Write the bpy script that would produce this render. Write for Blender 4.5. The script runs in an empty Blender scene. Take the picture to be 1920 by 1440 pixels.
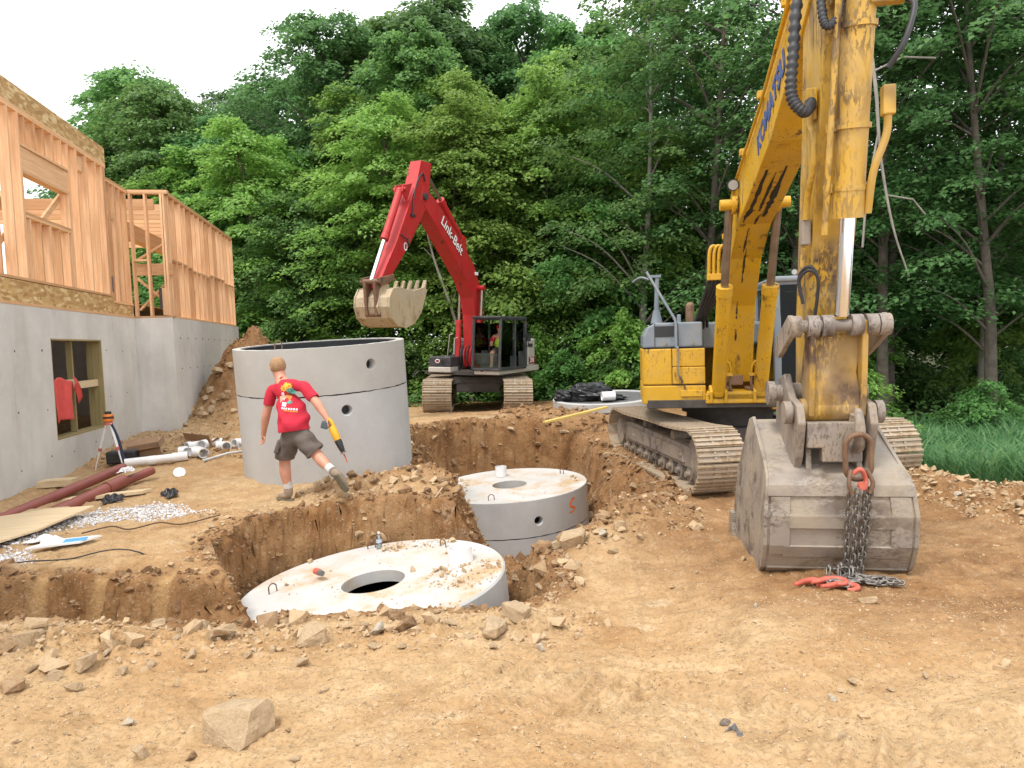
import bpy, bmesh, math, random
import numpy as np
from mathutils import Vector, Matrix, Euler

# ------------------------------------------------------------------ scene, camera, light
SC = bpy.context.scene
COL = SC.collection
F_PX = 1300.0
PITCH = math.atan(77.0 / 1300.0)
ROLL = math.radians(2.0)
cd = bpy.data.cameras.new('camera')
cam = bpy.data.objects.new('camera', cd)
COL.objects.link(cam)
cd.sensor_fit = 'HORIZONTAL'
cd.sensor_width = 36.0
cd.lens = 36.0 * F_PX / 1920.0
cd.clip_start = 0.05
cd.clip_end = 2000.0
cam.matrix_world = (Matrix.Translation((0, 0, 1.85)) @ Matrix.Rotation(math.pi / 2 - PITCH, 4, 'X')
                    @ Matrix.Rotation(-ROLL, 4, 'Z'))
SC.camera = cam

SUN_DIR = Vector((-0.28, -0.36, 0.87)).normalized()          # towards the sun
W = bpy.data.worlds.new('World')
SC.world = W
W.use_nodes = True
wn, wl = W.node_tree.nodes, W.node_tree.links
wn.clear()
w_out = wn.new('ShaderNodeOutputWorld')
w_bg = wn.new('ShaderNodeBackground')
w_sky = wn.new('ShaderNodeTexSky')
w_sky.sky_type = 'NISHITA'
w_sky.sun_disc = False
w_sky.sun_elevation = math.asin(SUN_DIR.z)
w_sky.sun_rotation = math.atan2(SUN_DIR.x, SUN_DIR.y)
w_sky.altitude = 100
w_sky.dust_density = 2.5
w_bg.inputs['Strength'].default_value = 0.15
w_tc = wn.new('ShaderNodeTexCoord')
w_nz = wn.new('ShaderNodeTexNoise')
w_nz.inputs['Scale'].default_value = 2.6
w_nz.inputs['Detail'].default_value = 7
w_nz.inputs['Roughness'].default_value = 0.55
w_rp = wn.new('ShaderNodeValToRGB')
w_rp.color_ramp.elements[0].position = 0.30
w_rp.color_ramp.elements[0].color = (0.72, 0.72, 0.72, 1)
w_rp.color_ramp.elements[1].position = 0.46
w_rp.color_ramp.elements[1].color = (1, 1, 1, 1)
w_mx = wn.new('ShaderNodeMix')
w_mx.data_type = 'RGBA'
w_mx.inputs[7].default_value = (9.6, 9.7, 10.0, 1)              # thin bright cloud
wl.new(w_tc.outputs['Generated'], w_nz.inputs['Vector'])
wl.new(w_nz.outputs['Fac'], w_rp.inputs['Fac'])
wl.new(w_rp.outputs['Color'], w_mx.inputs[0])
wl.new(w_sky.outputs['Color'], w_mx.inputs[6])
wl.new(w_mx.outputs[2], w_bg.inputs['Color'])
wl.new(w_bg.outputs['Background'], w_out.inputs['Surface'])

sd = bpy.data.lights.new('sun', 'SUN')
sun = bpy.data.objects.new('sun', sd)
COL.objects.link(sun)
sd.energy = 2.15
sd.angle = math.radians(14.0)
sd.color = (1.0, 0.95, 0.88)
sun.rotation_euler = SUN_DIR.to_track_quat('Z', 'Y').to_euler()

SC.render.engine = 'CYCLES'
SC.cycles.max_bounces = 6
SC.cycles.diffuse_bounces = 3
SC.cycles.glossy_bounces = 3
SC.cycles.transmission_bounces = 4
SC.cycles.transparent_max_bounces = 8
SC.cycles.use_denoising = True
SC.view_settings.view_transform = 'Standard'
SC.view_settings.look = 'None'
SC.view_settings.gamma = 1.0
SC.view_settings.use_curve_mapping = False
SC.view_settings.exposure = 0.38

RNG = np.random.default_rng(11)
R_ = random.Random(5)

# ------------------------------------------------------------------ helpers
def rgb(r, g, b):
    """sRGB 0..255 to linear"""
    f = lambda c: (c / 255 / 12.92) if c / 255 <= 0.04045 else ((c / 255 + 0.055) / 1.055) ** 2.4
    return (f(r), f(g), f(b), 1)


def tag(o, label=None, cat=None, group=None, kind=None):
    if label: o['label'] = label
    if cat: o['category'] = cat
    if group: o['group'] = group
    if kind: o['kind'] = kind
    return o


def empty(name, loc=(0, 0, 0), rz=0.0, label=None, cat=None, group=None, parent=None, rot=None):
    o = bpy.data.objects.new(name, None)
    COL.objects.link(o)
    o.location = loc
    o.rotation_euler = rot if rot is not None else (0, 0, rz)
    o.empty_display_size = 0.1
    if parent: o.parent = parent
    return tag(o, label, cat, group)


def link(name, me, parent=None, loc=(0, 0, 0), rot=(0, 0, 0), scale=None):
    o = bpy.data.objects.new(name, me)
    COL.objects.link(o)
    o.location = loc
    o.rotation_euler = rot
    if scale is not None: o.scale = scale
    if parent: o.parent = parent
    return o


def copy_tree(o, parent=None):
    c = o.copy()
    COL.objects.link(c)
    if parent is not None: c.parent = parent
    for ch in list(o.children):
        copy_tree(ch, c)
    return c


def frame_of(d):
    d = Vector(d).normalized()
    a = Vector((0, 0, 1)) if abs(d.z) < 0.9 else Vector((1, 0, 0))
    x = d.cross(a).normalized()
    return x, d.cross(x).normalized(), d


class M:
    """collects shapes and links them as one mesh object"""
    def __init__(s):
        s.v, s.f, s.sm, s.mi = [], [], [], []

    def add(s, vs, fs, smooth=False, mi=0):
        b = len(s.v)
        s.v += [tuple(v) for v in vs]
        s.f += [tuple(i + b for i in f) for f in fs]
        s.sm += [smooth] * len(fs)
        s.mi += [mi] * len(fs)
        return s

    def box(s, c, size, rot=None, mi=0, taper=None):
        hx, hy, hz = size[0] / 2, size[1] / 2, size[2] / 2
        vs = []
        for z in (-1, 1):
            k = taper if (taper is not None and z > 0) else 1.0
            for x, y in ((-1, -1), (1, -1), (1, 1), (-1, 1)):
                vs.append(Vector((x * hx * k, y * hy * k, z * hz)))
        if rot is not None:
            R = rot if isinstance(rot, Matrix) else Euler(rot).to_matrix()
            vs = [R @ v for v in vs]
        c = Vector(c)
        vs = [v + c for v in vs]
        return s.add(vs, [(3, 2, 1, 0), (4, 5, 6, 7), (0, 1, 5, 4), (1, 2, 6, 5), (2, 3, 7, 6), (3, 0, 4, 7)], False, mi)

    def bar(s, p0, p1, w, h, up=(0, 0, 1), mi=0):
        """rectangular bar from p0 to p1, h along up"""
        p0, p1 = Vector(p0), Vector(p1)
        d = (p1 - p0).normalized()
        up = Vector(up)
        x = d.cross(up)
        if x.length < 1e-4: x = d.cross(Vector((0, 1, 0)))
        x.normalize()
        u = x.cross(d).normalized()
        vs = []
        for p in (p0, p1):
            for a, b in ((-1, -1), (1, -1), (1, 1), (-1, 1)):
                vs.append(p + x * a * w / 2 + u * b * h / 2)
        return s.add(vs, [(0, 1, 2, 3), (7, 6, 5, 4), (4, 5, 1, 0), (5, 6, 2, 1), (6, 7, 3, 2), (7, 4, 0, 3)], False, mi)

    def cyl(s, p0, p1, r0, r1=None, n=14, caps=True, mi=0):
        r1 = r0 if r1 is None else r1
        p0, p1 = Vector(p0), Vector(p1)
        x, y, d = frame_of(p1 - p0)
        ring = lambda p, r: [p + x * (r * math.cos(2 * math.pi * i / n)) + y * (r * math.sin(2 * math.pi * i / n)) for i in range(n)]
        a, b = ring(p0, r0), ring(p1, r1)
        s.add(a + b, [(i, (i + 1) % n, n + (i + 1) % n, n + i) for i in range(n)], True, mi)
        if caps:
            s.add(a, [tuple(range(n))[::-1]], False, mi)
            s.add(b, [tuple(range(n))], False, mi)
        return s

    def pipe(s, p0, p1, ro, ri, n=20, mi=0):
        """hollow tube with wall thickness"""
        p0, p1 = Vector(p0), Vector(p1)
        x, y, d = frame_of(p1 - p0)
        ring = lambda p, r: [p + x * (r * math.cos(2 * math.pi * i / n)) + y * (r * math.sin(2 * math.pi * i / n)) for i in range(n)]
        A, B, C, D = ring(p0, ro), ring(p1, ro), ring(p0, ri), ring(p1, ri)
        q = [(i, (i + 1) % n, n + (i + 1) % n, n + i) for i in range(n)]
        s.add(A + B, q, True, mi)
        s.add(C + D, [f[::-1] for f in q], True, mi)
        s.add(A + C, [f[::-1] for f in q], False, mi)
        s.add(B + D, q, False, mi)
        return s

    def tube(s, pts, r, n=8, mi=0, closed=False, caps=True):
        pts = [Vector(p) for p in pts]
        N = len(pts)
        rs = r if isinstance(r, (list, tuple)) else [r] * N
        tang = []
        for i in range(N):
            if closed: t = pts[(i + 1) % N] - pts[i - 1]
            else: t = pts[min(i + 1, N - 1)] - pts[max(i - 1, 0)]
            tang.append(t.normalized())
        x, y, _ = frame_of(tang[0])
        vs = []
        for i in range(N):
            t = tang[i]
            x = (x - t * x.dot(t)).normalized()
            y = t.cross(x)
            vs += [pts[i] + x * (rs[i] * math.cos(2 * math.pi * k / n)) + y * (rs[i] * math.sin(2 * math.pi * k / n)) for k in range(n)]
        fs = []
        for i in range(N if closed else N - 1):
            j = (i + 1) % N
            for k in range(n):
                fs.append((i * n + k, i * n + (k + 1) % n, j * n + (k + 1) % n, j * n + k))
        s.add(vs, fs, True, mi)
        if caps and not closed:
            s.add(vs[:n], [tuple(range(n))[::-1]], False, mi)
            s.add(vs[-n:], [tuple(range(n))], False, mi)
        return s

    def prism(s, poly, o, ax, ay, an, t, mi=0):
        """2-D polygon (list of (a,b)) in plane o+a*ax+b*ay, extruded +-t/2 along an"""
        o, ax, ay, an = Vector(o), Vector(ax), Vector(ay), Vector(an)
        n = len(poly)
        A = [o + ax * a + ay * b - an * (t / 2) for a, b in poly]
        B = [p + an * t for p in A]
        area = sum(poly[i][0] * poly[(i + 1) % n][1] - poly[(i + 1) % n][0] * poly[i][1] for i in range(n))
        flip = (area > 0) != (ax.cross(ay).dot(an) > 0)
        fs = [tuple(range(n))[::-1], tuple(range(n, 2 * n))] + [(i, (i + 1) % n, n + (i + 1) % n, n + i) for i in range(n)]
        if flip: fs = [f[::-1] for f in fs]
        return s.add(A + B, fs, False, mi)

    def lathe(s, prof, n=24, o=(0, 0, 0), mi=0, smooth=True, a0=0.0):
        """profile [(r,z)] around z; each band has its own vertices so that corners stay crisp"""
        o = Vector(o)
        for (r0, z0), (r1, z1) in zip(prof[:-1], prof[1:]):
            A = [o + Vector((r0 * math.cos(a0 + 2 * math.pi * i / n), r0 * math.sin(a0 + 2 * math.pi * i / n), z0)) for i in range(n)]
            B = [o + Vector((r1 * math.cos(a0 + 2 * math.pi * i / n), r1 * math.sin(a0 + 2 * math.pi * i / n), z1)) for i in range(n)]
            s.add(A + B, [(i, (i + 1) % n, n + (i + 1) % n, n + i) for i in range(n)], smooth, mi)
        return s

    def ball(s, c, r, n=12, m=8, mi=0, scale=(1, 1, 1)):
        c = Vector(c)
        vs, fs = [], []
        for j in range(m + 1):
            th = math.pi * j / m
            for i in range(n):
                ph = 2 * math.pi * i / n
                vs.append(c + Vector((r * scale[0] * math.sin(th) * math.cos(ph), r * scale[1] * math.sin(th) * math.sin(ph), r * scale[2] * math.cos(th))))
        for j in range(m):
            for i in range(n):
                fs.append((j * n + i, (j + 1) * n + i, (j + 1) * n + (i + 1) % n, j * n + (i + 1) % n))
        return s.add(vs, fs, True, mi)

    def mesh(s, name):
        me = bpy.data.meshes.new(name)
        me.from_pydata(s.v, [], s.f)
        me.polygons.foreach_set('use_smooth', s.sm)
        if any(s.mi): me.polygons.foreach_set('material_index', s.mi)
        me.update()
        return me

    def build(s, name, mats, parent=None, bevel=0.0, loc=(0, 0, 0), rot=(0, 0, 0), seg=2):
        me = s.mesh(name)
        for m in (mats if isinstance(mats, (list, tuple)) else [mats]):
            me.materials.append(m)
        o = link(name, me, parent, loc, rot)
        if bevel:
            b = o.modifiers.new('bevel', 'BEVEL')
            b.width = bevel
            b.segments = seg
            b.limit_method = 'ANGLE'
            b.angle_limit = math.radians(35)
        return o


def arc(cx, cy, r, a0, a1, n):
    return [(cx + r * math.cos(math.radians(a0 + (a1 - a0) * i / n)), cy + r * math.sin(math.radians(a0 + (a1 - a0) * i / n))) for i in range(n + 1)]


def smooth_path(pts, k=6):
    """Catmull-Rom through points"""
    P = [Vector(p) for p in pts]
    P = [P[0] * 2 - P[1]] + P + [P[-1] * 2 - P[-2]]
    out = []
    for i in range(1, len(P) - 2):
        for j in range(k):
            t = j / k
            a, b, c, d = P[i - 1], P[i], P[i + 1], P[i + 2]
            out.append(0.5 * ((2 * b) + (c - a) * t + (2 * a - 5 * b + 4 * c - d) * t * t + (3 * b - a - 3 * c + d) * t ** 3))
    out.append(P[-2])
    return out


def text_mesh(body, size, bold=0.0, extrude=0.002, shear=0.0, spacing=1.0):
    cu = bpy.data.curves.new('lettering', 'FONT')
    cu.body = body
    cu.size = size
    cu.align_x = 'CENTER'
    cu.align_y = 'CENTER'
    cu.offset = bold
    cu.extrude = extrude
    cu.shear = shear
    cu.space_character = spacing
    cu.resolution_u = 3
    t = bpy.data.objects.new('lettering', cu)
    COL.objects.link(t)
    dg = bpy.context.evaluated_depsgraph_get()
    me = bpy.data.meshes.new_from_object(t.evaluated_get(dg))
    bpy.data.objects.remove(t)
    bpy.data.curves.remove(cu)
    me.name = 'lettering'
    return me


def text_on(body, size, mt, parent, o, ax, ay, name='lettering', **kw):
    """lettering standing on the plane o, ax (reading direction), ay (up)"""
    me = text_mesh(body, size, **kw)
    me.materials.append(mt)
    ax, ay = Vector(ax).normalized(), Vector(ay).normalized()
    an = ax.cross(ay).normalized()
    ay = an.cross(ax)
    ob = link(name, me, parent)
    mw = Matrix((ax, ay, an)).transposed().to_4x4()
    mw.translation = Vector(o)
    ob.matrix_local = mw
    return ob

# ------------------------------------------------------------------ materials
MATS = {}


def nodes_of(name):
    m = bpy.data.materials.new(name)
    m.use_nodes = True
    nt = m.node_tree
    nt.nodes.clear()
    out = nt.nodes.new('ShaderNodeOutputMaterial')
    bs = nt.nodes.new('ShaderNodeBsdfPrincipled')
    nt.links.new(bs.outputs[0], out.inputs[0])
    MATS[name] = m
    return m, nt, bs, out


class NT:
    """short-hand node builder"""
    def __init__(s, nt):
        s.nt = nt
        s.tc = nt.nodes.new('ShaderNodeTexCoord')

    def new(s, t, **kw):
        n = s.nt.nodes.new(t)
        for k, v in kw.items(): setattr(n, k, v)
        return n

    def lk(s, a, b): s.nt.links.new(a, b)

    def map(s, scale=(1, 1, 1), coord='Object'):
        mp = s.new('ShaderNodeMapping')
        mp.inputs['Scale'].default_value = scale
        s.lk(s.tc.outputs[coord], mp.inputs['Vector'])
        return mp.outputs[0]

    def noise(s, scale, detail=5, rough=0.55, vec=None, dist=0.0):
        n = s.new('ShaderNodeTexNoise')
        n.inputs['Scale'].default_value = scale
        n.inputs['Detail'].default_value = detail
        n.inputs['Roughness'].default_value = rough
        n.inputs['Distortion'].default_value = dist
        s.lk(vec if vec is not None else s.tc.outputs['Object'], n.inputs['Vector'])
        return n.outputs['Fac']

    def voro(s, scale, vec=None, feature='F1', out='Distance', rnd=1.0):
        n = s.new('ShaderNodeTexVoronoi', feature=feature)
        n.inputs['Scale'].default_value = scale
        n.inputs['Randomness'].default_value = rnd
        s.lk(vec if vec is not None else s.tc.outputs['Object'], n.inputs['Vector'])
        return n.outputs[out]

    def ramp(s, fac, stops):
        n = s.new('ShaderNodeValToRGB')
        cr = n.color_ramp
        while len(cr.elements) < len(stops): cr.elements.new(0.5)
        for e, (p, c) in zip(cr.elements, stops):
            e.position = p
            e.color = c if isinstance(c, (tuple, list)) else (c, c, c, 1)
        s.lk(fac, n.inputs['Fac'])
        return n.outputs['Color']

    def mix(s, fac, a, b, mode='MIX'):
        n = s.new('ShaderNodeMix', data_type='RGBA', blend_type=mode)
        for k, v in ((0, fac), (6, a), (7, b)):
            if hasattr(v, 'is_linked'): s.lk(v, n.inputs[k])
            elif isinstance(v, (int, float)): n.inputs[k].default_value = v if k == 0 else (v, v, v, 1)
            else: n.inputs[k].default_value = tuple(v)[:3] + (1,)
        return n.outputs[2]

    def math(s, op, a, b=0.0):
        n = s.new('ShaderNodeMath', operation=op)
        for sock, v in ((n.inputs[0], a), (n.inputs[1], b)):
            if hasattr(v, 'is_linked'): s.lk(v, sock)
            else: sock.default_value = v
        return n.outputs[0]

    def bump(s, h, strength=0.3, dist=0.01, normal=None):
        n = s.new('ShaderNodeBump')
        n.inputs['Strength'].default_value = strength
        n.inputs['Distance'].default_value = dist
        s.lk(h, n.inputs['Height'])
        if normal is not None: s.lk(normal, n.inputs['Normal'])
        return n.outputs[0]


def simple(name, col, rough=0.6, metal=0.0, var=0.15, scale=6.0, bump=0.0, bscale=40.0):
    m, nt, bs, out = nodes_of(name)
    t = NT(nt)
    col = tuple(col)[:3] + (1,)
    dark = tuple(c * (1 - var) for c in col[:3]) + (1,)
    lite = tuple(min(1, c * (1 + var)) for c in col[:3]) + (1,)
    c = t.ramp(t.noise(scale, 6, 0.6), [(0.3, dark), (0.7, lite)])
    t.lk(c, bs.inputs['Base Color'])
    bs.inputs['Roughness'].default_value = rough
    bs.inputs['Metallic'].default_value = metal
    if bump: t.lk(t.bump(t.noise(bscale, 4, 0.6), bump, 0.01), bs.inputs['Normal'])
    return m


def painted(name, col, worn, rough=0.42, wear=0.60, dust=(0.42, 0.32, 0.2, 1), dust_amt=0.3, scale=2.2, streak=(1, 1, 0.35)):
    """paint with chipped, rusty patches and a film of dust"""
    m, nt, bs, out = nodes_of(name)
    t = NT(nt)
    base = t.ramp(t.noise(1.7, 5, 0.6), [(0.25, tuple(c * 0.84 for c in col[:3]) + (1,)), (0.75, tuple(c * 1.06 for c in col[:3]) + (1,))])
    v = t.map(streak)
    n1 = t.noise(scale * 3, 9, 0.62, v)
    chip = t.math('ADD', t.ramp(n1, [(wear - 0.03, 0.0), (wear + 0.02, 0.45), (wear + 0.05, 1.0)]), 0.0)
    zone = t.ramp(t.noise(scale * .8, 3, 0.5), [(0.40, 0.12), (0.56, 1.0)])
    chip = t.math('MULTIPLY', chip, zone)
    fine = t.ramp(t.noise(scale * 22, 5, 0.6, v), [(wear + 0.02, 0.0), (wear + 0.05, 1.0)])
    chip2 = t.math('MAXIMUM', chip, t.math('MULTIPLY', t.math('MULTIPLY', fine, zone), 0.8))
    wornc = t.mix(t.noise(30, 3), worn, tuple(c * 0.5 for c in worn[:3]) + (1,))
    c = t.mix(chip2, base, wornc)
    dn = t.ramp(t.noise(3.2, 7, 0.65), [(0.42, 0.0), (0.75, dust_amt * 1.7)])
    c = t.mix(dn, c, dust)
    t.lk(c, bs.inputs['Base Color'])
    r = t.math('ADD', t.math('MULTIPLY', chip2, 0.3), rough)
    r = t.math('ADD', r, t.math('MULTIPLY', dn, 0.4))
    t.lk(r, bs.inputs['Roughness'])
    t.lk(t.bump(t.math('SUBTRACT', t.noise(60, 3), t.math('MULTIPLY', chip2, 1.2)), 0.12, 0.006), bs.inputs['Normal'])
    return m


def concrete(name, c0, c1, stain=(0.30, 0.27, 0.22, 1), pits=0.5, dirt=None, dirt_lo=0.55, streak=True):
    m, nt, bs, out = nodes_of(name)
    t = NT(nt)
    c = t.ramp(t.noise(0.9, 8, 0.62), [(0.3, c0), (0.68, c1)])
    if streak:
        st = t.ramp(t.noise(2.2, 7, 0.62, t.map((1.0, 1.0, 0.16))), [(0.52, 0.0), (0.74, 0.42)])
        c = t.mix(st, c, stain)
    bl = t.ramp(t.noise(5.5, 6, 0.7), [(0.5, 0.0), (0.8, 0.22)])
    c = t.mix(bl, c, tuple(min(1, x * 1.25) for x in c1[:3]) + (1,))
    pv = t.voro(26)
    pr = t.noise(7, 2)
    pit = t.math('MULTIPLY', t.ramp(pv, [(0.07, 1.0), (0.13, 0.0)]), t.ramp(pr, [(0.5, 0.0), (0.56, 1.0)]))
    c = t.mix(t.math('MULTIPLY', pit, pits), c, (0.10, 0.09, 0.08, 1))
    if dirt is not None:
        d = t.ramp(t.noise(1.35, 9, 0.68), [(dirt_lo - .04, 0.0), (dirt_lo + 0.04, .35), (dirt_lo + 0.13, 0.95)])
        fine = t.ramp(t.noise(22, 5, 0.7), [(0.58, 0.0), (0.66, 0.7)])
        c = t.mix(t.math('MAXIMUM', d, t.math('MULTIPLY', fine, t.ramp(t.noise(1.1, 4), [(0.42, 0.0), (0.6, 1.0)]))), c, dirt)
    t.lk(c, bs.inputs['Base Color'])
    bs.inputs['Roughness'].default_value = 0.85
    h = t.math('SUBTRACT', t.math('MULTIPLY', t.noise(34, 6, 0.65), 0.6), pit)
    t.lk(t.bump(h, 0.35, 0.01), bs.inputs['Normal'])
    return m


def lumber(name, c0, c1, axis=2, knot=True):
    m, nt, bs, out = nodes_of(name)
    t = NT(nt)
    sc = [26, 26, 26]
    sc[axis] = 1.3
    oi = t.new('ShaderNodeObjectInfo')
    add = t.new('ShaderNodeVectorMath', operation='ADD')
    cmb = t.new('ShaderNodeCombineXYZ')
    for i in range(3): t.lk(t.math('MULTIPLY', oi.outputs['Random'], 37.0 + i * 11), cmb.inputs[i])
    t.lk(t.map(tuple(sc)), add.inputs[0])
    t.lk(cmb.outputs[0], add.inputs[1])
    g = t.noise(1.0, 5, 0.6, add.outputs[0], 0.6)
    c = t.ramp(g, [(0.3, c0), (0.7, c1)])
    tone = t.ramp(oi.outputs['Random'], [(0.0, (0.68, 0.60, 0.50, 1)), (0.5, (1, 1, 1, 1)), (1.0, (1.06, 1.04, 1.0, 1))])
    c = t.mix(1.0, c, tone, 'MULTIPLY')
    if knot:
        k = t.ramp(t.voro(2.3, add.outputs[0]), [(0.05, 0.7), (0.12, 0.0)])
        c = t.mix(k, c, tuple(x * 0.35 for x in c0[:3]) + (1,))
    t.lk(c, bs.inputs['Base Color'])
    bs.inputs['Roughness'].default_value = 0.75
    t.lk(t.bump(g, 0.15, 0.004), bs.inputs['Normal'])
    return m


def osb(name):
    m, nt, bs, out = nodes_of(name)
    t = NT(nt)
    w = t.noise(5, 3)
    vv = t.map((9, 9, 24))
    col = t.voro(1.0, vv, out='Color')
    sp = t.new('ShaderNodeSeparateColor')
    t.lk(col, sp.inputs[0])
    c = t.ramp(sp.outputs[0], [(0.0, (0.36, 0.20, 0.075, 1)), (0.5, (0.50, 0.31, 0.12, 1)), (0.8, (0.58, 0.39, 0.17, 1)), (1.0, (0.74, 0.58, 0.32, 1))])
    c = t.mix(t.ramp(w, [(0.4, 0.0), (0.7, 0.35)]), c, (0.42, 0.25, 0.1, 1))
    t.lk(c, bs.inputs['Base Color'])
    bs.inputs['Roughness'].default_value = 0.7
    t.lk(t.bump(sp.outputs[1], 0.15, 0.004), bs.inputs['Normal'])
    return m


def glassy(name, tint=(0.82, 0.9, 0.88, 1), alpha=0.25):
    m, nt, bs, out = nodes_of(name)
    tr = nt.nodes.new('ShaderNodeBsdfTransparent')
    tr.inputs[0].default_value = tint
    gl = nt.nodes.new('ShaderNodeBsdfGlossy')
    gl.inputs['Roughness'].default_value = 0.03
    gl.inputs['Color'].default_value = (0.9, 0.9, 0.9, 1)
    mx = nt.nodes.new('ShaderNodeMixShader')
    fr = nt.nodes.new('ShaderNodeFresnel')
    fr.inputs[0].default_value = 1.28
    ad = nt.nodes.new('ShaderNodeMath')
    ad.operation = 'ADD'
    ad.inputs[1].default_value = alpha * 0.2
    nt.links.new(fr.outputs[0], ad.inputs[0])
    nt.links.new(ad.outputs[0], mx.inputs[0])
    nt.links.new(tr.outputs[0], mx.inputs[1])
    nt.links.new(gl.outputs[0], mx.inputs[2])
    nt.links.new(mx.outputs[0], out.inputs[0])
    return m


MUD = (0.34, 0.225, 0.115, 1)
m_yel = painted('yellow paint', (0.62, 0.345, 0.012), (0.075, 0.035, 0.02, 1), wear=0.59, dust=(0.45, 0.33, 0.12, 1), dust_amt=0.22)
m_yworn = painted('yellow paint heavily worn', (0.58, 0.335, 0.03), (0.085, 0.042, 0.028, 1), wear=0.495, dust=(0.42, 0.31, 0.16, 1), dust_amt=0.4, scale=1.5, streak=(1, 1, .28))
m_ylink = painted('yellow paint rubbed to rust', (0.50, 0.29, 0.035), (0.10, 0.052, 0.03, 1), wear=0.45, dust=(0.36, 0.26, 0.15, 1), dust_amt=0.5, scale=1.6, streak=(1, 1, .4))
m_red = painted('red paint', (0.46, 0.014, 0.016), (0.10, 0.03, 0.02, 1), wear=0.62, dust=(0.30, 0.10, 0.07, 1), dust_amt=0.12, rough=.5)
m_grey = painted('grey blue paint', (0.185, 0.225, 0.265), (0.10, 0.09, 0.085, 1), wear=0.66, dust=(0.32, 0.3, 0.27, 1), dust_amt=0.3)
m_dgrey = painted('charcoal paint', (0.035, 0.04, 0.05), (0.06, 0.05, 0.045, 1), wear=0.66, dust=(0.25, 0.2, 0.15, 1), dust_amt=0.2)
m_cream = painted('pale grey paint', (0.52, 0.50, 0.45), (0.2, 0.15, 0.1, 1), wear=0.68, dust=(0.4, 0.33, 0.22, 1), dust_amt=0.3)
m_steel = painted('muddy worn steel', (0.265, 0.225, 0.195), (0.13, 0.10, 0.085, 1), rough=0.55, wear=0.52, dust=(0.36, 0.28, 0.185, 1), dust_amt=0.5)
m_bsteel = painted('bucket steel', (0.305, 0.265, 0.225), (0.16, 0.12, 0.095, 1), rough=0.5, wear=0.51, dust=(0.37, 0.305, 0.215, 1), dust_amt=0.55, streak=(0.6, 1, 1))
m_shoe = painted('track shoe steel', (0.40, 0.325, 0.24), (0.17, 0.11, 0.07, 1), rough=0.55, wear=0.55, dust=(0.48, 0.36, 0.22, 1), dust_amt=0.6, )
m_rust = painted('rusty steel', (0.16, 0.085, 0.05), (0.09, 0.04, 0.025, 1), rough=0.6, wear=0.55, dust=(0.3, 0.2, 0.1, 1), dust_amt=0.3)
m_tanb = painted('tan bucket paint', (0.47, 0.385, 0.26), (0.24, 0.17, 0.1, 1), rough=0.5, wear=0.55, dust=(0.42, 0.3, 0.16, 1), dust_amt=0.45)
m_under = simple('dark greasy steel', (0.055, 0.047, 0.04), 0.7, 0.0, 0.4, 5, 0.2)
m_chrome = simple('chrome rod', (0.78, 0.79, 0.82), 0.12, 1.0, 0.05)
m_rod = simple('dull rod steel', (0.30, 0.24, 0.19), 0.35, 0.8, 0.25)
m_hose = simple('black hose rubber', (0.028, 0.028, 0.03), 0.55, 0, 0.3, 12)
m_gasket = simple('black gasket', (0.02, 0.018, 0.016), 0.7)
m_seat = simple('black seat cloth', (0.03, 0.032, 0.036), 0.8)
m_glass = glassy('cab glass', (.88, .93, .91, 1), 0.0)
m_glassd = glassy('tinted cab glass', (.34, .40, .38, 1), 0.0)
m_chain = simple('grey chain steel', (0.20, 0.185, 0.165), 0.45, 0.6, 0.35, 20)
m_orange = simple('orange red paint', (0.52, 0.12, 0.08), 0.5, 0, 0.2, 14)
m_white = simple('white plastic', (0.80, 0.80, 0.80), 0.35, 0, 0.04)
m_blue = simple('blue lettering paint', (0.05, 0.09, 0.26), 0.5)
m_wletter = simple('white lettering', (0.85, 0.83, 0.82), 0.5, 0, 0.03)
m_dletter = simple('dark red lettering', (0.20, 0.008, 0.012), 0.5, 0, 0.05)
m_blk = simple('black plastic', (0.02, 0.02, 0.022), 0.45, 0, 0.3)

m_con = concrete('precast concrete', (0.40, 0.395, 0.385, 1), (0.53, 0.53, 0.52, 1), stain=(0.42, 0.40, 0.36, 1), pits=0.55)
m_ring = concrete('riser ring concrete', (0.40, 0.40, 0.395, 1), (0.50, 0.505, 0.50, 1), stain=(0.44, 0.43, 0.40, 1), pits=0.5)
m_ring_hi = concrete('upper riser ring concrete', (0.38, 0.37, 0.34, 1), (0.47, 0.46, 0.43, 1), stain=(0.42, 0.40, 0.35, 1), pits=0.4)
m_cap = concrete('cap top concrete', (0.44, 0.425, 0.40, 1), (0.58, 0.57, 0.55, 1), pits=0.6, dirt=(0.46, 0.32, 0.18, 1), dirt_lo=0.50, streak=False)
m_found = concrete('poured foundation concrete', (0.50, 0.485, 0.455, 1), (0.66, 0.645, 0.61, 1), stain=(0.40, 0.36, 0.30, 1), pits=0.5)
m_tar = simple('black interior', (0.018, 0.02, 0.026), 0.55, 0, 0.3, 6, 0.3)  # black for the ring's inner face and the painted-in tank depth
m_studz = lumber('stud lumber upright', (0.58, 0.325, 0.165, 1), (0.82, 0.54, 0.32, 1), 2)
m_studx = lumber('lumber along x', (0.62, 0.36, 0.18, 1), (0.80, 0.53, 0.31, 1), 0)
m_study = lumber('lumber along y', (0.62, 0.35, 0.17, 1), (0.80, 0.52, 0.30, 1), 1)
m_osb = osb('strand board')
m_buck = lumber('treated plywood', (0.22, 0.175, 0.075, 1), (0.36, 0.29, 0.13, 1), 2)
m_ply = lumber('weathered plywood', (0.55, 0.42, 0.25, 1), (0.72, 0.58, 0.38, 1), 0, knot=False)

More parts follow.
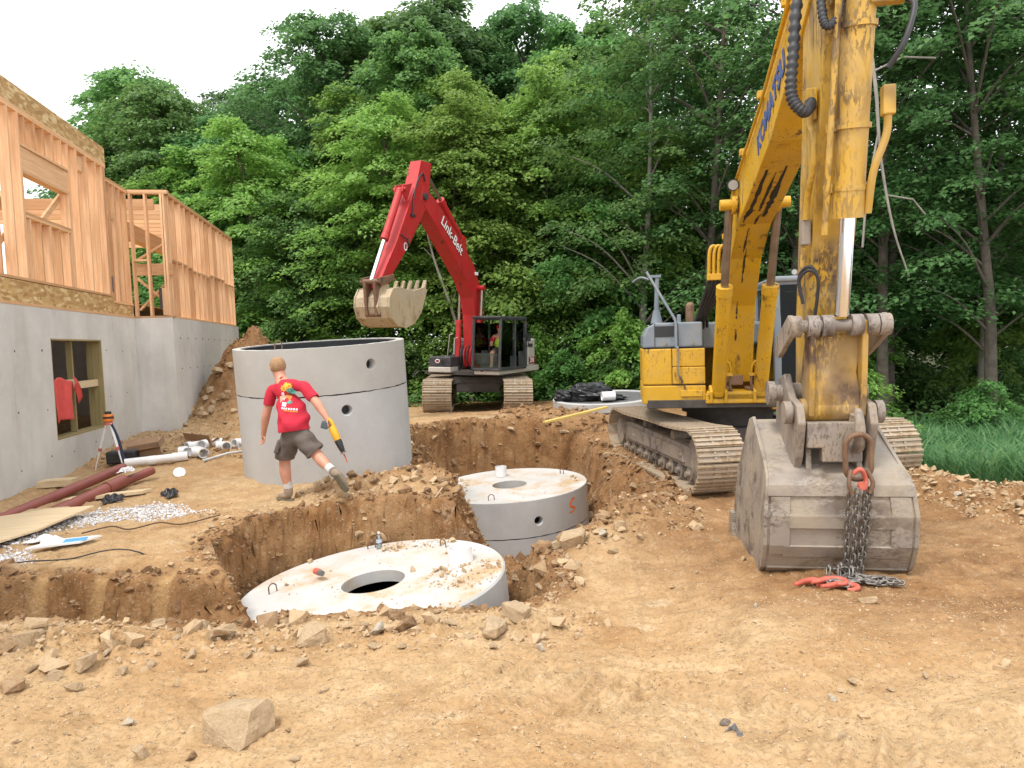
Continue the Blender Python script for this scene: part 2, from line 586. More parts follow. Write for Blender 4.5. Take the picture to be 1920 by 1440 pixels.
# ------------------------------------------------------------------ ground
_perm = np.random.default_rng(3).permutation(512)
_perm = np.concatenate([_perm, _perm, _perm])
_ga = np.random.default_rng(4).uniform(0, 2 * np.pi, 512)
_gx, _gy = np.cos(_ga), np.sin(_ga)


def perlin(x, y):
    xi, yi = np.floor(x).astype(int), np.floor(y).astype(int)
    xf, yf = x - xi, y - yi
    xi &= 511
    yi &= 511
    u, v = xf * xf * xf * (xf * (xf * 6 - 15) + 10), yf * yf * yf * (yf * (yf * 6 - 15) + 10)

    def g(ix, iy, dx, dy):
        h = _perm[_perm[ix & 511] + (iy & 511)]
        return _gx[h] * dx + _gy[h] * dy
    a, b = g(xi, yi, xf, yf), g(xi + 1, yi, xf - 1, yf)
    c, d = g(xi, yi + 1, xf, yf - 1), g(xi + 1, yi + 1, xf - 1, yf - 1)
    return (a + (b - a) * u) + ((c + (d - c) * u) - (a + (b - a) * u)) * v


def fbm(x, y, s, o=4, g=0.5, billow=False):
    r, a = 0.0, 1.0
    for i in range(o):
        n = perlin(x * s + 17.3 * i, y * s - 9.1 * i)
        r = r + a * (np.abs(n) * 2 - 0.5 if billow else n)
        s, a = s * 2.03, a * g
    return r


def sstep(a, b, x):
    t = np.clip((x - a) / (b - a), 0, 1)
    return t * t * (3 - 2 * t)


_CP = np.array([
    (0, 0, .2), (0, 2.5, .14), (-3, 2.5, .16), (3, 2.5, .1), (-3, 3.6, .05), (0, 4, -.02), (2, 4.5, -.08), (5, 3, 0), (-6, 3, .1), (-2, 4.2, -.06), (-5, 4.2, .0),
    (3, 6.1, -.2), (1.2, 6.5, -.32), (4.5, 6.5, -.25), (2.6, 9.8, -.45), (1.6, 9.5, -.45), (2.1, 12, -.38), (2.0, 14.4, -.28), (5.2, 10, -.48), (5, 13, -.45),
    (6.3, 8, -.42), (0.5, 5, -.34), (.9, 6.2, -.42), (.2, 5.6, -.42), (-4, 4.9, -.15), (-1.5, 5.1, -.33), (-2.6, 5, -.24), (-6, 4.9, -.1), (-6, 6.4, 0), (-4, 6.8, .02), (-2.7, 8.4, 0.0), (-3, 10, .03), (-3, 11.5, .06), (-6.8, 10, .03),
    (-5.5, 11.5, .12), (-7.3, 13.6, .30), (-6, 13.3, .22), (-4.5, 13, .16), (-3, 14, .2), (-7.6, 16, .5), (-2, 16.2, .2), (0, 16.6, .16), (-2, 20, -.05), (0, 20, .0), (2, 18, .12), (3, 20, 0),
    (0, 25, -.1), (8, 12, -.9), (9, 16, -1.0), (12, 10, -.9), (10, 25, -.8), (-10, 25, .3), (-14, 12, .3), (-10, 5, 0), (12, 4, -.3), (-8, 35, 0), (0, 40, 0), (12, 40, -.8),
    (-1.2, 8.9, 0.05), (-.9, 10.2, .1)])


def base_h(x, y):
    num, den = 0.0, 0.0
    for cx, cy, cz in _CP:
        w = 1.0 / (((x - cx) ** 2 + (y - cy) ** 2) + 0.55) ** 1.7
        num, den = num + w * cz, den + w
    return num / den


def ridge(x, y, ax, ay, bx, by, r, h):
    dx, dy = bx - ax, by - ay
    t = np.clip(((x - ax) * dx + (y - ay) * dy) / (dx * dx + dy * dy), 0, 1)
    d2 = (x - ax - t * dx) ** 2 + (y - ay - t * dy) ** 2
    return h * np.exp(-d2 / (r * r))


S1, S2, RG = (-1.36, 6.80), (0.02, 12.5), (-2.86, 10.7)        # the two tank caps and the riser ring
TEETH = (-5.62, -4.78, -4.19, -3.66, -3.13)                        # bucket teeth marks in the trench wall


def polar_r(x, y, c, tab):
    a = np.degrees(np.arctan2(y - c[1], x - c[0])) % 360
    r = np.hypot(x - c[0], y - c[1])
    k = [t[0] for t in tab]
    return r - np.interp(a, k + [k[0] + 360], [t[1] for t in tab] + [tab[0][1]])


def terrain(x, y):
    """height, freshly dug 0..1, rough 0..1, woodland floor 0..1, tooth mark 0..1, cut bank 0..1"""
    wob = 0.16 * perlin(x * 0.9 + 5, y * 0.9) + 0.08 * perlin(x * 2.3, y * 2.3 + 7) + 0.035 * perlin(x * 6, y * 6)
    h = base_h(x, y)
    h = h + 0.05 * fbm(x, y, 0.5, 3)
    # heaps
    hp = ridge(x, y, -6.0, 16.5, -4.9, 16.4, 1.0, 1.55) + ridge(x, y, -7.0, 16.7, -6.2, 16.4, 0.7, 0.5)
    hp = hp * (1 + 0.25 * perlin(x * 1.7, y * 1.7))
    sp = ridge(x, y, -7.5, 4.35, -2.9, 4.6, 0.40, 0.09) + ridge(x, y, -2.9, 4.6, 0.1, 5.0, 0.34, 0.08) + ridge(x, y, .0, 5.15, .4, 5.3, .26, .08)
    bk = ridge(x, y, 5.75, 10.2, 5.9, 7.6, 0.55, 0.30) + ridge(x, y, 5.9, 7.6, 7.2, 5.5, 0.6, 0.2)
    rr = ridge(x, y, 0.3, 16.6, 1.6, 16.2, 0.7, 0.16) + ridge(x, y, 1.6, 16.0, 2.2, 15.4, 0.5, 0.06) + ridge(x, y, 2.9, 16.3, 3.4, 16.1, .5, .25)
    lr = ridge(x, y, -2.2, 8.75, -1.0, 9.4, 0.42, 0.20) + ridge(x, y, -3.5, 7.75, -2.5, 7.75, 0.35, 0.06)
    sr = ridge(x, y, 1.5, 8.2, 1.75, 10.5, 0.55, 0.22) + ridge(x, y, .75, 7.5, 1.3, 8.0, .28, .10)
    h = h + hp + sp + bk + rr + lr + sr
    # diggings: signed distance to the rim (negative inside), floor, width of the wall
    s1 = polar_r(x, y, S1, [(0, 1.72), (35, 1.7), (70, 1.6), (100, 1.52), (130, 1.62), (155, 1.75), (180, 1.7), (205, 1.5), (235, 1.30), (270, 1.22), (295, 1.36), (315, 1.62), (335, 1.75)]) + wob
    s2 = polar_r(x, y, S2, [(0, 2.15), (45, 2.5), (70, 3.15), (90, 3.3), (115, 3.3), (140, 2.9), (165, 2.05), (185, 1.75), (215, 2.0), (245, 3.2), (270, 3.9), (300, 3.8), (325, 3.0), (345, 2.4)]) + wob
    tr = np.maximum(np.maximum(y - (6.08 + 0.06 * (x + 4)), (5.12 + 0.02 * (x + 4)) - y), x + 2.0) + wob * 0.8
    sd_ = polar_r(x, y, (0.25, 8.7), [(0, 1.0), (45, 1.3), (90, 1.9), (180, 1.0), (270, 1.5), (315, 1.1)]) + wob
    dug = np.zeros_like(h)
    steep = np.zeros_like(h)
    for s, fl, w, wq in ((s1, -1.0, 0.26, None), (tr, -0.50, 0.16, None), (sd_, -0.88, 0.55, None), (s2, -1.75, 0.6, 1)):
        if wq:                                                   # gentler to the right and in front
            a = np.arctan2(y - S2[1], x - S2[0])
            w = 0.42 + 0.85 * sstep(-0.1, 0.7, np.cos(a + 0.55))
        f = sstep(0, 1, 1 + s / w)
        nh = fl + (h - fl) * f
        h = np.minimum(h, nh)
        dug = np.maximum(dug, 1 - sstep(-0.05, 0.30, s))
        steep = np.maximum(steep, ((s > -w) & (s < 0.1)) * 1.0)
    # bucket teeth marks
    mark = np.zeros_like(h)
    for t in TEETH:
        mark = np.maximum(mark, np.exp(-((x - t - 0.04 * np.sin(y * 3)) / 0.075) ** 4))
    mark = mark * (y > 5.6) * (y < 6.5) * (tr > -0.35) * (tr < 0.06)
    # roughness of the surface
    heap = np.clip((hp * 1.2 + (sp + lr + rr + sr) * 4 + bk * 2.2), 0, 1)
    rough = np.clip(0.10 + 0.9 * np.maximum(np.maximum(heap, steep * 0.8), dug * 0.75), 0, 1)
    ledge = sstep(10.0, 13.0, y) * (1 - sstep(-4.5, -3.2, x))
    rough = np.maximum(rough, 0.55 * ledge)
    rough = rough * (1 - mark * 0.9)
    n = 0.085 * fbm(x, y, 2.1, 3, 0.55, True) + 0.075 * fbm(x + 3, y, 6.0, 3, 0.6, True)
    cl = 1 - np.abs(fbm(x, y + 8, 9.0, 3, 0.55))
    n = n + 0.05 * (cl - 0.6)
    h = h + n * rough * (1 - .75 * steep)
    h = h + 0.024 * fbm(x + 0.25 * y, y * 2.2, 1.6, 3) + .012 * fbm(x, y, 5, 3, .6, True) + (0.013 * fbm(x, y, 9, 4, 0.62) + 0.009 * fbm(x, y, 28, 2, 0.6)) * (1 - mark)
    # tread prints of the digger on the flat
    pr = sstep(0.2, 0.8, x) * (1 - sstep(2.4, 3.0, x)) * sstep(4.6, 5.4, y) * (1 - sstep(7.2, 8.2, y))
    h = h + 0.014 * pr * np.sin(y * 38 + 3 * perlin(x * 1.2, y * 1.2)) * (0.4 + perlin(x * 3, y * 3))
    # cleat prints of the tracks: bands of short parallel bars
    for ax_, ay_, bx_, by_ in ((1.9, 9.2, .9, 3.4), (3.6, 8.6, 3.2, 3.0), (-.4, 4.2, 2.6, 2.6), (4.6, 8.0, 4.9, 3.6)):
        dx, dy = bx_ - ax_, by_ - ay_
        ln = np.hypot(dx, dy)
        dx, dy = dx / ln, dy / ln
        s_ = (x - ax_) * dx + (y - ay_) * dy
        c_ = -(x - ax_) * dy + (y - ay_) * dx + .08 * np.sin(s_ * 1.3)
        bar = sstep(.38, .30, np.abs(c_)) * sstep(0, .3, s_) * sstep(ln, ln - .3, s_)
        pat = np.clip(np.sin(s_ * 2 * np.pi / .135 + .8 * perlin(x * 2, y * 2)), -.2, 1)
        h = h + bar * (.040 * pat * np.clip(.55 + 1.2 * perlin(x * 1.7 + 4, y * 1.7), 0, 1) - .02)
        h = h + .018 * np.exp(-((np.abs(c_) - .42) / .06) ** 2) * bar.clip(0, 1) * 0 + .02 * np.exp(-((np.abs(c_) - .43) / .07) ** 2) * sstep(0, .3, s_) * sstep(ln, ln - .3, s_) * np.clip(.5 + perlin(x * 3, y * 3), 0, 1)
    h = h - 0.05 * mark
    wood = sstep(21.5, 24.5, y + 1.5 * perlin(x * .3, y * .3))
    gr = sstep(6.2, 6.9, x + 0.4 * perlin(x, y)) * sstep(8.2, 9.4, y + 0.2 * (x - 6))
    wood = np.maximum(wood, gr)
    fresh = np.clip(np.maximum(np.maximum(dug, np.clip(hp, 0, 1)), np.maximum(np.clip(rr * 3.5, 0, 1), np.clip(lr * 3.6, 0, .8))), 0, 1)
    fresh = np.maximum(fresh, np.clip(sr * 3, 0, .85))
    fresh = np.maximum(fresh, 0.84 * sstep(0.4, 2.8, x + (y - 6) * 0.25 + 0.8 * perlin(x * .8, y * .8)) * sstep(4.4, 6.0, y + 0.3 * x))
    return h, fresh, rough, wood, mark, steep


def ground_z(x, y):
    return float(terrain(np.array([float(x)]), np.array([float(y)]))[0][0])


gu = np.concatenate([-np.geomspace(0.72, 9, 34)[::-1], np.linspace(-0.70, 0.70, 660), np.geomspace(0.72, 9, 34)])
gy = np.concatenate([np.linspace(-2.6, 1.9, 18), np.geomspace(2.0, 23.5, 640), np.geomspace(24.2, 420, 30)])
GX = gu[None, :] * (gy[:, None] + 3.0)
GY = np.repeat(gy[:, None], len(gu), 1)
gz, fresh, rough_, wood, mark, steep_ = terrain(GX.ravel(), GY.ravel())
nx, ny = len(gu), len(gy)
# sideways jitter so that steep faces of the diggings are crumbly and not smooth drapes
jx = 0.04 * fbm(GX.ravel() * 1.0 + gz * 2, GY.ravel() + gz * 3, 5.0, 3, 0.6) * rough_ * (1 - steep_)
jy = 0.05 * fbm(GX.ravel() - gz * 3, GY.ravel() + gz * 2 + 31, 5.0, 3, 0.6) * rough_ * (1 - steep_)
sl_ = np.zeros_like(GX)
zz_ = gz.reshape(GX.shape)
sl_[1:-1, 1:-1] = np.maximum(np.abs(zz_[2:, 1:-1] - zz_[:-2, 1:-1]) / (GY[2:, 1:-1] - GY[:-2, 1:-1]), np.abs(zz_[1:-1, 2:] - zz_[1:-1, :-2]) / (GX[1:-1, 2:] - GX[1:-1, :-2]))
sl_ = sstep(.5, 1.6, sl_.ravel()) * sstep(3.5, 4.2, GY.ravel()) * (1 - sstep(19, 20, GY.ravel())) * (1 - mark)
jy = jy + (.034 * fbm(GX.ravel() + GY.ravel() * .5, gz * 2.2, 4.0, 4, 0.62, True) + .03 * fbm(GX.ravel(), gz * 1.6 + 3, 12.0, 2, 0.65)) * sl_
jx = jx + (.034 * fbm(GY.ravel() + 31 + GX.ravel() * .5, gz * 2.2 + 9, 4.0, 4, 0.62, True) + .03 * fbm(GY.ravel() + 5, gz * 1.6 + 3, 12.0, 2, 0.65)) * sl_
vs = np.stack([GX.ravel() + jx, GY.ravel() + jy, gz], 1)
idx = np.arange(nx * ny).reshape(ny, nx)
q = np.stack([idx[:-1, :-1], idx[:-1, 1:], idx[1:, 1:], idx[1:, :-1]], -1).reshape(-1, 4)


def np_mesh(name, vs, q, smooth=True):
    me = bpy.data.meshes.new(name)
    k = q.shape[1]
    me.vertices.add(len(vs))
    me.vertices.foreach_set('co', np.asarray(vs, np.float32).ravel())
    me.loops.add(len(q) * k)
    me.loops.foreach_set('vertex_index', q.astype(np.int32).ravel())
    me.polygons.add(len(q))
    me.polygons.foreach_set('loop_start', np.arange(0, len(q) * k, k, dtype=np.int32))
    me.polygons.foreach_set('loop_total', np.full(len(q), k, np.int32))
    me.polygons.foreach_set('use_smooth', np.full(len(q), smooth))
    me.update()
    return me


gme = np_mesh('ground', vs, q)
for nm, arr in (('fresh', fresh), ('wood', wood), ('mark', mark), ('rough', rough_)):
    gme.attributes.new(nm, 'FLOAT', 'POINT').data.foreach_set('value', arr.astype(np.float32))


def soil_material(name, ground=True):
    m, nt, bs, out = nodes_of(name)
    t = NT(nt)
    big = t.noise(0.55, 7, 0.6)
    med = t.noise(3.6, 8, 0.65)
    fin = t.noise(34, 6, 0.7)
    dry = t.ramp(med, [(0.28, (0.37, 0.245, 0.128, 1)), (0.5, (0.49, 0.335, 0.180, 1)), (0.72, (0.59, 0.425, 0.245, 1))])
    ochre = t.ramp(med, [(0.3, (0.33, 0.175, 0.068, 1)), (0.7, (0.47, 0.28, 0.125, 1))])
    dry = t.mix(t.ramp(big, [(0.42, 0.0), (0.62, 0.75)]), dry, ochre)
    wet = t.ramp(med, [(0.25, (0.135, 0.062, 0.024, 1)), (0.5, (0.235, 0.115, 0.045, 1)), (0.75, (0.35, 0.19, 0.08, 1))])
    if ground:
        at = lambda n: (lambda k: (setattr(k, 'attribute_name', n), k.outputs['Fac'])[1])(t.new('ShaderNodeAttribute'))
        fr = t.math('MULTIPLY', at('fresh'), t.ramp(t.noise(1.6, 6, 0.65), [(0.25, 0.55), (0.6, 1.0)]))
        c = t.mix(fr, dry, wet)
        c = t.mix(t.math('MULTIPLY', at('mark'), 0.8), c, (0.46, 0.29, 0.13, 1))
    else:
        oi = t.new('ShaderNodeNewGeometry')
        c = t.mix(t.ramp(oi.outputs['Random Per Island'], [(0.2, 0.0), (0.8, 1.0)]), dry, t.ramp(med, [(0.3, (0.36, 0.22, 0.11, 1)), (0.7, (0.50, 0.35, 0.2, 1))]))
    # pebbles and specks
    vd = t.voro(46)
    vc = t.new('ShaderNodeTexVoronoi')
    vc.inputs['Scale'].default_value = 46
    t.lk(t.tc.outputs['Object'], vc.inputs['Vector'])
    sp = t.new('ShaderNodeSeparateColor')
    t.lk(vc.outputs['Color'], sp.inputs[0])
    peb = t.math('MULTIPLY', t.ramp(vd, [(0.22, 1.0), (0.34, 0.0)]), t.ramp(sp.outputs[0], [(0.80, 0.0), (0.82, 0.8)]))
    c = t.mix(peb, c, t.ramp(sp.outputs[1], [(0.0, (0.30, 0.19, 0.10, 1)), (0.6, (0.55, 0.43, 0.28, 1)), (1.0, (0.72, 0.66, 0.56, 1))]))
    c = t.mix(t.ramp(fin, [(0.32, 0.5), (0.5, 0.0)]), c, (0.17, 0.095, 0.04, 1))
    c = t.mix(t.ramp(t.noise(13, 7, .75), [(0.56, 0.0), (0.72, 0.5)]), c, (0.66, 0.52, 0.35, 1))
    c = t.mix(t.ramp(t.noise(7, 8, .75, t.map((1, 1.6, 1))), [(0.28, 0.55), (0.44, 0.0)]), c, (0.235, 0.125, 0.052, 1))
    pale = t.math('MULTIPLY', t.ramp(t.noise(1.1, 8, 0.7, t.map((1, 1.8, 1))), [(0.60, 0.0), (0.70, 0.55)]), t.ramp(fin, [(0.4, 0.2), (0.6, 1.0)]))
    c = t.mix(pale, c, (0.64, 0.53, 0.38, 1))
    if ground:
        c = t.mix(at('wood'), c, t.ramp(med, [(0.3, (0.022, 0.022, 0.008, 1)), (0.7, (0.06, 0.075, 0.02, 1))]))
    t.lk(c, bs.inputs['Base Color'])
    bs.inputs['Roughness'].default_value = 0.95
    bs.inputs['Specular IOR Level'].default_value = 0.2
    h = t.math('ADD', t.math('MULTIPLY', med, 0.7), t.math('MULTIPLY', fin, 0.5))
    h = t.math('ADD', h, t.math('MULTIPLY', peb, 0.5))
    h = t.math('ADD', h, t.math('MULTIPLY', t.noise(11, 6, 0.7), 0.9))
    t.lk(t.bump(h, 0.85, 0.03), bs.inputs['Normal'])
    return m


m_soil = soil_material('soil')
m_clod = soil_material('clod', False)
gme.materials.append(m_soil)
ground = link('ground', gme)
tag(ground, kind='structure')

# ------------------------------------------------------------------ precast concrete: riser ring, caps
def drilled_shell(ro, ri, z0, z1, holes, n=96, rows=10, chip=0.0, seed=1):
    """ring wall with round holes; holes = [(angle_deg, z, radius)]; returns M"""
    m = M()
    rg = random.Random(seed)
    zs = sorted(set([z0 + (z1 - z0) * i / rows for i in range(rows + 1)]))
    P = lambda r, a, z: Vector((r * math.cos(a), r * math.sin(a), z))
    # outer and inner skin as quads, leaving out a square patch at each hole that a ring of quads fills
    patches = []
    for (ang, hz, hr) in holes:
        da = hr * 1.6 / ro
        patches.append((math.radians(ang), hz, hr, da, hr * 1.6))
    As = [2 * math.pi * i / n for i in range(n)]
    for (a, hz, hr, da, dz) in patches:
        As += [a - da, a + da]
        zs += [hz - dz, hz + dz]
    As = sorted(set(round(x % (2 * math.pi), 5) for x in As))
    zs = sorted(set(round(z, 4) for z in zs if z0 - 1e-6 <= z <= z1 + 1e-6))
    def inpatch(am, zm):
        for (a, hz, hr, da, dz) in patches:
            d = (am - a + math.pi) % (2 * math.pi) - math.pi
            if abs(d) < da and abs(zm - hz) < dz: return True
        return False
    N = len(As)
    jit = [[rg.uniform(-chip, chip) for _ in As] for _ in (0, 1)]
    def zz(z, i):
        i %= N
        if abs(z - z0) < 1e-5: return z + jit[0][i] + chip
        if abs(z - z1) < 1e-5: return z + jit[1][i] * 0.5
        return z
    for r, fl in ((ro, False), (ri, True)):
        vs, fs = [], []
        for z in zs:
            for i, a in enumerate(As): vs.append(P(r, a, zz(z, i)))
        for k in range(len(zs) - 1):
            for i in range(N):
                j = (i + 1) % N
                am = (As[i] + ((As[j] - As[i]) % (2 * math.pi)) / 2)
                if inpatch(am, (zs[k] + zs[k + 1]) / 2): continue
                f = (k * N + i, k * N + j, (k + 1) * N + j, (k + 1) * N + i)
                fs.append(f[::-1] if fl else f)
        m.add(vs, fs, True)
    for z, fl in ((z0, True), (z1, False)):
        A = [P(ro, a, zz(z, i)) for i, a in enumerate(As)]
        B = [P(ri, a, zz(z, i)) for i, a in enumerate(As)]
        fs = [(i, (i + 1) % N, N + (i + 1) % N, N + i) for i in range(N)]
        m.add(A + B, [f[::-1] for f in fs] if fl else fs, False)
    K = 24
    for (a, hz, hr, da, dz) in patches:
        for r, fl in ((ro, False), (ri, True)):
            C, S = [], []
            for i in range(K):
                t = 2 * math.pi * i / K
                cx, cz = math.cos(t), math.sin(t)
                k = 1 / max(abs(cx), abs(cz))
                rr = hr * (1.28 if not fl else 1.0)
                C.append(P(r, a + rr * cx / ro, hz + rr * cz))
                S.append(P(r, a + da * cx * k, hz + dz * cz * k))
            fs = [(i, (i + 1) % K, K + (i + 1) % K, K + i) for i in range(K)]
            m.add(C + S, fs if fl else [f[::-1] for f in fs], True)
        O = [P(ro, a + 1.28 * hr * math.cos(2 * math.pi * i / K) / ro, hz + 1.28 * hr * math.sin(2 * math.pi * i / K)) for i in range(K)]
        Mi = [P(ro - 0.045, a + hr * math.cos(2 * math.pi * i / K) / ro, hz + hr * math.sin(2 * math.pi * i / K)) for i in range(K)]
        I = [P(ri, a + hr * math.cos(2 * math.pi * i / K) / ro, hz + hr * math.sin(2 * math.pi * i / K)) for i in range(K)]
        q = [(i, (i + 1) % K, K + (i + 1) % K, K + i) for i in range(K)]
        m.add(O + Mi, q, True)
        m.add(Mi + I, q, True)
    return m


def rebar_loop(c, w, h, rot, r=0.008, n=10):
    pts = []
    ca, sa = math.cos(rot), math.sin(rot)
    for i in range(n + 1):
        a = math.pi * i / n
        x = -w / 2 * math.cos(a)
        pts.append((c[0] + x * ca, c[1] + x * sa, c[2] + h * (0.45 + 0.55 * math.sin(a)) if 0 < i < n else c[2] - 0.04))
    return M().tube(smooth_path(pts, 3), r, 6)


def cap_top(ro, rh, hc, z, zl, n=72):
    """flat lid with one round hole (centre hc), from z down to zl inside the hole"""
    m = M()
    O, H = [], []
    for i in range(n):
        a = 2 * math.pi * i / n
        O.append(Vector((ro * math.cos(a), ro * math.sin(a), z)))
        H.append(Vector((hc[0] + rh * math.cos(a), hc[1] + rh * math.sin(a), z)))
    rows = [H]
    for k in (0.25, 0.5, 0.75, 1.0):
        rows.append([H[i].lerp(O[i], k) + Vector((0, 0, 0.006 * math.sin(i * 1.7 + k * 9) * (k < 1))) for i in range(n)])
    vs = [p for r in rows for p in r]
    fs = [(k * n + i, (k + 1) * n + i, (k + 1) * n + (i + 1) % n, k * n + (i + 1) % n) for k in range(4) for i in range(n)]
    m.add(vs, fs, True)
    L = [p + Vector((0, 0, zl - z)) for p in H]
    m.add(H + L, [(i, (i + 1) % n, n + (i + 1) % n, n + i) for i in range(n)], True)
    return m


R_OUT = 1.32
R_RING = 1.255
# the tilted two-piece riser ring that is being set
rt = empty('riser_ring', (RG[0], RG[1], 0.0), rot=(math.radians(3.4), math.radians(-1.0), 0),
           label='tall pale concrete ring of two stacked sections behind the man in red',
           cat='concrete ring')
lo = drilled_shell(R_RING, R_RING - 0.11, 0.03, 1.28, [(-62.0, 1.06, 0.062)], chip=0.012, seed=2).build('lower_section', m_ring, rt)
hi = drilled_shell(R_RING, R_RING - 0.11, 1.292, 1.945, [(-43, 1.66, 0.062)], chip=0.004, seed=3).build('upper_section', m_ring_hi, rt)
M().lathe([(R_RING - .006, 1.275), (R_RING - .004, 1.298)], 96).build('joint_seal', m_gasket, rt)
M().lathe([(R_RING - .113, 1.93), (R_RING - .113, 0.05)], 96).build('inner_face', m_tar, rt)  # plain black inner face of the ring
for a in (258,):
    rebar_loop(((R_RING - .05) * math.cos(math.radians(a)), (R_RING - .05) * math.sin(math.radians(a)), 1.94), 0.11, 0.13, math.radians(a + 90)).build('lifting_loop', m_rust, rt)

# near cap
c1 = empty('tank_cap', (S1[0] - .09, S1[1], -0.47), rot=(math.radians(0.5), math.radians(-5.2), 0),
           label='nearest round concrete tank cap with open manhole and water bottle on it', cat='tank cap')
M().lathe([(R_OUT, -0.42), (R_OUT + .004, -0.02), (R_OUT - .012, 0.0)], 72).lathe([(R_OUT - .14, -0.42), (R_OUT, -0.42)], 72).build('rim', m_con, c1)
cap_top(R_OUT - .012, 0.315, (0.0, -0.02), 0.0, -0.12).build('top', m_cap, c1)
M().lathe([(0.0, -0.40), (R_OUT - .14, -0.40)], 40).build('inside', m_tar, c1)  # black disc: shade of the tank below the manhole, put in as colour
for (x, y, r) in ((-1.02, .02, .9), (.62, .86, 2.4), (-.25, 1.16, .2)):
    rebar_loop((x, y, 0.0), 0.09, 0.09, r, 0.007).build('lifting_loop', m_rust, c1)

# far cap on its tank
R_ONE = R_OUT
R_OUT = 1.40
c2 = empty('tank_cap', (S2[0] - .13, S2[1], -0.72), rot=(math.radians(1.0), math.radians(-2.4), 0),
           label='round concrete tank cap deep in the far pit with orange S mark', cat='tank cap')
drilled_shell(R_OUT, R_OUT - .12, -0.60, 0.0, [(-71, -0.345, 0.062)], chip=0.004, seed=5).build('side_wall', m_con, c2)
cap_top(R_OUT - .010, 0.315, (0.0, -0.02), 0.004, -0.22).build('top', m_cap, c2)
M().lathe([(0.0, -0.58), (R_OUT - .14, -0.58)], 40).build('inside', m_tar, c2)  # black disc painting in the unlit depth under the hole
drilled_shell(R_OUT - .002, R_OUT - .13, -1.2, -0.615, [(-50, -0.72, 0.062)], chip=0.006, seed=6).build('tank_wall', m_ring, c2)
M().lathe([(R_OUT - .02, -0.63), (R_OUT - .02, -0.59)], 72).build('joint_seal', m_gasket, c2)
for (x, y, r) in ((-.30, -1.1, .1), (1.0, .55, 2.2)):
    rebar_loop((x, y, 0.0), 0.10, 0.10, r, 0.008).build('lifting_loop', m_rust, c2)
# orange S sprayed on the far cap
sp = [(.075, .115), (.03, .12), (-.045, .07), (-.055, .03), (-.02, .0), (.045, -.03), (.055, -.055), (.01, -.075), (-.05, -.085), (-.085, -.08)]
pts = smooth_path([(a, b, 0) for a, b in sp], 5)
sm = M()
L_, R2 = [], []
for i, p in enumerate(pts):
    t = (pts[min(i + 1, len(pts) - 1)] - pts[max(i - 1, 0)]).normalized()
    nrm = Vector((-t.y, t.x, 0)) * (0.021 if i < 30 else 0.013)
    for lst, q_ in ((L_, p + nrm), (R2, p - nrm)):
        a = math.radians(-41.5) + q_.x / R_OUT
        lst.append(Vector(((R_OUT + .002) * math.cos(a), (R_OUT + .002) * math.sin(a), -0.25 + q_.y * 1.05)))
n_ = len(L_)
sm.add(L_ + R2, [(n_ + i, n_ + i + 1, i + 1, i) for i in range(n_ - 1)], True)
sm.build('spray_mark', simple('orange marking paint', (0.85, 0.19, 0.04), 0.8, 0, .3, 25), c2)

R_OUT = R_ONE
# third cap lying on the ground at the edge of the woods
c3 = empty('tank_cap', (2.35, 17.6, 0.19), rot=(math.radians(3.0), math.radians(-1.5), 0),
           label='concrete tank cap lying on the ground by the woods under black tarpaulin', cat='tank cap')
M().lathe([(R_OUT, 0.0), (R_OUT, 0.20), (R_OUT - .02, 0.215), (R_OUT - .12, 0.215), (R_OUT - .13, .19)], 72).build('rim', m_con, c3)
M().lathe([(R_OUT - .13, 0.19), (0.0, 0.19)], 48).build('top', simple('dark wet concrete', (0.13, 0.13, 0.13), 0.7, 0, .3), c3)


def pvc_stub(loc, r, h, label, rot=(0, 0, 0)):
    o = M().pipe((0, 0, 0), (0, 0, h), r, r - 0.009, 28).build('pvc_stub', m_white, None, loc=loc, rot=rot)
    return tag(o, label, 'pipe')


pvc_stub((S1[0] + .77, S1[1] + .28, -0.41), 0.128, 0.17, 'short wide white PVC pipe stub standing on the nearest tank cap', (0, math.radians(-5), 0))
pvc_stub((S2[0] - .29, S2[1] + .74, -0.705), 0.108, 0.19, 'short white PVC pipe stub standing on the far tank cap')

# ------------------------------------------------------------------ house under construction
HD = Vector((-0.183, 1.0, 0)).normalized()                     # along the long wall, away from the camera
HN = Vector((1.0, 0.183, 0)).normalized()                      # out of the wall, towards the site
H0 = Vector((-6.72, 9.1, 0))                                   # point of the wall face
house = empty('unfinished_house', (H0.x, H0.y, 0), math.atan2(HN.y, HN.x),
              'unfinished house of pale timber framing on a grey concrete basement', 'house')
# local frame: +y along the wall away from the camera, +x out of the wall, z up
YC, YE, PX = 5.25, 11.6, 0.72                                 # inner corner, far end, projection of the far wing
ZF, ZD = 2.62, 2.98                                            # top of the concrete, first floor level
T = 0.25
fm = M()
# near wall with the window opening (y 1.05..3.25)
WY0, WY1, WZ0, WZ1 = 1.50, 3.42, 0.60, 2.16
for y0, y1, z0, z1 in ((-8, WY0, -1, ZF), (WY1, YC + .0, -1, ZF), (WY0, WY1, -1, WZ0), (WY0, WY1, WZ1, ZF)):
    fm.box((-T / 2, (y0 + y1) / 2, (z0 + z1) / 2), (T, y1 - y0, z1 - z0))
fm.build('foundation_wall', m_found, house)
fm = M()
fm.box(((PX) / 2, YC + T / 2, (ZF - 1) / 2), (PX, T, ZF + 1))
fm.box((PX - T / 2, (YC + T + YE) / 2, (ZF - 1.0) / 2 - .002), (T, YE - YC - T, ZF + 1))
fm.box((-4, YE + T / 2, (ZF - 1) / 2), (8 + 2 * PX, T, ZF + 1))
fm.box((-8, (YE - 8) / 2, (ZF - 1) / 2), (T, YE + 8, ZF + 1))
fm.box((-4, -8 - T / 2, (ZF - 1) / 2), (8, T, ZF + 1))
fm.build('foundation_wall', m_found, house)
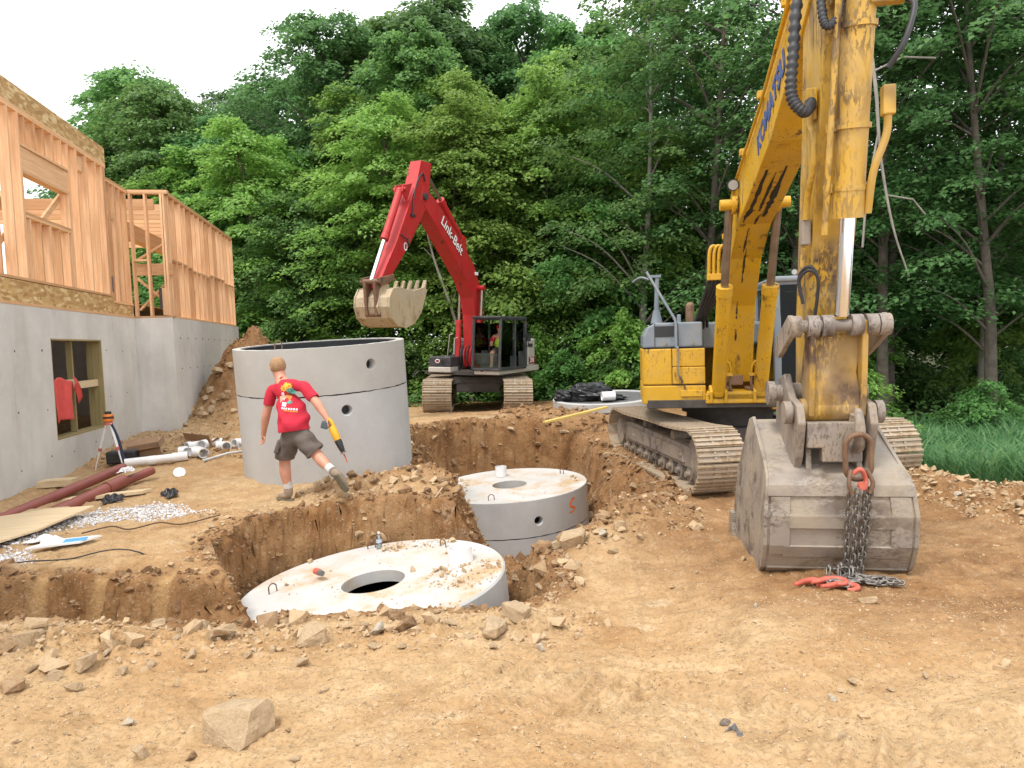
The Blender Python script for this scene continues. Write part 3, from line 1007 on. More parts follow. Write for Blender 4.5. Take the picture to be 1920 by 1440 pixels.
# faint form joints and snap-tie marks on the concrete
jm = M()
for k in range(-3, 5):
    y = 0.35 + 1.22 * k
    if WY0 - .1 < y < WY1 + .1: continue
    jm.box((0.0015, y, 0.8), (0.004, 0.012, 3.6))
for y in (6.4, 7.6, 8.8, 10.0, 11.2): jm.box((PX + .0015, y, 0.8), (0.004, 0.012, 3.6))
for x in (.24, .5): jm.box((x, YC - .0015, 0.8), (0.012, 0.004, 3.6))
tag(jm.build('form_seam', m_found, house), kind='stuff')
tm = M()
for y in np.arange(-2, 5.2, 0.81):
    for z in (0.35, 1.15, 1.95):
        if WY0 - .12 < y < WY1 + .12 and WZ0 - .1 < z < WZ1 + .1: continue
        tm.box((0.002, y + R_.uniform(-.06, .06), z + R_.uniform(-.06, .06)), (0.010, R_.uniform(.010, .022), R_.uniform(.014, .03)), (R_.uniform(-.3, .3), 0, 0))
for y in np.arange(5.7, 11.4, 0.61):
    for z in (1.55, 2.2): tm.box((PX + .004, y, z), (0.012, 0.022, 0.03))
o = tm.build('snap_tie', m_under, house)
tag(o, kind='stuff')
# basement floor and deck over it keep the inside dark
M().box((-4, (YE - 8) / 2, -0.35), (7.7, YE + 7.9, 0.1)).build('basement_slab', m_found, house)
M().box((-4.0, (YE - 8) / 2, ZD - 0.035), (7.78, YE + 7.9, 0.022)).build('subfloor', m_osb, house)
M().box((PX / 2 - .05, (YC + YE) / 2 + .1, ZF + .012), (PX - .25, YE - YC - .5, 0.02)).build('subfloor', m_osb, house)
# sill plate, rim board
M().box((-.075, (-8 + YC) / 2, ZF + .02), (.16, 8 + YC - .01, .04)).build('sill_plate', m_study, house)
M().box((-.02, (-8 + 4.20) / 2, ZF + .04 + .155), (.03, 8 + 4.20, .31)).build('rim_board', m_osb, house)
M().box((-.03, (4.205 + YC) / 2, ZF + .04 + .105), (.03, YC - 4.22, .21)).build('rim_board', m_osb, house)
for k in range(12):
    y = -3.2 + k * .75
    M().box((-2.2, y, ZF + .18), (4.2, .045, .26)).build('floor_joist', m_studx, house)
# window in the concrete: treated plywood buck, post and rail
DW = T + .004
wf = M()
wf.box((-T / 2, WY0 + .006, (WZ0 + WZ1) / 2), (DW, .012, WZ1 - WZ0)).box((-T / 2, WY1 - .012, (WZ0 + WZ1) / 2), (DW, .024, WZ1 - WZ0))
wf.box((-T / 2, (WY0 + WY1) / 2, WZ0 + .012), (DW, WY1 - WY0 - .048, .024)).box((-T / 2, (WY0 + WY1) / 2, WZ1 - .012), (DW, WY1 - WY0 - .048, .024))
win = wf.build('window_buck', m_buck, house)
ymid = WY0 + (WY1 - WY0) * .52
M().box((-.16, ymid, (WZ0 + WZ1) / 2), (.09, .05, WZ1 - WZ0 - .06)).build('window_post', m_buck, win)
M().box((-.10, (ymid + WY1) / 2 - .02, WZ0 + .80), (.035, WY1 - ymid + .06, .12)).build('window_rail', m_ply, win)
M().box((-.125, (ymid + WY0) / 2 - .02, WZ0 + .86), (.03, ymid - WY0 + .02, .09)).build('window_rail', m_ply, win)

# upper wall, near part: studs 38 x 140, header over the opening, sill
ZT = 5.45
SW, SDp = .038, .14
stud_me = {}


def stud(y, z0, z1, x=-.07, name='stud', w=SW):
    k = (round(z1 - z0, 3), w)
    if k not in stud_me:
        stud_me[k] = M().box((0, 0, (z1 - z0) / 2), (SDp, w, z1 - z0)).mesh('stud')
        stud_me[k].materials.append(m_studz)
    o = link(name, stud_me[k], house, (x, y, z0), (R_.uniform(-.004, .004), R_.uniform(-.004, .004), R_.uniform(-.02, .02)))
    return o


def plate(y0, y1, z, x=-.07, name='top_plate'):
    return M().box((x, (y0 + y1) / 2, z), (SDp, y1 - y0, SW)).build(name, m_study, house)


zb = ZD + .04
YW = 4.18                                                      # end of the tall near part
plate(-8, YW, ZD + .0195, name='bottom_plate')
plate(-8, YW, ZT - .0585), plate(-8, YW, ZT - .0195)
OY0, OY1 = 1.05, 2.52
HZ0, HZ1, SZ = 4.58, 4.92, 3.98
for y in (-7.2, -6.8, -6.4, -6, -5.5, -5.1, -4.7, -4.2, -3.8, -3.4, -2.9, -2.5, -2.1, -1.7, -1.3, -.95, -.54, -.12, .30, .70, .985):
    stud(y, zb, ZT - .08)
for y in (OY1 + .06, 2.90, 3.30, 3.70, 4.02, 4.12):
    stud(y, zb, ZT - .08)
for y in (OY0 - .026, OY1 + .018): stud(y, zb, HZ0, name='trimmer_stud')
M().box((-.045, (OY0 + OY1) / 2, (HZ0 + HZ1) / 2), (.045, OY1 - OY0 + .10, HZ1 - HZ0)).build('header', m_study, house)
M().box((-.105, (OY0 + OY1) / 2, (HZ0 + HZ1) / 2), (.045, OY1 - OY0 + .10, HZ1 - HZ0)).build('header', m_study, house)
plate(OY0 - .01, OY1, HZ0 - .022, name='header_plate')
plate(OY0 - .05, OY1 + .04, HZ1 + .02, name='header_plate')
for k in range(5): stud(OY0 + .14 + k * .29, HZ1 + .04, ZT - .08, name='cripple_stud')
plate(OY0, OY1, SZ - .02, name='window_sill'), plate(OY0, OY1, SZ - .059, name='window_sill')
for k in range(5): stud(OY0 + .12 + k * .31, zb, SZ - .08, name='cripple_stud')
# rim board of the next floor on top
M().box((-.015, (-8 + YW) / 2, ZT + .15), (.03, 8 + YW, .30)).build('rim_board', m_osb, house)
M().box((-1.0, YW - .02, ZT + .15), (1.94, .03, .298)).build('rim_board', m_osb, house)
for k in range(9):
    M().box((-1.9, -.3 + k * .5, ZT + .14), (3.7, .045, .26)).build('floor_joist', m_studx, house)
M().box((-.9, 3.2, ZT - .25), (1.7, .14, .24)).build('floor_joist', m_studx, house)
# inside: a cross wall, braces and beams seen through the openings
def brace(a, b, w=.038, h=.09, mt=None, name='brace'):
    return M().bar(a, b, w, h).build(name, mt or m_study, house)
brace((-.16, 1.62, 3.8), (-.16, 2.62, 4.55))
brace((-.18, .1, 3.0), (-.18, .75, 3.6))
for y in (.4, 1.0, 1.6, 2.2, 2.9, 3.5):
    stud(y, zb, 5.0, x=-3.1, name='inner_stud')
for z in (4.05, 4.3, 4.55, 4.8):
    M().box((-3.4, 3.2, z), (.05, 5.5, .14)).build('inner_beam', m_study, house)
M().box((-3.1, 2, 5.02), (.14, 6, .06)).build('top_plate', m_study, house)
for k in range(5):
    M().box((-3.0, 5.2 + k * .12, 5.05 + k * .05), (1.6, .1, .04)).build('stacked_board', m_ply, house)

# lower link wall in the same plane, then the wing that projects
ZT2 = 5.22
ZB2 = ZF + .25
for y in (YW + .10, YW + .34, YW + .42, YW + .64, YW + .98): stud(y, ZB2 + .04, ZT2 - .08)
plate(YW + .03, YC - .02, ZT2 - .0585), plate(YW + .03, YC + .1, ZT2 - .0195)
plate(YW + .03, YC - .02, ZB2 + .02, name='bottom_plate')
M().box((-.05, YW + .22, 4.55), (.05, .30, .14)).build('blocking', m_study, house)
ms = simple('galvanised steel', (.22, .22, .24), .4, .7)
M().box((.004, YW - .02, 3.22), (.006, .07, .30)).build('hold_down_strap', ms, house)
M().box((PX - .2, YC - .006, 3.02), (.06, .006, .42)).build('hold_down_strap', m_under, house)
# wing: return face (faces the camera) with two bays, then the long side wall
ZB3 = ZF + .002
for x in (.03, .315, PX - .10, PX - .05):
    o = stud(YC + .075, ZB3 + .04, ZT2 - .08, x=x, name='stud')
    o.rotation_euler = (0, 0, math.pi / 2)
M().box((PX / 2 - .02, YC + .075, ZB3 + .02), (PX + .1, .14, .038)).build('bottom_plate', m_studx, house)
M().box((PX / 2 - .02, YC + .075, ZT2 - .0585), (PX + .1, .14, .038)).build('top_plate', m_studx, house)
M().box((PX / 2 - .02, YC + .075, ZT2 - .0195), (PX + .1, .14, .038)).build('top_plate', m_studx, house)
M().box((.17, YC + .075, 3.80), (.26, .13, .04)).build('blocking', m_studx, house)
M().box((.55, YC + .12, 3.62), (.42, .04, .24)).build('blocking', m_studx, house)
M().box((.17, YC + .16, 3.62), (.26, .04, .24)).build('blocking', m_studx, house)
brace((.02, YC + .2, 3.80), (PX - .06, YC + .2, 4.20), .09, .04, m_studx)
brace((.02, YC + .25, 3.45), (PX - .06, YC + .25, 2.85), .09, .04, m_studx)
brace((.02, YC + .30, 2.80), (PX - .06, YC + .30, 3.45), .09, .04, m_studx)
M().box((PX - .12, YC + .01, 2.95), (.10, .04, .55)).build('scrap_stud', m_studz, house)
ny_ = int((YE - YC - .2) / .40)
for k in range(ny_ + 1):
    y = YC + .20 + k * (YE - YC - .25) / ny_
    stud(y, ZB3 + .04, ZT2 - .08, x=PX - .07)
    if k < ny_:
        dz = 0.0 if (k // 4) % 2 == 0 else -.06
        M().box((PX - .07, y + .19, 3.83 + dz), (.14, (YE - YC - .25) / ny_ - .045, .04)).build('blocking', m_study, house)
M().box((PX - .07, (YC + YE) / 2 + .07, ZB3 + .02), (.14, YE - YC - .16, .038)).build('bottom_plate', m_study, house)
M().box((PX - .07, (YC + YE) / 2 + .07, ZT2 - .0585), (.14, YE - YC - .16, .038)).build('top_plate', m_study, house)
M().box((PX - .07, (YC + YE) / 2 + .07, ZT2 - .0195), (.14, YE - YC - .16, .038)).build('top_plate', m_study, house)
for k in range(11):
    y = YC + .5 + k * .55
    M().box((-1.6, y, ZT2 - .2), (3.9, .05, .22)).build('ceiling_joist', m_studx, house)
M().box((-.6, YC + 2.4, ZT2 - .55), (.2, 4.4, .34)).build('beam', m_study, house)
for k in range(9):
    stud(YC + .4 + k * .7, ZB3 + .04, ZT2 - .32, x=-3.4, name='inner_stud')

# ------------------------------------------------------------------ excavators
# local frame of a digger: t to its left-hand side as one faces it (+x), s forward (-y), z up


def L(t, s, z): return Vector((t, -s, z))


def side_prism(m, poly, t, w, mi=0):
    return m.prism(poly, (t, 0, 0), (0, -1, 0), (0, 0, 1), (1, 0, 0), w, mi)


def front_prism(m, poly, s, w, mi=0):
    return m.prism(poly, (0, -s, 0), (1, 0, 0), (0, 0, 1), (0, -1, 0), w, mi)


def boom_box(poly_u, poly_l, hw, top_w=None):
    """closed box section between the upper and the lower line (same count), half width per station"""
    m = M()
    n = len(poly_u)
    hw = hw if isinstance(hw, list) else [hw] * n
    ring = []
    for (su, zu), (sl, zl), w in zip(poly_u, poly_l, hw):
        ring += [L(-w, su, zu), L(w, su, zu), L(w, sl, zl), L(-w, sl, zl)]
    fs = []
    for i in range(n - 1):
        for k in range(4):
            a, b = i * 4 + k, i * 4 + (k + 1) % 4
            fs.append((a, b, b + 4, a + 4))
    fs += [(3, 2, 1, 0), tuple(4 * (n - 1) + k for k in (0, 1, 2, 3))]
    m.add(ring, fs, False)
    return m


def shoe_mesh(w, pitch, mt):
    m = M()
    m.box((0, 0, 0.012), (w, pitch * 0.97, 0.024))
    for k in (-.36, 0.0, .36):
        m.box((0, k * pitch, 0.036), (w, pitch * 0.13, 0.026))
    for x in (-.09, .09):
        for k in (-.18, .18): m.box((x, k * pitch, 0.032), (.035, .035, .02))
    me = m.mesh('shoe')
    me.materials.append(mt)
    return me


def track_path(length, ri, rs, zg, n_want):
    """centre line of the shoes: front idler ri at +half, rear sprocket rs at -half, slight sag on top"""
    a = length / 2 - ri - .02
    b = length / 2 - rs - .02
    pts = []
    for i in range(40): pts.append((-b + (a + b) * i / 40, zg))                       # bottom, backwards to forwards
    for i in range(24):
        t = -math.pi / 2 + math.pi * i / 24
        pts.append((a + ri * math.cos(t), zg + ri + ri * math.sin(t)))
    for i in range(40):
        k = i / 40
        z = (zg + 2 * ri) * (1 - k) + (zg + 2 * rs) * k - .035 * math.sin(math.pi * k) - .012 * math.sin(3 * math.pi * k)
        pts.append((a - (a + b) * k, z))
    for i in range(24):
        t = math.pi / 2 + math.pi * i / 24
        pts.append((-b + rs * math.cos(t), zg + rs + rs * math.sin(t)))
    P_ = np.array(pts + pts[:1])
    d = np.r_[0, np.cumsum(np.hypot(*np.diff(P_, axis=0).T))]
    tot = d[-1]
    s = np.arange(n_want) * tot / n_want
    x, z = np.interp(s, d, P_[:, 0]), np.interp(s, d, P_[:, 1])
    x2, z2 = np.interp((s + .03) % tot, d, P_[:, 0]), np.interp((s + .03) % tot, d, P_[:, 1])
    x1, z1 = np.interp((s - .03) % tot, d, P_[:, 0]), np.interp((s - .03) % tot, d, P_[:, 1])
    ang = np.arctan2(z2 - z1, x2 - x1)
    return x, z, ang, tot / n_want


def make_tracks(root, yaw, length, height, gauge, shoe_w, n, mt_shoe, mt_frame, tilt=0.0, off=0.0):
    r = height / 2 - .035
    x, z, ang, pitch = track_path(length, r, r * .97, .04, n)
    sme = shoe_mesh(shoe_w, pitch, mt_shoe)
    for sx in (-1, 1):
        # frame, as the track's own mesh
        m = M()
        t = sx * gauge / 2 + off
        a = length / 2 - r
        out = sx
        fr = [(-a + .05, .30), (a - .10, .30), (a - .02, .36), (a + .02, height * .60), (a - .35, height * .66), (-a + .6, height * .74), (-a + .2, height * .70), (-a - .05, .5)]
        side_prism(m, fr, t, shoe_w * .52)
        side_prism(m, [(-a + .35, .36), (a - .45, .36), (a - .55, height * .60), (-a + .45, height * .66)], t + out * shoe_w * .27, .06)
        for k in range(9):
            s_ = -a + .28 + k * (2 * a - .62) / 8
            m.cyl(L(t - .17, s_, .20), L(t + .17, s_, .20), .115, n=14)
            m.cyl(L(t - .23, s_, .20), L(t + .23, s_, .20), .05, n=10)
        for s_ in (-a * .35, a * .4):
            m.cyl(L(t - .13, s_, height - .24), L(t + .13, s_, height - .24), .085, n=12)
        for k in (-.4, .1, .5): m.box(L(t + out * shoe_w * .31, k * a * 2 * .7, height * .50), (.03, .10, .05))
        fo = m.build('track', mt_frame, root, bevel=.012)
        fo.rotation_euler = (tilt, 0, yaw)
        M().cyl(L(t - .16, a - .0, .04 + r), L(t + .16, a, .04 + r), r - .045, n=28).cyl(L(t - .20, a, .04 + r), L(t + .20, a, .04 + r), r * .52, n=20).build('idler', mt_frame, fo)
        sp = M()
        sp.cyl(L(t - .05, -a, .04 + r), L(t + .05, -a, .04 + r), r - .08, n=24).cyl(L(t - .22, -a, .04 + r), L(t + .24, -a, .04 + r), r * .55, n=20)
        for k in range(21):
            an = 2 * math.pi * k / 21
            sp.box(L(t, -a + (r - .05) * math.cos(an), .04 + r + (r - .05) * math.sin(an)), (.08, .07, .05), (an, 0, 0))
        sp.build('sprocket', mt_frame, fo)
        for i in range(n):
            # outer face of the shoe away from the loop's inside
            o = link('shoe', sme, fo, L(t + R_.uniform(-.004, .004), x[i], z[i]), (-(ang[i]) + math.pi, 0, 0))
    return pitch


def cyl_ram(root, p0, p1, rb, rr, cut, mats, name='hydraulic_cylinder', caps=(1.12, .12), parent=None):
    """barrel from p0, rod to p1; cut = share of the length that is barrel"""
    p0, p1 = Vector(p0), Vector(p1)
    d = (p1 - p0)
    c = p0 + d * cut
    u = d.normalized()
    m = M().cyl(p0, c, rb, n=22)
    m.cyl(c - u * caps[1], c + u * .015, rb * caps[0], n=22)
    m.cyl(c - u * (caps[1] + .06), c - u * (caps[1] + .02), rb * 1.06, n=22)
    m.cyl(p0 + u * .01, p0 + u * .07, rb * 1.06, n=22)
    b = m.build(name, mats[0], parent or root)
    M().cyl(c, p1, rr, n=18).build('rod', mats[1], b)
    return b


def pin(m, t0, t1, s, z, r, n=16): return m.cyl(L(t0, s, z), L(t1, s, z), r, n=n)


m_lens = simple('lamp lens', (.35, .35, .34), .15, 0, .1)


def lamp_round(parent, p, r, d):
    """work lamp with a steel bezel facing d"""
    p, d = Vector(p), Vector(d).normalized()
    b = M().cyl(p - d * .05, p + d * .02, r, r * 1.05, n=18).build('work_lamp', m_blk, parent)
    M().cyl(p + d * .02, p + d * .026, r * .85, n=18).build('lens', m_lens, b)


# =================================================================== the yellow one
Y_ROOT = empty('excavator', (3.75, 12.0, -0.42), rot=(0, math.radians(0.3), -0.1640),
               label='big yellow excavator with grey engine cover and muddy bucket resting on dirt', cat='excavator')
make_tracks(Y_ROOT, 0.298, 4.55, 0.93, 2.72, 0.70, 47, m_shoe, m_steel, off=.18)
m = M()
m.box(L(.18, 0, .62), (1.8, 2.0, .34)).cyl(L(0, 0, .75), L(0, 0, 1.14), .72, n=40).cyl(L(0, 0, .98), L(0, 0, 1.10), .80, n=40)
for sx in (-1, 1):
    for sy in (-1, 1): m.bar(L(.1, sy * .3, .66), L(.18 + sx * 1.2, sy * .95, .50), .45, .30)
o = m.build('undercarriage', m_under, Y_ROOT, bevel=.02)
o.rotation_euler = (0, 0, .298)

# upper structure
m = M()
front_prism(m, [(-1.42, 1.14), (1.32, 1.14), (1.32, 1.27), (-1.42, 1.27)], -.2, 2.9)
m.build('deck', m_under, Y_ROOT, bevel=.01)
# counterweight at the back, rounded
cw = [(-1.42, -.55)] + [(-1.42 + .55 * (1 - math.cos(math.radians(a))) , -1.05 - .65 * math.sin(math.radians(a))) for a in range(10, 91, 16)] + \
     [(1.32 - .55 * (1 - math.cos(math.radians(a))), -1.05 - .65 * math.sin(math.radians(a))) for a in range(90, 9, -16)] + [(1.32, -.55)]
M().prism([(t, s) for t, s in cw], (0, 0, 1.72), (1, 0, 0), (0, -1, 0), (0, 0, 1), 1.05).build('counterweight', m_yel, Y_ROOT, bevel=.04, seg=3)
# right-hand tank body: yellow doors below a grey cover
def rounded_left(t0, t1, s0, s1, r, n=6):
    """plan outline (t,s): rounded front left corner"""
    return [(t1, s0), (t1, s1)] + [(t0 + r - r * math.sin(math.radians(90 * i / n)), s1 - r + r * math.cos(math.radians(90 * i / n))) for i in range(n + 1)] + [(t0, s0)]


def plan_prism(poly, z0, z1):
    return M().prism(poly, (0, 0, (z0 + z1) / 2), (1, 0, 0), (0, -1, 0), (0, 0, 1), z1 - z0)


plan_prism(rounded_left(-1.47, -.52, -.6, 1.17, .10), 1.27, 2.09).build('body_core', m_under, Y_ROOT)
plan_prism(rounded_left(-1.50, -.515, -.6, 1.20, .12), 1.20, 1.50).build('body_skirt', m_yel, Y_ROOT, bevel=.02)
d1 = plan_prism(rounded_left(-1.495, -1.035, -.6, 1.195, .11), 1.515, 2.085).build('body_door', m_yel, Y_ROOT, bevel=.018)
d2 = M().box(L(-.775, 1.16, 1.94), (.50, .07, .285)).build('body_panel', m_yel, Y_ROOT, bevel=.014)
d3 = M().box(L(-.775, 1.17, 1.655), (.505, .08, .27)).build('body_panel', m_yel, Y_ROOT, bevel=.014)
M().box(L(-.74, 1.215, 1.37), (.34, .03, .10)).build('step_plate', m_yel, Y_ROOT, bevel=.01)
hood = [(-1.48, 2.10), (-.55, 2.10), (-.55, 2.50), (-1.28, 2.50), (-1.40, 2.44), (-1.47, 2.30)]
m = M()
front_prism(m, hood, .22, 1.84)
hc = m.build('engine_cover', m_grey, Y_ROOT, bevel=.03, seg=3)
M().box(L(-1.14, 1.142, 2.36), (.30, .012, .17)).build('cover_window', m_blk, hc)
M().box(L(-1.29, 1.143, 2.29), (.012, .008, .40)).build('cover_seam', m_under, hc)
M().box(L(-.93, 1.143, 2.29), (.012, .008, .40)).build('cover_seam', m_under, hc)
for t in (-1.12, -.70): M().cyl(L(t, 1.13, 2.16), L(t, 1.155, 2.16), .025, n=12).build('latch', m_steel, hc)
M().box(L(-.30, .1, 2.28), (.46, 1.3, .42)).build('engine_cover', m_grey, Y_ROOT, bevel=.03)
M().box(L(0, -.75, 2.30), (2.4, .9, .40)).build('engine_hood', m_grey, Y_ROOT, bevel=.05)
M().cyl(L(-.62, -.2, 2.4), L(-.62, -.2, 2.80), .075, n=16).ball(L(-.62, -.2, 2.80), .075).build('exhaust_stack', m_rust, Y_ROOT)
M().box(L(-.82, -.1, 2.58), (.06, .16, .16)).build('lifting_lug', m_grey, Y_ROOT, bevel=.01)
# mirror post and hand rail
M().cyl(L(-1.24, .75, 2.50), L(-1.24, .75, 2.72), .10, .05, n=16).cyl(L(-1.24, .75, 2.72), L(-1.22, .75, 3.28), .04, .032, n=12).box(L(-1.26, .78, 3.27), (.20, .03, .04)).build('mirror_post', m_grey, Y_ROOT)
M().tube(smooth_path([L(-1.62, .9, 3.18), L(-1.50, 1.0, 3.24), L(-1.36, 1.05, 3.20)], 4), .016, 8).tube(
    [L(-1.40, 1.05, 3.32), L(-.98, 1.24, 2.55), L(-.965, 1.255, 2.45), L(-.965, 1.255, 2.10)], .022, 8).build('hand_rail', m_grey, Y_ROOT)
M().tube(smooth_path([L(-.945, 1.2, 2.12), L(-.945, 1.29, 2.08), L(-.945, 1.30, 1.9), L(-.945, 1.29, 1.7), L(-.885, 1.25, 1.58), L(-.885, 1.20, 1.54)], 5), .018, 8).build('grab_handle', m_steel, Y_ROOT)

# boom foot deck between body and cab
m = M()
m.box(L(-.06, .75, 1.33), (.90, 1.1, .14))
m.box(L(-.06, 1.24, 1.29), (.94, .12, .16))
m.box(L(.0, .30, 1.70), (.62, .08, .65))
m.box(L(.95, .55, 1.25), (.95, 1.35, .30))
m.build('front_deck', m_yel, Y_ROOT, bevel=.02)
m = M()
for t in (-.30, .30):
    side_prism(m, [(.2, 1.38), (1.05, 1.38), (1.0, 1.72), (.8, 1.86), (.55, 1.86), (.25, 1.6)], t, .06)
for t in (-.45, -.23, .20, .41):
    side_prism(m, [(.95, 1.22), (1.32, 1.22), (1.36, 1.40), (1.25, 1.50), (1.1, 1.46)], t, .045)
pin(m, -.50, -.20, 1.24, 1.36, .05), pin(m, .20, .50, 1.24, 1.36, .05), pin(m, -.36, .36, .72, 1.70, .06)
m.build('boom_bracket', m_yel, Y_ROOT, bevel=.008)
M().box(L(-.03, 1.06, 1.56), (.20, .03, .16)).build('deck_grille', m_rust, Y_ROOT, bevel=.01)

# boom
BU = [(.45, 1.60), (.55, 2.15), (.92, 2.95), (1.55, 3.72), (2.35, 4.27), (3.2, 4.53), (4.4, 4.83), (5.6, 5.25), (6.30, 5.48)]
BL = [(.90, 1.52), (1.08, 2.05), (1.32, 2.72), (1.85, 3.38), (2.55, 3.76), (3.35, 3.94), (4.7, 4.28), (5.8, 4.78), (6.45, 5.12)]
boom = boom_box(BU, BL, [.24, .23, .22, .22, .22, .22, .22, .21, .20]).build('boom', m_yel, Y_ROOT, bevel=.012)
# streaks of grease under the boom
m = M()
def under_pt(k, t, off=.004):
    i = min(int(k), len(BL) - 2)
    f = k - i
    s0, z0 = BL[i]
    s1, z1 = BL[i + 1]
    d = Vector((s1 - s0, z1 - z0)).normalized()
    return L(t, s0 + (s1 - s0) * f + d.y * off, z0 + (z1 - z0) * f - d.x * off)
rg = random.Random(8)
gm = M()
for (t, k0, k1, w) in ((-.13, 4.35, 5.55, .035), (-.02, 4.55, 5.5, .022), (.07, 4.3, 5.6, .04), (-.16, 4.1, 4.6, .02), (.0, 4.0, 4.35, .02), (-.06, 3.2, 3.9, .015), (-.02, 2.5, 3.3, .014), (-.05, 1.7, 2.1, .012), (-.05, 1.2, 1.45, .018)):
    N = 14
    A, B = [], []
    for i in range(N + 1):
        k = k0 + (k1 - k0) * i / N
        ww = w * (.35 + .65 * math.sin(math.pi * min(1, (i + 1) / N))) * rg.uniform(.5, 1.25)
        A.append(under_pt(k, t - ww + rg.uniform(-.006, .006)))
        B.append(under_pt(k, t + ww + rg.uniform(-.006, .006)))
    gm.add(A + B, [(i, i + 1, N + 2 + i, N + 1 + i) for i in range(N)])
tag(gm.build('grease_streak', m_gasket, boom), kind='stuff')
m = M()
pin(m, -.46, .44, 2.62, 4.02, .075)
for sg in (-1, 1): m.cyl(L(sg * .24, 2.62, 4.02), L(sg * .31, 2.62, 4.02), .13, n=18)
m.build('boom_pin', m_yel, boom)
pin(M(), -.31, .31, 6.32, 5.28, .09).build('boom_pin', m_yel, boom)
ax = (L(0, 5.9, 4.9) - L(0, 4.5, 4.42)).normalized()
text_on('KOMATSU', .30, m_blue, boom, L(-.224, 4.72, 4.62), ax, Vector((0, 0, 1)), bold=.012, extrude=.003, spacing=1.05)
# pipes along the top and the side of the boom
for k, (dt, dz, r) in enumerate(((-.20, .05, .022), (-.255, -.06, .018), (-.12, .05, .02))):
    pts = [L(dt, s, z + dz) for s, z in BU[2:]]
    M().tube(smooth_path(pts, 4), r, 8).build('boom_pipe', m_yel, boom)
m = M()
for k in (3, 4, 5, 6, 7): m.box(L(-.2, BU[k][0], BU[k][1] + .03), (.18, .07, .08))
tag(m.build('pipe_clamp', m_yel, boom, bevel=.006), kind='stuff')
lamp_round(boom, L(-.30, 2.72, 4.26), .075, L(0, 1, -.12))
# steel pipes and black hoses at the foot of the boom
for k in range(3):
    t = -.42 + .07 * k
    M().tube(smooth_path([L(t + .12, 1.45, 3.58), L(t, 1.50, 3.62), L(t - .05, 1.5, 3.52), L(t - .06, 1.46, 3.2)], 5), .028, 8).build('boom_pipe', m_yel, boom)
M().box(L(-.40, 1.46, 3.16), (.22, .09, .10)).build('pipe_block', m_yel, boom, bevel=.01)
for k in range(5):
    t = -.50 + .055 * k
    M().tube(smooth_path([L(t + .02, 1.46, 3.12), L(t - .02, 1.35, 2.95), L(t - .10 - .02 * k, 1.05, 2.62), L(t - .16, .8, 2.42 + .02 * k), L(t - .16, .6, 2.2)], 6), .026, 8).build('hydraulic_hose', m_hose, boom)
for sg in (-1, 1):
    cyl_ram(Y_ROOT, L(sg * .315 - .02, 1.24, 1.36), L(sg * .315 - .02, 2.62, 4.02), .105, .056, .60, (m_yel, m_rod), 'boom_cylinder')
    for k in range(2):
        c = sg * (.22 - .06 * k)
        M().tube(smooth_path([L(sg * .33, 1.40, 1.86), L(c + sg * .05, 1.36, 1.90 - .04 * k), L(c, 1.33, 1.80 - .04 * k), L(c, 1.30, 1.62)], 5), .019, 8).build('boom_pipe', m_yel, Y_ROOT)
        M().tube(smooth_path([L(c, 1.30, 1.64), L(c - .01, 1.31, 1.5), L(c + .02, 1.25, 1.40), L(c * .7, 1.0, 1.44)], 5), .022, 8).build('hydraulic_hose', m_rust, Y_ROOT)
    M().box(L(sg * .20, 1.31, 1.66), (.16, .05, .05)).build('pipe_block', m_yel, Y_ROOT, bevel=.006)

# cab
def bars_cab(parent, t0, t1, s0, s1, z0, z1, w, mt, rake=.0, name='cab', door=True):
    m = M()
    cs = {}
    for k, (t, s) in {'fl': (t0, s1), 'fr': (t1, s1), 'bl': (t0, s0), 'br': (t1, s0)}.items():
        top = s - (rake if k[0] == 'f' else 0)
        m.bar(L(t, s, z0), L(t, top, z1), w, w, (0, 1, 0))
        cs[k] = (L(t, s, z0), L(t, top, z1))
    for a, b in (('fl', 'fr'), ('bl', 'br'), ('fl', 'bl'), ('fr', 'br')):
        for e in (0, 1): m.bar(cs[a][e], cs[b][e], w * .96, w * 1.02)
    mid = s0 + (s1 - s0) * .42
    for t in (t0, t1): m.bar(L(t, mid, z0), L(t, mid, z1), w * .8, w * .8, (0, 1, 0))
    c = m.build(name, mt, parent, bevel=.015)
    return c


cab = bars_cab(Y_ROOT, .60, 1.28, -.55, 1.02, 1.42, 3.08, .11, m_grey, .05)
M().box(L(.94, .22, 3.12), (.84, 1.72, .09)).build('cab_roof', m_grey, cab, bevel=.035, seg=3)
M().box(L(.94, -.62, 2.2), (.74, .04, 1.6)).box(L(.94, .2, 1.44), (.74, 1.5, .05)).build('cab_panel', m_dgrey, cab)
M().box(L(.60, -.05, 1.75), (.05, .95, .58)).box(L(1.28, -.05, 1.75), (.05, .95, .58)).build('cab_side_panel', m_grey, cab, bevel=.01)
M().box(L(.94, 1.035, 2.28), (.60, .008, 1.50)).build('windscreen', m_glassd, cab)
for t in (.59, 1.29): M().box(L(t, .62, 2.28), (.008, .74, 1.5)).box(L(t, -.2, 2.5), (.008, .62, .95)).build('side_glass', m_glassd, cab)
M().box(L(.94, .02, 1.86), (.50, .5, .14)).box(L(.94, -.25, 2.25), (.50, .13, .75)).box(L(.94, -.28, 2.72), (.28, .10, .20)).box(L(.70, .1, 2.05), (.08, .4, .08)).box(L(1.18, .1, 2.05), (.08, .4, .08)).build('seat', m_seat, cab, bevel=.03)
M().box(L(.94, .72, 1.62), (.22, .18, .40)).bar(L(.74, .6, 1.5), L(.74, .55, 2.0), .03, .03).bar(L(1.14, .6, 1.5), L(1.14, .55, 2.0), .03, .03).build('control_levers', m_blk, cab)
lamp_round(cab, L(.86, 1.0, 3.22), .05, L(0, 1, 0))
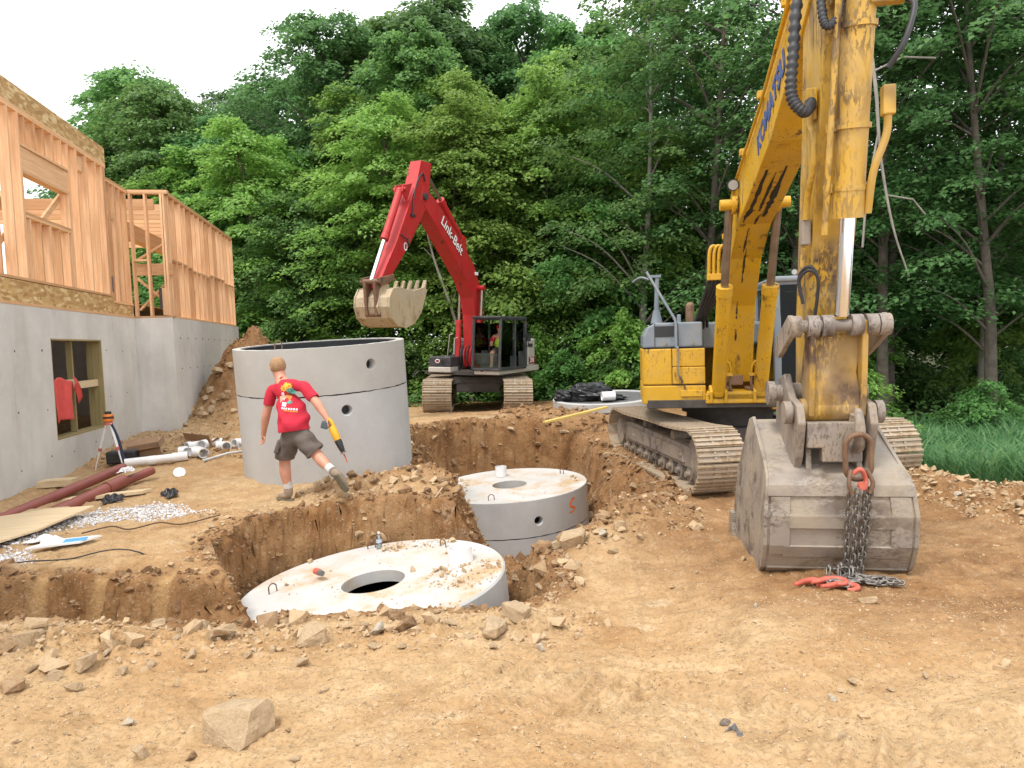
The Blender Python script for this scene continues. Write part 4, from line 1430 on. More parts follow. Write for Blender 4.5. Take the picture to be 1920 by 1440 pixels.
M().box(L(1.02, 1.20, 1.26), (.06, .012, .14)).build('warning_label', m_white, cab)
for z in (1.55, 2.1, 2.65): M().cyl(L(.60, 1.075, z), L(.60, 1.085, z), .014, n=10).build('bolt', m_steel, cab)

# stick (dipper arm)
SR = [(5.98, 5.92), (5.93, 5.0), (5.84, 4.0), (5.70, 3.2), (5.56, 2.3), (5.52, 1.62)]
SF = [(6.52, 5.95), (6.62, 4.95), (6.42, 4.0), (6.20, 3.2), (5.95, 2.4), (5.86, 1.60)]
stick = boom_box(SF[::-1], SR[::-1], [.165, .17, .172, .175, .18, .175]).build('stick', m_yworn, Y_ROOT, bevel=.01)
m = M()
side_prism(m, [(6.3, 5.2), (6.78, 5.15), (6.86, 4.98), (6.72, 4.80), (6.3, 4.7)], -.13, .04)
side_prism(m, [(6.3, 5.2), (6.78, 5.15), (6.86, 4.98), (6.72, 4.80), (6.3, 4.7)], .13, .04)
pin(m, -.22, .24, 6.74, 4.98, .055)
M().cyl(L(-.28, 5.70, 1.70), L(.28, 5.70, 1.70), .11).build('stick_pin', m_steel, stick)
M().box(L(-.205, 6.30, 4.10), (.05, .14, .20)).build('port_block', m_yworn, stick, bevel=.01)
m.build('stick_bracket', m_yworn, stick, bevel=.01)
# bucket ram in front of the stick
ram = cyl_ram(Y_ROOT, L(.03, 6.76, 4.93), L(.03, 6.28, 2.40), .118, .058, .685, (m_yworn, m_chrome), 'bucket_cylinder', (1.1, .20))
u = (L(.03, 6.28, 2.40) - L(.03, 6.76, 4.93)).normalized()
for k in (.14, .42, .60):
    c = L(.03, 6.76, 4.93) + u * 2.58 * k
    M().cyl(c - u * .02, c + u * .02, .136, n=20).box(c + Vector((-.15, 0, 0)), (.08, .06, .07)).build('clamp_band', m_yworn, ram)
M().cyl(L(.03, 6.78, 5.02) - Vector((.09, 0, 0)), L(.03, 6.78, 5.02) + Vector((.09, 0, 0)), .10, n=18).build('cylinder_head', m_yworn, ram, bevel=.01)
M().box(L(.20, 6.8, 4.72), (.24, .10, .10)).build('cylinder_port', m_yworn, ram, bevel=.01)
M().box(L(.24, 6.70, 4.0), (.09, .08, .22)).build('cylinder_port', m_yworn, ram, bevel=.01)
M().tube(smooth_path([L(.34, 6.78, 4.70), L(.36, 6.86, 4.6), L(.28, 6.9, 4.35), L(.2, 6.82, 4.2)], 6), .022, 8).build('hydraulic_hose', m_hose, ram)
M().tube(smooth_path([L(.24, 6.70, 3.92), L(.24, 6.66, 3.75), L(.17, 6.6, 3.5), L(.16, 6.5, 3.2)], 6), .03, 8).build('stick_pipe', m_yworn, ram)
M().tube([L(-.145, 6.83, 4.75), L(-.145, 6.70, 4.2), L(-.150, 6.58, 3.6), L(-.155, 6.47, 3.05)], .025, 8).build('stick_pipe', m_yworn, ram)
# pipes and hoses on the side of the stick
m = M().tube(smooth_path([L(-.235, 6.38, 4.10), L(-.235, 6.36, 3.96), L(-.225, 6.43, 3.85), L(-.225, 6.42, 3.62), L(-.23, 6.26, 3.4), L(-.23, 6.20, 3.22)], 6), .026, 10)
m.build('stick_pipe', m_yworn, stick)
M().tube([L(-.23, 6.12, 3.0), L(-.23, 6.05, 2.75), L(-.23, 5.98, 2.6)], .022, 8).build('stick_pipe', m_yworn, stick)
M().box(L(-.225, 6.15, 3.12), (.07, .10, .22)).build('valve_block', m_steel, stick, bevel=.012)
M().box(L(-.235, 6.36, 4.16), (.09, .13, .15)).build('valve_block', m_yworn, stick, bevel=.015)
for dt in (0.0, .03):
    M().tube(smooth_path([L(-.22, 6.05, 2.52), L(-.26, 6.08, 2.72 + dt), L(-.19, 6.16, 2.80 + dt), L(-.12, 6.15, 2.70), L(-.13, 6.05, 2.35)], 6), .014, 8).build('grease_hose', m_hose, stick)
def corrugated(pts, r, n=10, ring=.022):
    P_ = smooth_path(pts, 24)
    rs = [r * (1.0 + .13 * (1 if (i // 2) % 2 else -1)) for i in range(len(P_))]
    return M().tube(P_, rs, n)
corrugated([L(-.05, 6.25, 5.6), L(-.20, 6.42, 5.40), L(-.36, 6.55, 4.95), L(-.42, 6.62, 4.45), L(-.44, 6.64, 4.12), L(-.36, 6.66, 3.98), L(-.27, 6.50, 4.06), L(-.24, 6.40, 4.12)], .042).build('corrugated_hose', m_hose, stick)
corrugated([L(-.08, 6.35, 5.6), L(-.20, 6.60, 5.1), L(-.24, 6.72, 4.75), L(-.22, 6.78, 4.56), L(-.14, 6.78, 4.62), L(-.10, 6.76, 4.82)], .030).build('corrugated_hose', m_hose, stick)
M().box(L(-.09, 6.74, 4.87), (.10, .09, .09)).build('valve_block', m_steel, stick, bevel=.01)

# bucket linkage
m = M()
pin(m, -.40, .40, 6.27, 2.32, .052)
for t in (-.34, -.20, -.085, .145, .26, .36): m.cyl(L(t - .045, 6.27, 2.32), L(t + .045, 6.27, 2.32), .092, n=20)
for t in (-.37, .37):
    side_prism(m, [(6.27 + .09, 2.36), (6.27 - .02, 2.42), (5.75, 2.22), (5.72, 2.08), (5.85, 2.05), (6.30, 2.23)], t, .045)
m.build('tipping_link', m_steel, Y_ROOT, bevel=.008)
m = M()
front = [(-.22, 2.26), (.22, 2.26), (.17, 1.92), (.21, 1.62), (-.21, 1.62), (-.16, 1.92)]
m.prism(front, L(.0, 6.25, 0), (1, 0, 0), L(0, -.06, 1), L(0, 1, .06), .15)
for t in (-.205, .205): side_prism(m, [(6.33, 2.36), (6.20, 2.34), (6.00, 1.9), (6.06, 1.55), (6.26, 1.55), (6.30, 1.9)], t, .05)
m.cyl(L(-.27, 6.14, 1.60), L(.27, 6.14, 1.60), .10, n=20)
m.build('bucket_link', m_ylink, Y_ROOT, bevel=.012)
# ears of the bucket and quick coupler
m = M()
for t in (-.30, .27):
    side_prism(m, [(5.42, 1.10), (5.48, 1.62), (5.62, 1.86), (5.80, 1.90), (5.92, 1.78), (6.02, 1.70), (6.28, 1.66), (6.34, 1.50), (6.24, 1.20), (6.12, 1.02)], t, .065)
pin(m, -.42, .40, 5.72, 1.72, .075), pin(m, -.36, .34, 6.14, 1.58, .07)
for t in (-.38, .36): m.cyl(L(t - .03, 6.14, 1.58), L(t + .03, 6.14, 1.58), .10, n=18)
m.cyl(L(-.46, 5.72, 1.72), L(-.40, 5.72, 1.72), .11, n=18)
m.box(L(-.02, 6.20, 1.40), (.46, .20, .22)).box(L(.03, 6.24, 1.24), (.32, .12, .14))
m.build('quick_coupler', m_steel, Y_ROOT, bevel=.012)
# bucket
HW = .60
prof = [(5.28, 1.40), (5.42, 1.44), (6.10, 1.12), (6.24, 1.05), (6.30, .97), (6.34, .72), (6.31, .46), (6.20, .24), (6.00, .10), (5.70, .02), (5.30, -.01), (4.72, .05)]
inn = [(4.74, .09), (5.30, .045), (5.68, .07), (5.95, .14), (6.14, .27), (6.25, .48), (6.28, .73), (6.24, .95), (6.08, 1.06), (5.42, 1.38), (5.30, 1.36)]
m = M()
side_prism(m, prof + inn, 0, HW * 2 - .06)
bk = m.build('bucket', m_bsteel, Y_ROOT)
m = M()
for sg in (-1, 1):
    side_prism(m, [(5.26, 1.43), (5.44, 1.47)] + [(s + .015, z) for s, z in prof[2:]] + [(4.66, .03), (4.60, .12), (4.72, .42), (4.90, .85)], sg * (HW - .015), .035)
    m.build('side_plate', m_bsteel, bk, bevel=.006)
    m = M()
    side_prism(m, [(4.52, .10), (4.60, .34), (4.78, .36), (4.82, .08)], sg * (HW + .012), .05)
    m.build('side_cutter', m_bsteel, bk, bevel=.01)
    m = M()
for k in range(5):
    t = -.56 + k * .28
    side_prism(M(), [(4.78, .10), (4.44, .06), (4.42, .03), (4.78, -.01)], t, .10).build('tooth', m_bsteel, bk, bevel=.008)
# wear bars on the back
def back_bar(t0, t1, i0, i1, th, name, over=0.0):
    """bar lying on the outside of the profile between stations i0 and i1 (fractional)"""
    def pt(k):
        i = min(int(k), len(prof) - 2)
        f = k - i
        return Vector((prof[i][0] + (prof[i + 1][0] - prof[i][0]) * f, prof[i][1] + (prof[i + 1][1] - prof[i][1]) * f))
    ks = [i0] + [k for k in range(math.ceil(i0 + 1e-6), math.floor(i1 - 1e-6) + 1)] + [i1]
    P_ = [pt(k) for k in ks]
    nn = []
    for j in range(len(P_)):
        d = (P_[min(j + 1, len(P_) - 1)] - P_[max(j - 1, 0)]).normalized()
        nn.append(Vector((-d.y, d.x)))
    outl = [tuple(p + n * th) for p, n in zip(P_, nn)] + [tuple(p - n * .004) for p, n in zip(P_[::-1], nn[::-1])]
    return side_prism(M(), outl, (t0 + t1) / 2, t1 - t0).build(name, m_bsteel, bk, bevel=.005)
back_bar(-HW + .02, HW - .02, 2.15, 4.35, .022, 'top_band')
back_bar(-HW + .05, -HW + .21, 4.36, 6.4, .016, 'wear_strap')
back_bar(HW - .21, HW - .05, 4.36, 6.4, .016, 'wear_strap')
back_bar(-.40, .42, 4.95, 5.40, .026, 'wear_bar')
back_bar(-.44, .46, 6.0, 6.5, .018, 'wear_bar')
back_bar(-HW + .04, HW - .04, 7.0, 8.4, .016, 'wear_bar')
m = M()
for t in (-.30, .27): side_prism(m, [(5.38, 1.40), (5.45, 1.62), (5.75, 1.66), (6.16, 1.30), (6.24, 1.06)], t + .07 * (1 if t < 0 else -1), .05)
m.build('hinge_plate', m_bsteel, bk, bevel=.008)
# the shell narrows a little towards the hinge
for ob in [bk] + list(bk.children):
    for v in ob.data.vertices:
        k = min(1, max(0, (v.co.z - .72) / .6))
        v.co.x *= 1.03 - .12 * k * k * (3 - 2 * k) - .05 * max(0, (.25 - v.co.z) / .25) * (v.co.y < -5.4)
# lifting eye on the coupler
eye = [L(.13 + .0, 6.33 + .09 * math.sin(a), 1.46 + .16 * math.cos(a)) for a in np.linspace(.3, 2 * math.pi - .8, 18)]
M().tube(eye, [.030 + .020 * math.sin(math.pi * i / 17) for i in range(18)], 10).build('lifting_hook', m_steel, Y_ROOT)

# =================================================================== the red one
R_ROOT = empty('excavator', (-1.0, 20.0, 0.07), rot=(0, math.radians(2.2), -0.42),
               label='red and white excavator with dark cab and raised tan bucket behind the concrete ring', cat='excavator')
make_tracks(R_ROOT, 0.46, 3.9, 0.86, 2.13, 0.76, 42, m_shoe, m_steel)
m = M()
m.box(L(0, 0, .62), (1.2, 1.6, .30)).cyl(L(0, 0, .7), L(0, 0, 1.0), .60, n=36)
arch = [(-.95, .32), (-.86, .62), (-.5, .72), (.5, .72), (.86, .62), (.95, .32), (.95, .80), (.6, .90), (-.6, .90), (-.95, .80)]
front_prism(m, arch, .75, .14), front_prism(m, arch, -.75, .14)
o = m.build('undercarriage', m_under, R_ROOT, bevel=.015)
o.rotation_euler = (0, 0, .46)
M().box(L(0, -.2, 1.0), (2.3, 2.5, .10)).build('deck', m_under, R_ROOT)
# white side skirts, dark boxes on the right-hand side
M().box(L(-.60, .20, 1.09), (.70, 2.0, .15)).build('side_skirt', m_cream, R_ROOT, bevel=.025)
M().box(L(.82, -.30, 1.06), (.74, 2.9, .16)).build('side_skirt', m_cream, R_ROOT, bevel=.025)
M().box(L(-.60, .50, 1.31), (.69, 1.36, .28)).build('tool_box', m_dgrey, R_ROOT, bevel=.03)
M().box(L(-.42, -.2, 1.62), (.56, .9, .36)).build('fuel_tank', m_dgrey, R_ROOT, bevel=.03)
M().box(L(-.5, 1.185, 1.30), (.10, .008, .11)).build('cover_window', m_blk, R_ROOT)
def oval_badge(parent, p, w, h, nrm, up):
    an, ay = Vector(nrm).normalized(), Vector(up)
    ax = ay.cross(an).normalized()
    ay = an.cross(ax)
    poly = [(w / 2 * math.cos(2 * math.pi * i / 20), h / 2 * math.sin(2 * math.pi * i / 20)) for i in range(20)]
    b = M().prism(poly, p, ax, ay, an, .006).build('badge', m_wletter, parent)
    M().prism([(a * .72, c * .62) for a, c in poly], Vector(p) + an * .003, ax, ay, an, .006).build('badge_core', m_dletter, b)
oval_badge(R_ROOT, L(-.66, 1.182, 1.33), .15, .11, L(0, 1, 0), (0, 0, 1))
oval_badge(R_ROOT, L(.70, 1.152, 1.07), .15, .07, L(0, 1, 0), (0, 0, 1))
# engine hood and counterweight with the number
M().box(L(.0, -1.05, 1.5), (2.1, .8, .85)).build('engine_hood', m_dgrey, R_ROOT, bevel=.06)
cwp = [(-1.18, -.95)] + [(-1.18 + .4 * (1 - math.cos(math.radians(a))), -1.3 - .5 * math.sin(math.radians(a))) for a in range(10, 91, 16)] + \
      [(1.18 - .4 * (1 - math.cos(math.radians(a))), -1.3 - .5 * math.sin(math.radians(a))) for a in range(90, 9, -16)] + [(1.18, -.95)]
wt = M().prism(cwp, (0, 0, 1.53), (1, 0, 0), (0, -1, 0), (0, 0, 1), .80).build('counterweight', m_cream, R_ROOT, bevel=.05, seg=3)
M().box(L(1.183, -1.22, 1.30), (.008, .50, .20)).build('number_plate', m_dletter, wt)
text_on('210', .20, m_wletter, wt, L(1.189, -1.20, 1.30), L(0, -1, 0), (0, 0, 1), bold=.006, extrude=.002)
M().box(L(1.182, -1.1, 1.74), (.006, .32, .10)).build('vent', m_dgrey, wt)
M().tube([L(-.86, .4, 1.44), L(-.5, .95, 1.44)], .015, 6).tube([L(-.86, .3, 1.2), L(-.52, .72, 2.05), L(-.42, .72, 2.08)], .016, 6).tube([L(-.40, .7, 1.5), L(-.38, .7, 1.95), L(-.28, .7, 1.98)], .016, 6).build('hand_rail', m_cream, R_ROOT)

# boom
RU = [(-.02, 1.30), (-.02, 2.0), (.05, 2.75), (.22, 3.35), (.58, 3.93), (1.25, 4.48), (2.0, 4.98), (2.75, 5.42), (3.25, 5.62)]
RL = [(.42, 1.15), (.50, 1.9), (.56, 2.6), (.70, 3.08), (1.05, 3.50), (1.68, 4.02), (2.35, 4.52), (2.95, 4.98), (3.32, 5.28)]
rb = boom_box(RU, RL, [.22, .21, .20, .20, .20, .20, .20, .19, .17]).build('boom', m_red, R_ROOT, bevel=.012)
pin(M(), -.24, .24, 3.18, 5.38, .085).build('boom_pin', m_under, rb)
for sg in (-1, 1): M().cyl(L(sg * .19, .42, 3.35), L(sg * .42, .42, 3.35), .075, n=16).build('boom_pin', m_red, rb)
rax = (L(0, 1.35, 4.40) - L(0, 2.4, 5.10)).normalized()
text_on('Link-Belt', .36, m_dletter, rb, L(.203, 1.86, 4.60), rax, (0, 0, 1), bold=.020, extrude=.002)
text_on('Link-Belt', .36, m_wletter, rb, L(.2065, 1.86, 4.60), rax, (0, 0, 1), bold=.004, extrude=.002)
M().box(L(.21, .50, 3.74), (.05, .16, .09)).build('work_lamp', m_white, rb, bevel=.015)
for dt in (-.10, .0, .10):
    M().tube(smooth_path([L(dt, s - .05, z + .05) for s, z in RU[1:]], 4), .022, 6).build('boom_pipe', m_hose if dt else m_red, rb)
# stick ram on top of the boom
cyl_ram(R_ROOT, L(0, 1.0, 4.62), L(0, 2.78, 6.02), .095, .045, .62, (m_red, m_rod), 'stick_cylinder')
m = M()
for t in (-.09, .09): side_prism(m, [(.85, 4.2), (1.2, 4.4), (1.08, 4.72), (.92, 4.70)], t, .04)
m.build('cylinder_bracket', m_red, rb)
for sg in (-1, 1):
    cyl_ram(R_ROOT, L(sg * .34, .62, 1.08), L(sg * .34, .42, 3.35), .085, .042, .60, (m_red, m_rod), 'boom_cylinder')
m = M()
for t in (-.42, -.26, .26, .42): side_prism(m, [(.4, .98), (.75, .98), (.74, 1.16), (.60, 1.20), (.45, 1.1)], t, .04)
for t in (-.24, .24): side_prism(m, [(-.2, 1.0), (.55, 1.0), (.45, 1.35), (.2, 1.42), (-.1, 1.3)], t, .05)
m.box(L(0, .3, 1.02), (.95, .9, .10))
m.build('boom_bracket', m_under, R_ROOT, bevel=.01)
for k in range(5):
    t = -.20 + .10 * k
    M().tube(smooth_path([L(t, .52, 1.75), L(t, .66, 1.62), L(t, .68, 1.35), L(t * 1.2, .55, 1.12)], 5), .022, 6).build('hydraulic_hose', m_red if k % 2 else m_hose, R_ROOT)

# stick
TF = [(3.28, 6.22), (3.52, 5.62), (3.78, 5.20), (4.40, 4.15), (5.06, 3.22), (5.05, 3.08)]
TR = [(2.80, 6.25), (2.94, 5.55), (3.10, 5.10), (3.82, 4.18), (4.55, 3.42), (4.75, 3.05)]
rs = boom_box(TF, TR, [.15, .165, .165, .16, .15, .14]).build('stick', m_red, R_ROOT, bevel=.01)
m = M()
for t in (-.10, .10): side_prism(m, [(3.62, 5.62), (4.02, 5.50), (4.06, 5.36), (3.86, 5.15)], t, .035)
pin(m, -.17, .17, 3.97, 5.42, .05)
m.build('cylinder_bracket', m_red, rs, bevel=.006)
cyl_ram(R_ROOT, L(0, 3.97, 5.42), L(0, 5.16, 3.25), .085, .045, .56, (m_red, m_chrome), 'bucket_cylinder')
M().tube(smooth_path([L(.18, 3.15, 5.75), L(.20, 3.3, 5.9), L(.20, 3.55, 5.65), L(.19, 3.7, 5.2), L(.19, 3.75, 4.8)], 6), .018, 6).build('hydraulic_hose', m_hose, rs)
M().tube(smooth_path([L(.18, 4.25, 4.35), L(.22, 4.05, 4.25), L(.21, 3.95, 4.12), L(.18, 3.95, 4.3)], 6), .016, 6).build('hydraulic_hose', m_hose, rs)
M().box(L(.175, 3.72, 4.85), (.03, .20, .05)).build('valve_block', m_blk, rs)
poly = [(.075 * math.cos(2 * math.pi * i / 18), .10 * math.sin(2 * math.pi * i / 18)) for i in range(18)]
ob = M()
A = [L(.164, 4.02 + a * 1.0, 4.10 + b) for a, b in poly]
B = [L(.164, 4.02 + a * .6, 4.10 + b * .7) for a, b in poly]
ob.add(A + B, [(i, (i + 1) % 18, 18 + (i + 1) % 18, 18 + i) for i in range(18)])
ob.build('badge', m_wletter, rs)
# link, bucket curled up
m = M()
pin(m, -.26, .26, 5.16, 3.22, .06)
for t in (-.22, .22): side_prism(m, [(5.24, 3.28), (5.10, 3.32), (4.62, 3.42), (4.58, 3.30), (5.1, 3.12)], t, .04)
m.build('tipping_link', m_rust, R_ROOT, bevel=.006)
m = M()
for t in (-.13, .13): side_prism(m, [(5.26, 3.24), (5.06, 3.26), (4.98, 2.55), (5.18, 2.48)], t, .07)
m.cyl(L(-.2, 5.08, 2.52), L(.2, 5.08, 2.52), .06)
m.build('bucket_link', m_rust, R_ROOT, bevel=.01)
RW = .475
rp = [(4.782, 3.106), (5.009, 3.054), (5.143, 2.874), (5.160, 2.676), (5.059, 2.435), (4.841, 2.280), (4.530, 2.229), (4.169, 2.332), (3.866, 2.590), (3.665, 2.986), (3.614, 3.140)]
ri_ = [(3.665, 3.149), (3.707, 3.003), (3.900, 2.633), (4.186, 2.384), (4.530, 2.280), (4.816, 2.332), (5.017, 2.470), (5.110, 2.685), (5.093, 2.857), (4.975, 3.003), (4.774, 3.054)]
m = M()
side_prism(m, rp + ri_, 0, RW * 2 - .05)
rbk = m.build('bucket', m_tanb, R_ROOT)
for sg in (-1, 1):
    m = M()
    side_prism(m, [(4.782, 3.123), (5.026, 3.072), (5.160, 2.882), (5.177, 2.667), (5.076, 2.427), (4.849, 2.263), (4.530, 2.212), (4.152, 2.315), (3.850, 2.573), (3.648, 2.977), (3.581, 3.123), (3.732, 3.175), (4.236, 3.054)], sg * (RW - .02), .035)
    m.build('side_plate', m_tanb, rbk, bevel=.006)
for k in range(5):
    t = -.395 + k * .1975
    side_prism(M(), [(3.732, 3.054), (3.598, 3.089), (3.539, 3.347), (3.572, 3.355), (3.682, 3.158)], t, .085).build('tooth', m_tanb, rbk, bevel=.008)
m = M()
for t in (-.17, .17): side_prism(m, [(4.740, 3.123), (4.807, 3.226), (4.950, 3.218), (5.093, 3.046), (5.210, 2.676), (5.143, 2.504), (5.076, 2.573), (5.126, 2.788), (4.992, 3.003)], t, .05)
m.build('hinge_plate', m_tanb, rbk, bevel=.006)
back2 = [(5.173, 2.676), (5.072, 2.427), (4.849, 2.268), (4.816, 2.289), (5.042, 2.452), (5.143, 2.676)]
side_prism(M(), back2, 0, RW * 1.5).build('wear_bar', m_tanb, rbk)

# cab, with the door glass and the driver's seat
c2_ = bars_cab(R_ROOT, .42, 1.22, -.62, 1.16, 1.12, 2.50, .07, m_dgrey, .10)
M().box(L(.82, .22, 2.52), (.86, 1.82, .07)).build('cab_roof', m_dgrey, c2_, bevel=.03, seg=3)
M().box(L(.82, .22, 1.14), (.80, 1.70, .06)).box(L(.82, -.66, 1.35), (.74, .03, .45)).build('cab_panel', m_dgrey, c2_)
M().box(L(1.20, .20, 1.30), (.03, .40, .34)).box(L(1.20, -.38, 1.36), (.03, .42, .44)).box(L(.44, -.2, 1.32), (.03, .9, .40)).build('cab_side_panel', m_dgrey, c2_, bevel=.01)
M().box(L(.82, 1.14, 1.36), (.68, .006, .42)).build('windscreen', glassy('lower windscreen', (.72, .84, .78, 1), .3), c2_)
for t in (.44, 1.20): M().box(L(t, .62, 1.78), (.006, .85, 1.2)).box(L(t, -.22, 1.9), (.006, .66, .9)).build('side_glass', m_glass, c2_)
M().tube([L(.50, 1.12, 1.52), L(1.14, 1.12, 1.52)], .012, 6).build('windscreen_bar', m_dgrey, c2_)
M().box(L(.82, .0, 1.42), (.46, .46, .12)).box(L(.82, -.26, 1.68), (.42, .10, .50)).build('seat', m_seat, c2_, bevel=.03)
M().bar(L(.62, .45, 1.2), L(.62, .40, 1.58), .025, .025).bar(L(1.02, .45, 1.2), L(1.02, .40, 1.58), .025, .025).box(L(.58, .75, 1.45), (.16, .1, .35)).build('control_levers', m_blk, c2_)
M().tube([L(1.24, -.55, 1.7), L(1.34, -.55, 1.75), L(1.34, -.55, 2.0)], .012, 6).box(L(1.34, -.56, 1.98), (.13, .03, .22)).build('wing_mirror', m_blk, c2_)

# ------------------------------------------------------------------ people
from mathutils.bvhtree import BVHTree


def skin_mesh(pts, edges, rad, name, mt, parent, sub=2, root=0, smooth=0.6):
    me = bpy.data.meshes.new(name)
    me.from_pydata([tuple(p) for p in pts], edges, [])
    o = bpy.data.objects.new(name, me)
    COL.objects.link(o)
    sk = o.modifiers.new('skin', 'SKIN')
    sk.branch_smoothing = smooth
    sv = me.skin_vertices[0].data
    for i, r in enumerate(rad):
        sv[i].radius = r if isinstance(r, tuple) else (r, r)
        sv[i].use_root = (i == root)
    sb = o.modifiers.new('sub', 'SUBSURF')
    sb.levels = sub
    sb.render_levels = sub
    bpy.context.view_layer.update()
    dg = bpy.context.evaluated_depsgraph_get()
    nm = bpy.data.meshes.new_from_object(o.evaluated_get(dg))
    bpy.data.objects.remove(o)
    bpy.data.meshes.remove(me)
    nm.name = name
    nm.materials.clear()
    nm.materials.append(mt)
    nm.polygons.foreach_set('use_smooth', [True] * len(nm.polygons))
    return link(name, nm, parent)


def chain(dic, names, edges):
    ix = {n: i for i, n in enumerate(names)}
    return [dic[n][0] for n in names], [(ix[a], ix[b]) for a, b in edges], [dic[n][1] for n in names]


def add_fingers(m, wrist, hand, side, curl, r=.0085, spread=.019):
    """five fingers on the palm that runs from wrist to hand (knuckles); side = towards the thumb"""
    w, h = Vector(wrist), Vector(hand)
    d = (h - w).normalized()
    sd_ = (Vector(side) - d * Vector(side).dot(d)).normalized()
    pn = d.cross(sd_).normalized()                                # palm normal
    for k, ln in enumerate((.070, .078, .072, .056)):
        b = h - d * .02 + sd_ * spread * (1.5 - k)
        pts, a, p = [b], 0.0, b.copy()
        for seg in (.45, .32, .23):
            a += curl
            p = p + (d * math.cos(a) + pn * math.sin(a)) * ln * seg
            pts.append(p.copy())
        m.tube(smooth_path(pts, 3), [r * (1.05 - .03 * i) for i in range(10)], 8)
    b = w.lerp(h, .35) + sd_ * .026
    pts = [b, b + (d * .6 + sd_ * .8) * .03, b + (d * .95 + sd_ * .55 + pn * .3 * curl) * .058, b + (d * 1.0 + sd_ * .3 + pn * .6 * curl) * .078]
    m.tube(smooth_path(pts, 3), [r * 1.2 * (1.05 - .03 * i) for i in range(10)], 8)


m_skin = simple('sunburnt skin', (0.56, 0.27, 0.18), 0.5, 0, .12, 9)
m_hair = simple('short sandy hair', (0.33, 0.20, 0.10), 0.8, 0, .3, 60, .4, 120)
m_shirt = simple('red cotton', (0.50, 0.016, 0.04), 0.85, 0, .10, 7, .5, 9)
m_short = simple('grey brown canvas', (0.125, 0.10, 0.085), 0.9, 0, .25, 8, .5, 11)
m_sock = simple('white sock wool', (0.55, 0.53, 0.50), 0.9, 0, .15)
m_boot = simple('dusty brown leather', (0.27, 0.205, 0.145), 0.85, 0, .35, 12, .3)
m_sole = simple('olive rubber sole', (0.155, 0.135, 0.09), 0.8, 0, .25, 14)

man = empty('person', (-2.78, 8.6, ground_z(-2.78, 8.6) + .0),
            label='man seen from behind in red T-shirt and grey cargo shorts striding beside the concrete ring', cat='person')
B = {
    'pelvis': ((.144, -.280, .90), (.140, .105)), 'belly': ((.107, -.215, 1.08), (.130, .095)), 'chest': ((.038, -.112, 1.30), (.140, .095)), 'upper': ((-.025, -.055, 1.42), (.105, .075)),
    'neck': ((-.085, -.02, 1.53), .066), 'skull0': ((-.112, .012, 1.605), .080), 'skull1': ((-.122, .02, 1.68), .092), 'skull2': ((-.130, .03, 1.73), .078),
    'shL': ((-.18, -.02, 1.395), .060), 'elL': ((-.274, -.012, 1.115), .054), 'elL2': ((-.30, .005, 1.04), .056), 'wrL': ((-.362, .070, .835), .035), 'haL': ((-.378, .09, .76), (.040, .020)),
    'shR': ((.24, -.145, 1.405), .060), 'elR': ((.415, -.262, 1.225), .054), 'elR2': ((.450, -.275, 1.175), .056), 'wrR': ((.552, -.330, 1.035), .035), 'haR': ((.585, -.345, .985), (.036, .026)),
    'hipL': ((.055, -.225, .80), .110), 'thL': ((-.01, -.16, .66), .105), 'knL': ((-.065, -.085, .505), .068), 'caL': ((-.062, -.105, .38), .078), 'anL': ((-.04, -.085, .16), .046),
    'hipR': ((.232, -.290, .80), .110), 'thR': ((.31, -.295, .70), .095), 'knR': ((.40, -.30, .600), .068), 'caR': ((.475, -.375, .53), .078), 'anR': ((.62, -.485, .430), .046),
}
names = list(B)
ed = [('pelvis', 'belly'), ('belly', 'chest'), ('chest', 'upper'), ('upper', 'neck'), ('neck', 'skull0'), ('skull0', 'skull1'), ('skull1', 'skull2'),
      ('upper', 'shL'), ('shL', 'elL'), ('elL', 'elL2'), ('elL2', 'wrL'), ('wrL', 'haL'), ('upper', 'shR'), ('shR', 'elR'), ('elR', 'elR2'), ('elR2', 'wrR'), ('wrR', 'haR'),
      ('pelvis', 'hipL'), ('hipL', 'thL'), ('thL', 'knL'), ('knL', 'caL'), ('caL', 'anL'), ('pelvis', 'hipR'), ('hipR', 'thR'), ('thR', 'knR'), ('knR', 'caR'), ('caR', 'anR')]
p_, e_, r_ = chain(B, names, ed)
body = skin_mesh(p_, e_, r_, 'body', m_skin, man)
# fingers, ears, nose and eyes go into the body mesh
fm_ = M()
add_fingers(fm_, B['wrL'][0], (-.381, .094, .735), (.25, -.35, 0), .32)
add_fingers(fm_, B['wrR'][0], (.600, -.352, .965), (-.3, -.5, .35), .62)
hc_ = Vector((-.124, .02, 1.675))
face = Vector((-.62, .76, -.10)).normalized()
sdv = face.cross(Vector((0, 0, 1))).normalized()
for sg in (-1, 1):
    fm_.ball(hc_ + sdv * sg * .086 - face * .012 + Vector((0, 0, -.02)), .03, 10, 8, scale=(.55, .8, 1.1))
    fm_.ball(hc_ + face * .082 + sdv * sg * .032 + Vector((0, 0, -.002)), .011, 8, 6)
fm_.tube([hc_ + face * .08 + Vector((0, 0, .005)), hc_ + face * .108 + Vector((0, 0, -.035)), hc_ + face * .082 + Vector((0, 0, -.045))], [.008, .014, .010], 8)
fm_.tube([hc_ + face * .078 - sdv * .024 + Vector((0, 0, -.072)), hc_ + face * .088 + Vector((0, 0, -.07)), hc_ + face * .078 + sdv * .024 + Vector((0, 0, -.072))], .006, 6)
bm = bmesh.new()
bm.from_mesh(body.data)
t_ = fm_.mesh('fingers')
bm.from_mesh(t_)
bm.to_mesh(body.data)
bm.free()
body.data.polygons.foreach_set('use_smooth', [True] * len(body.data.polygons))
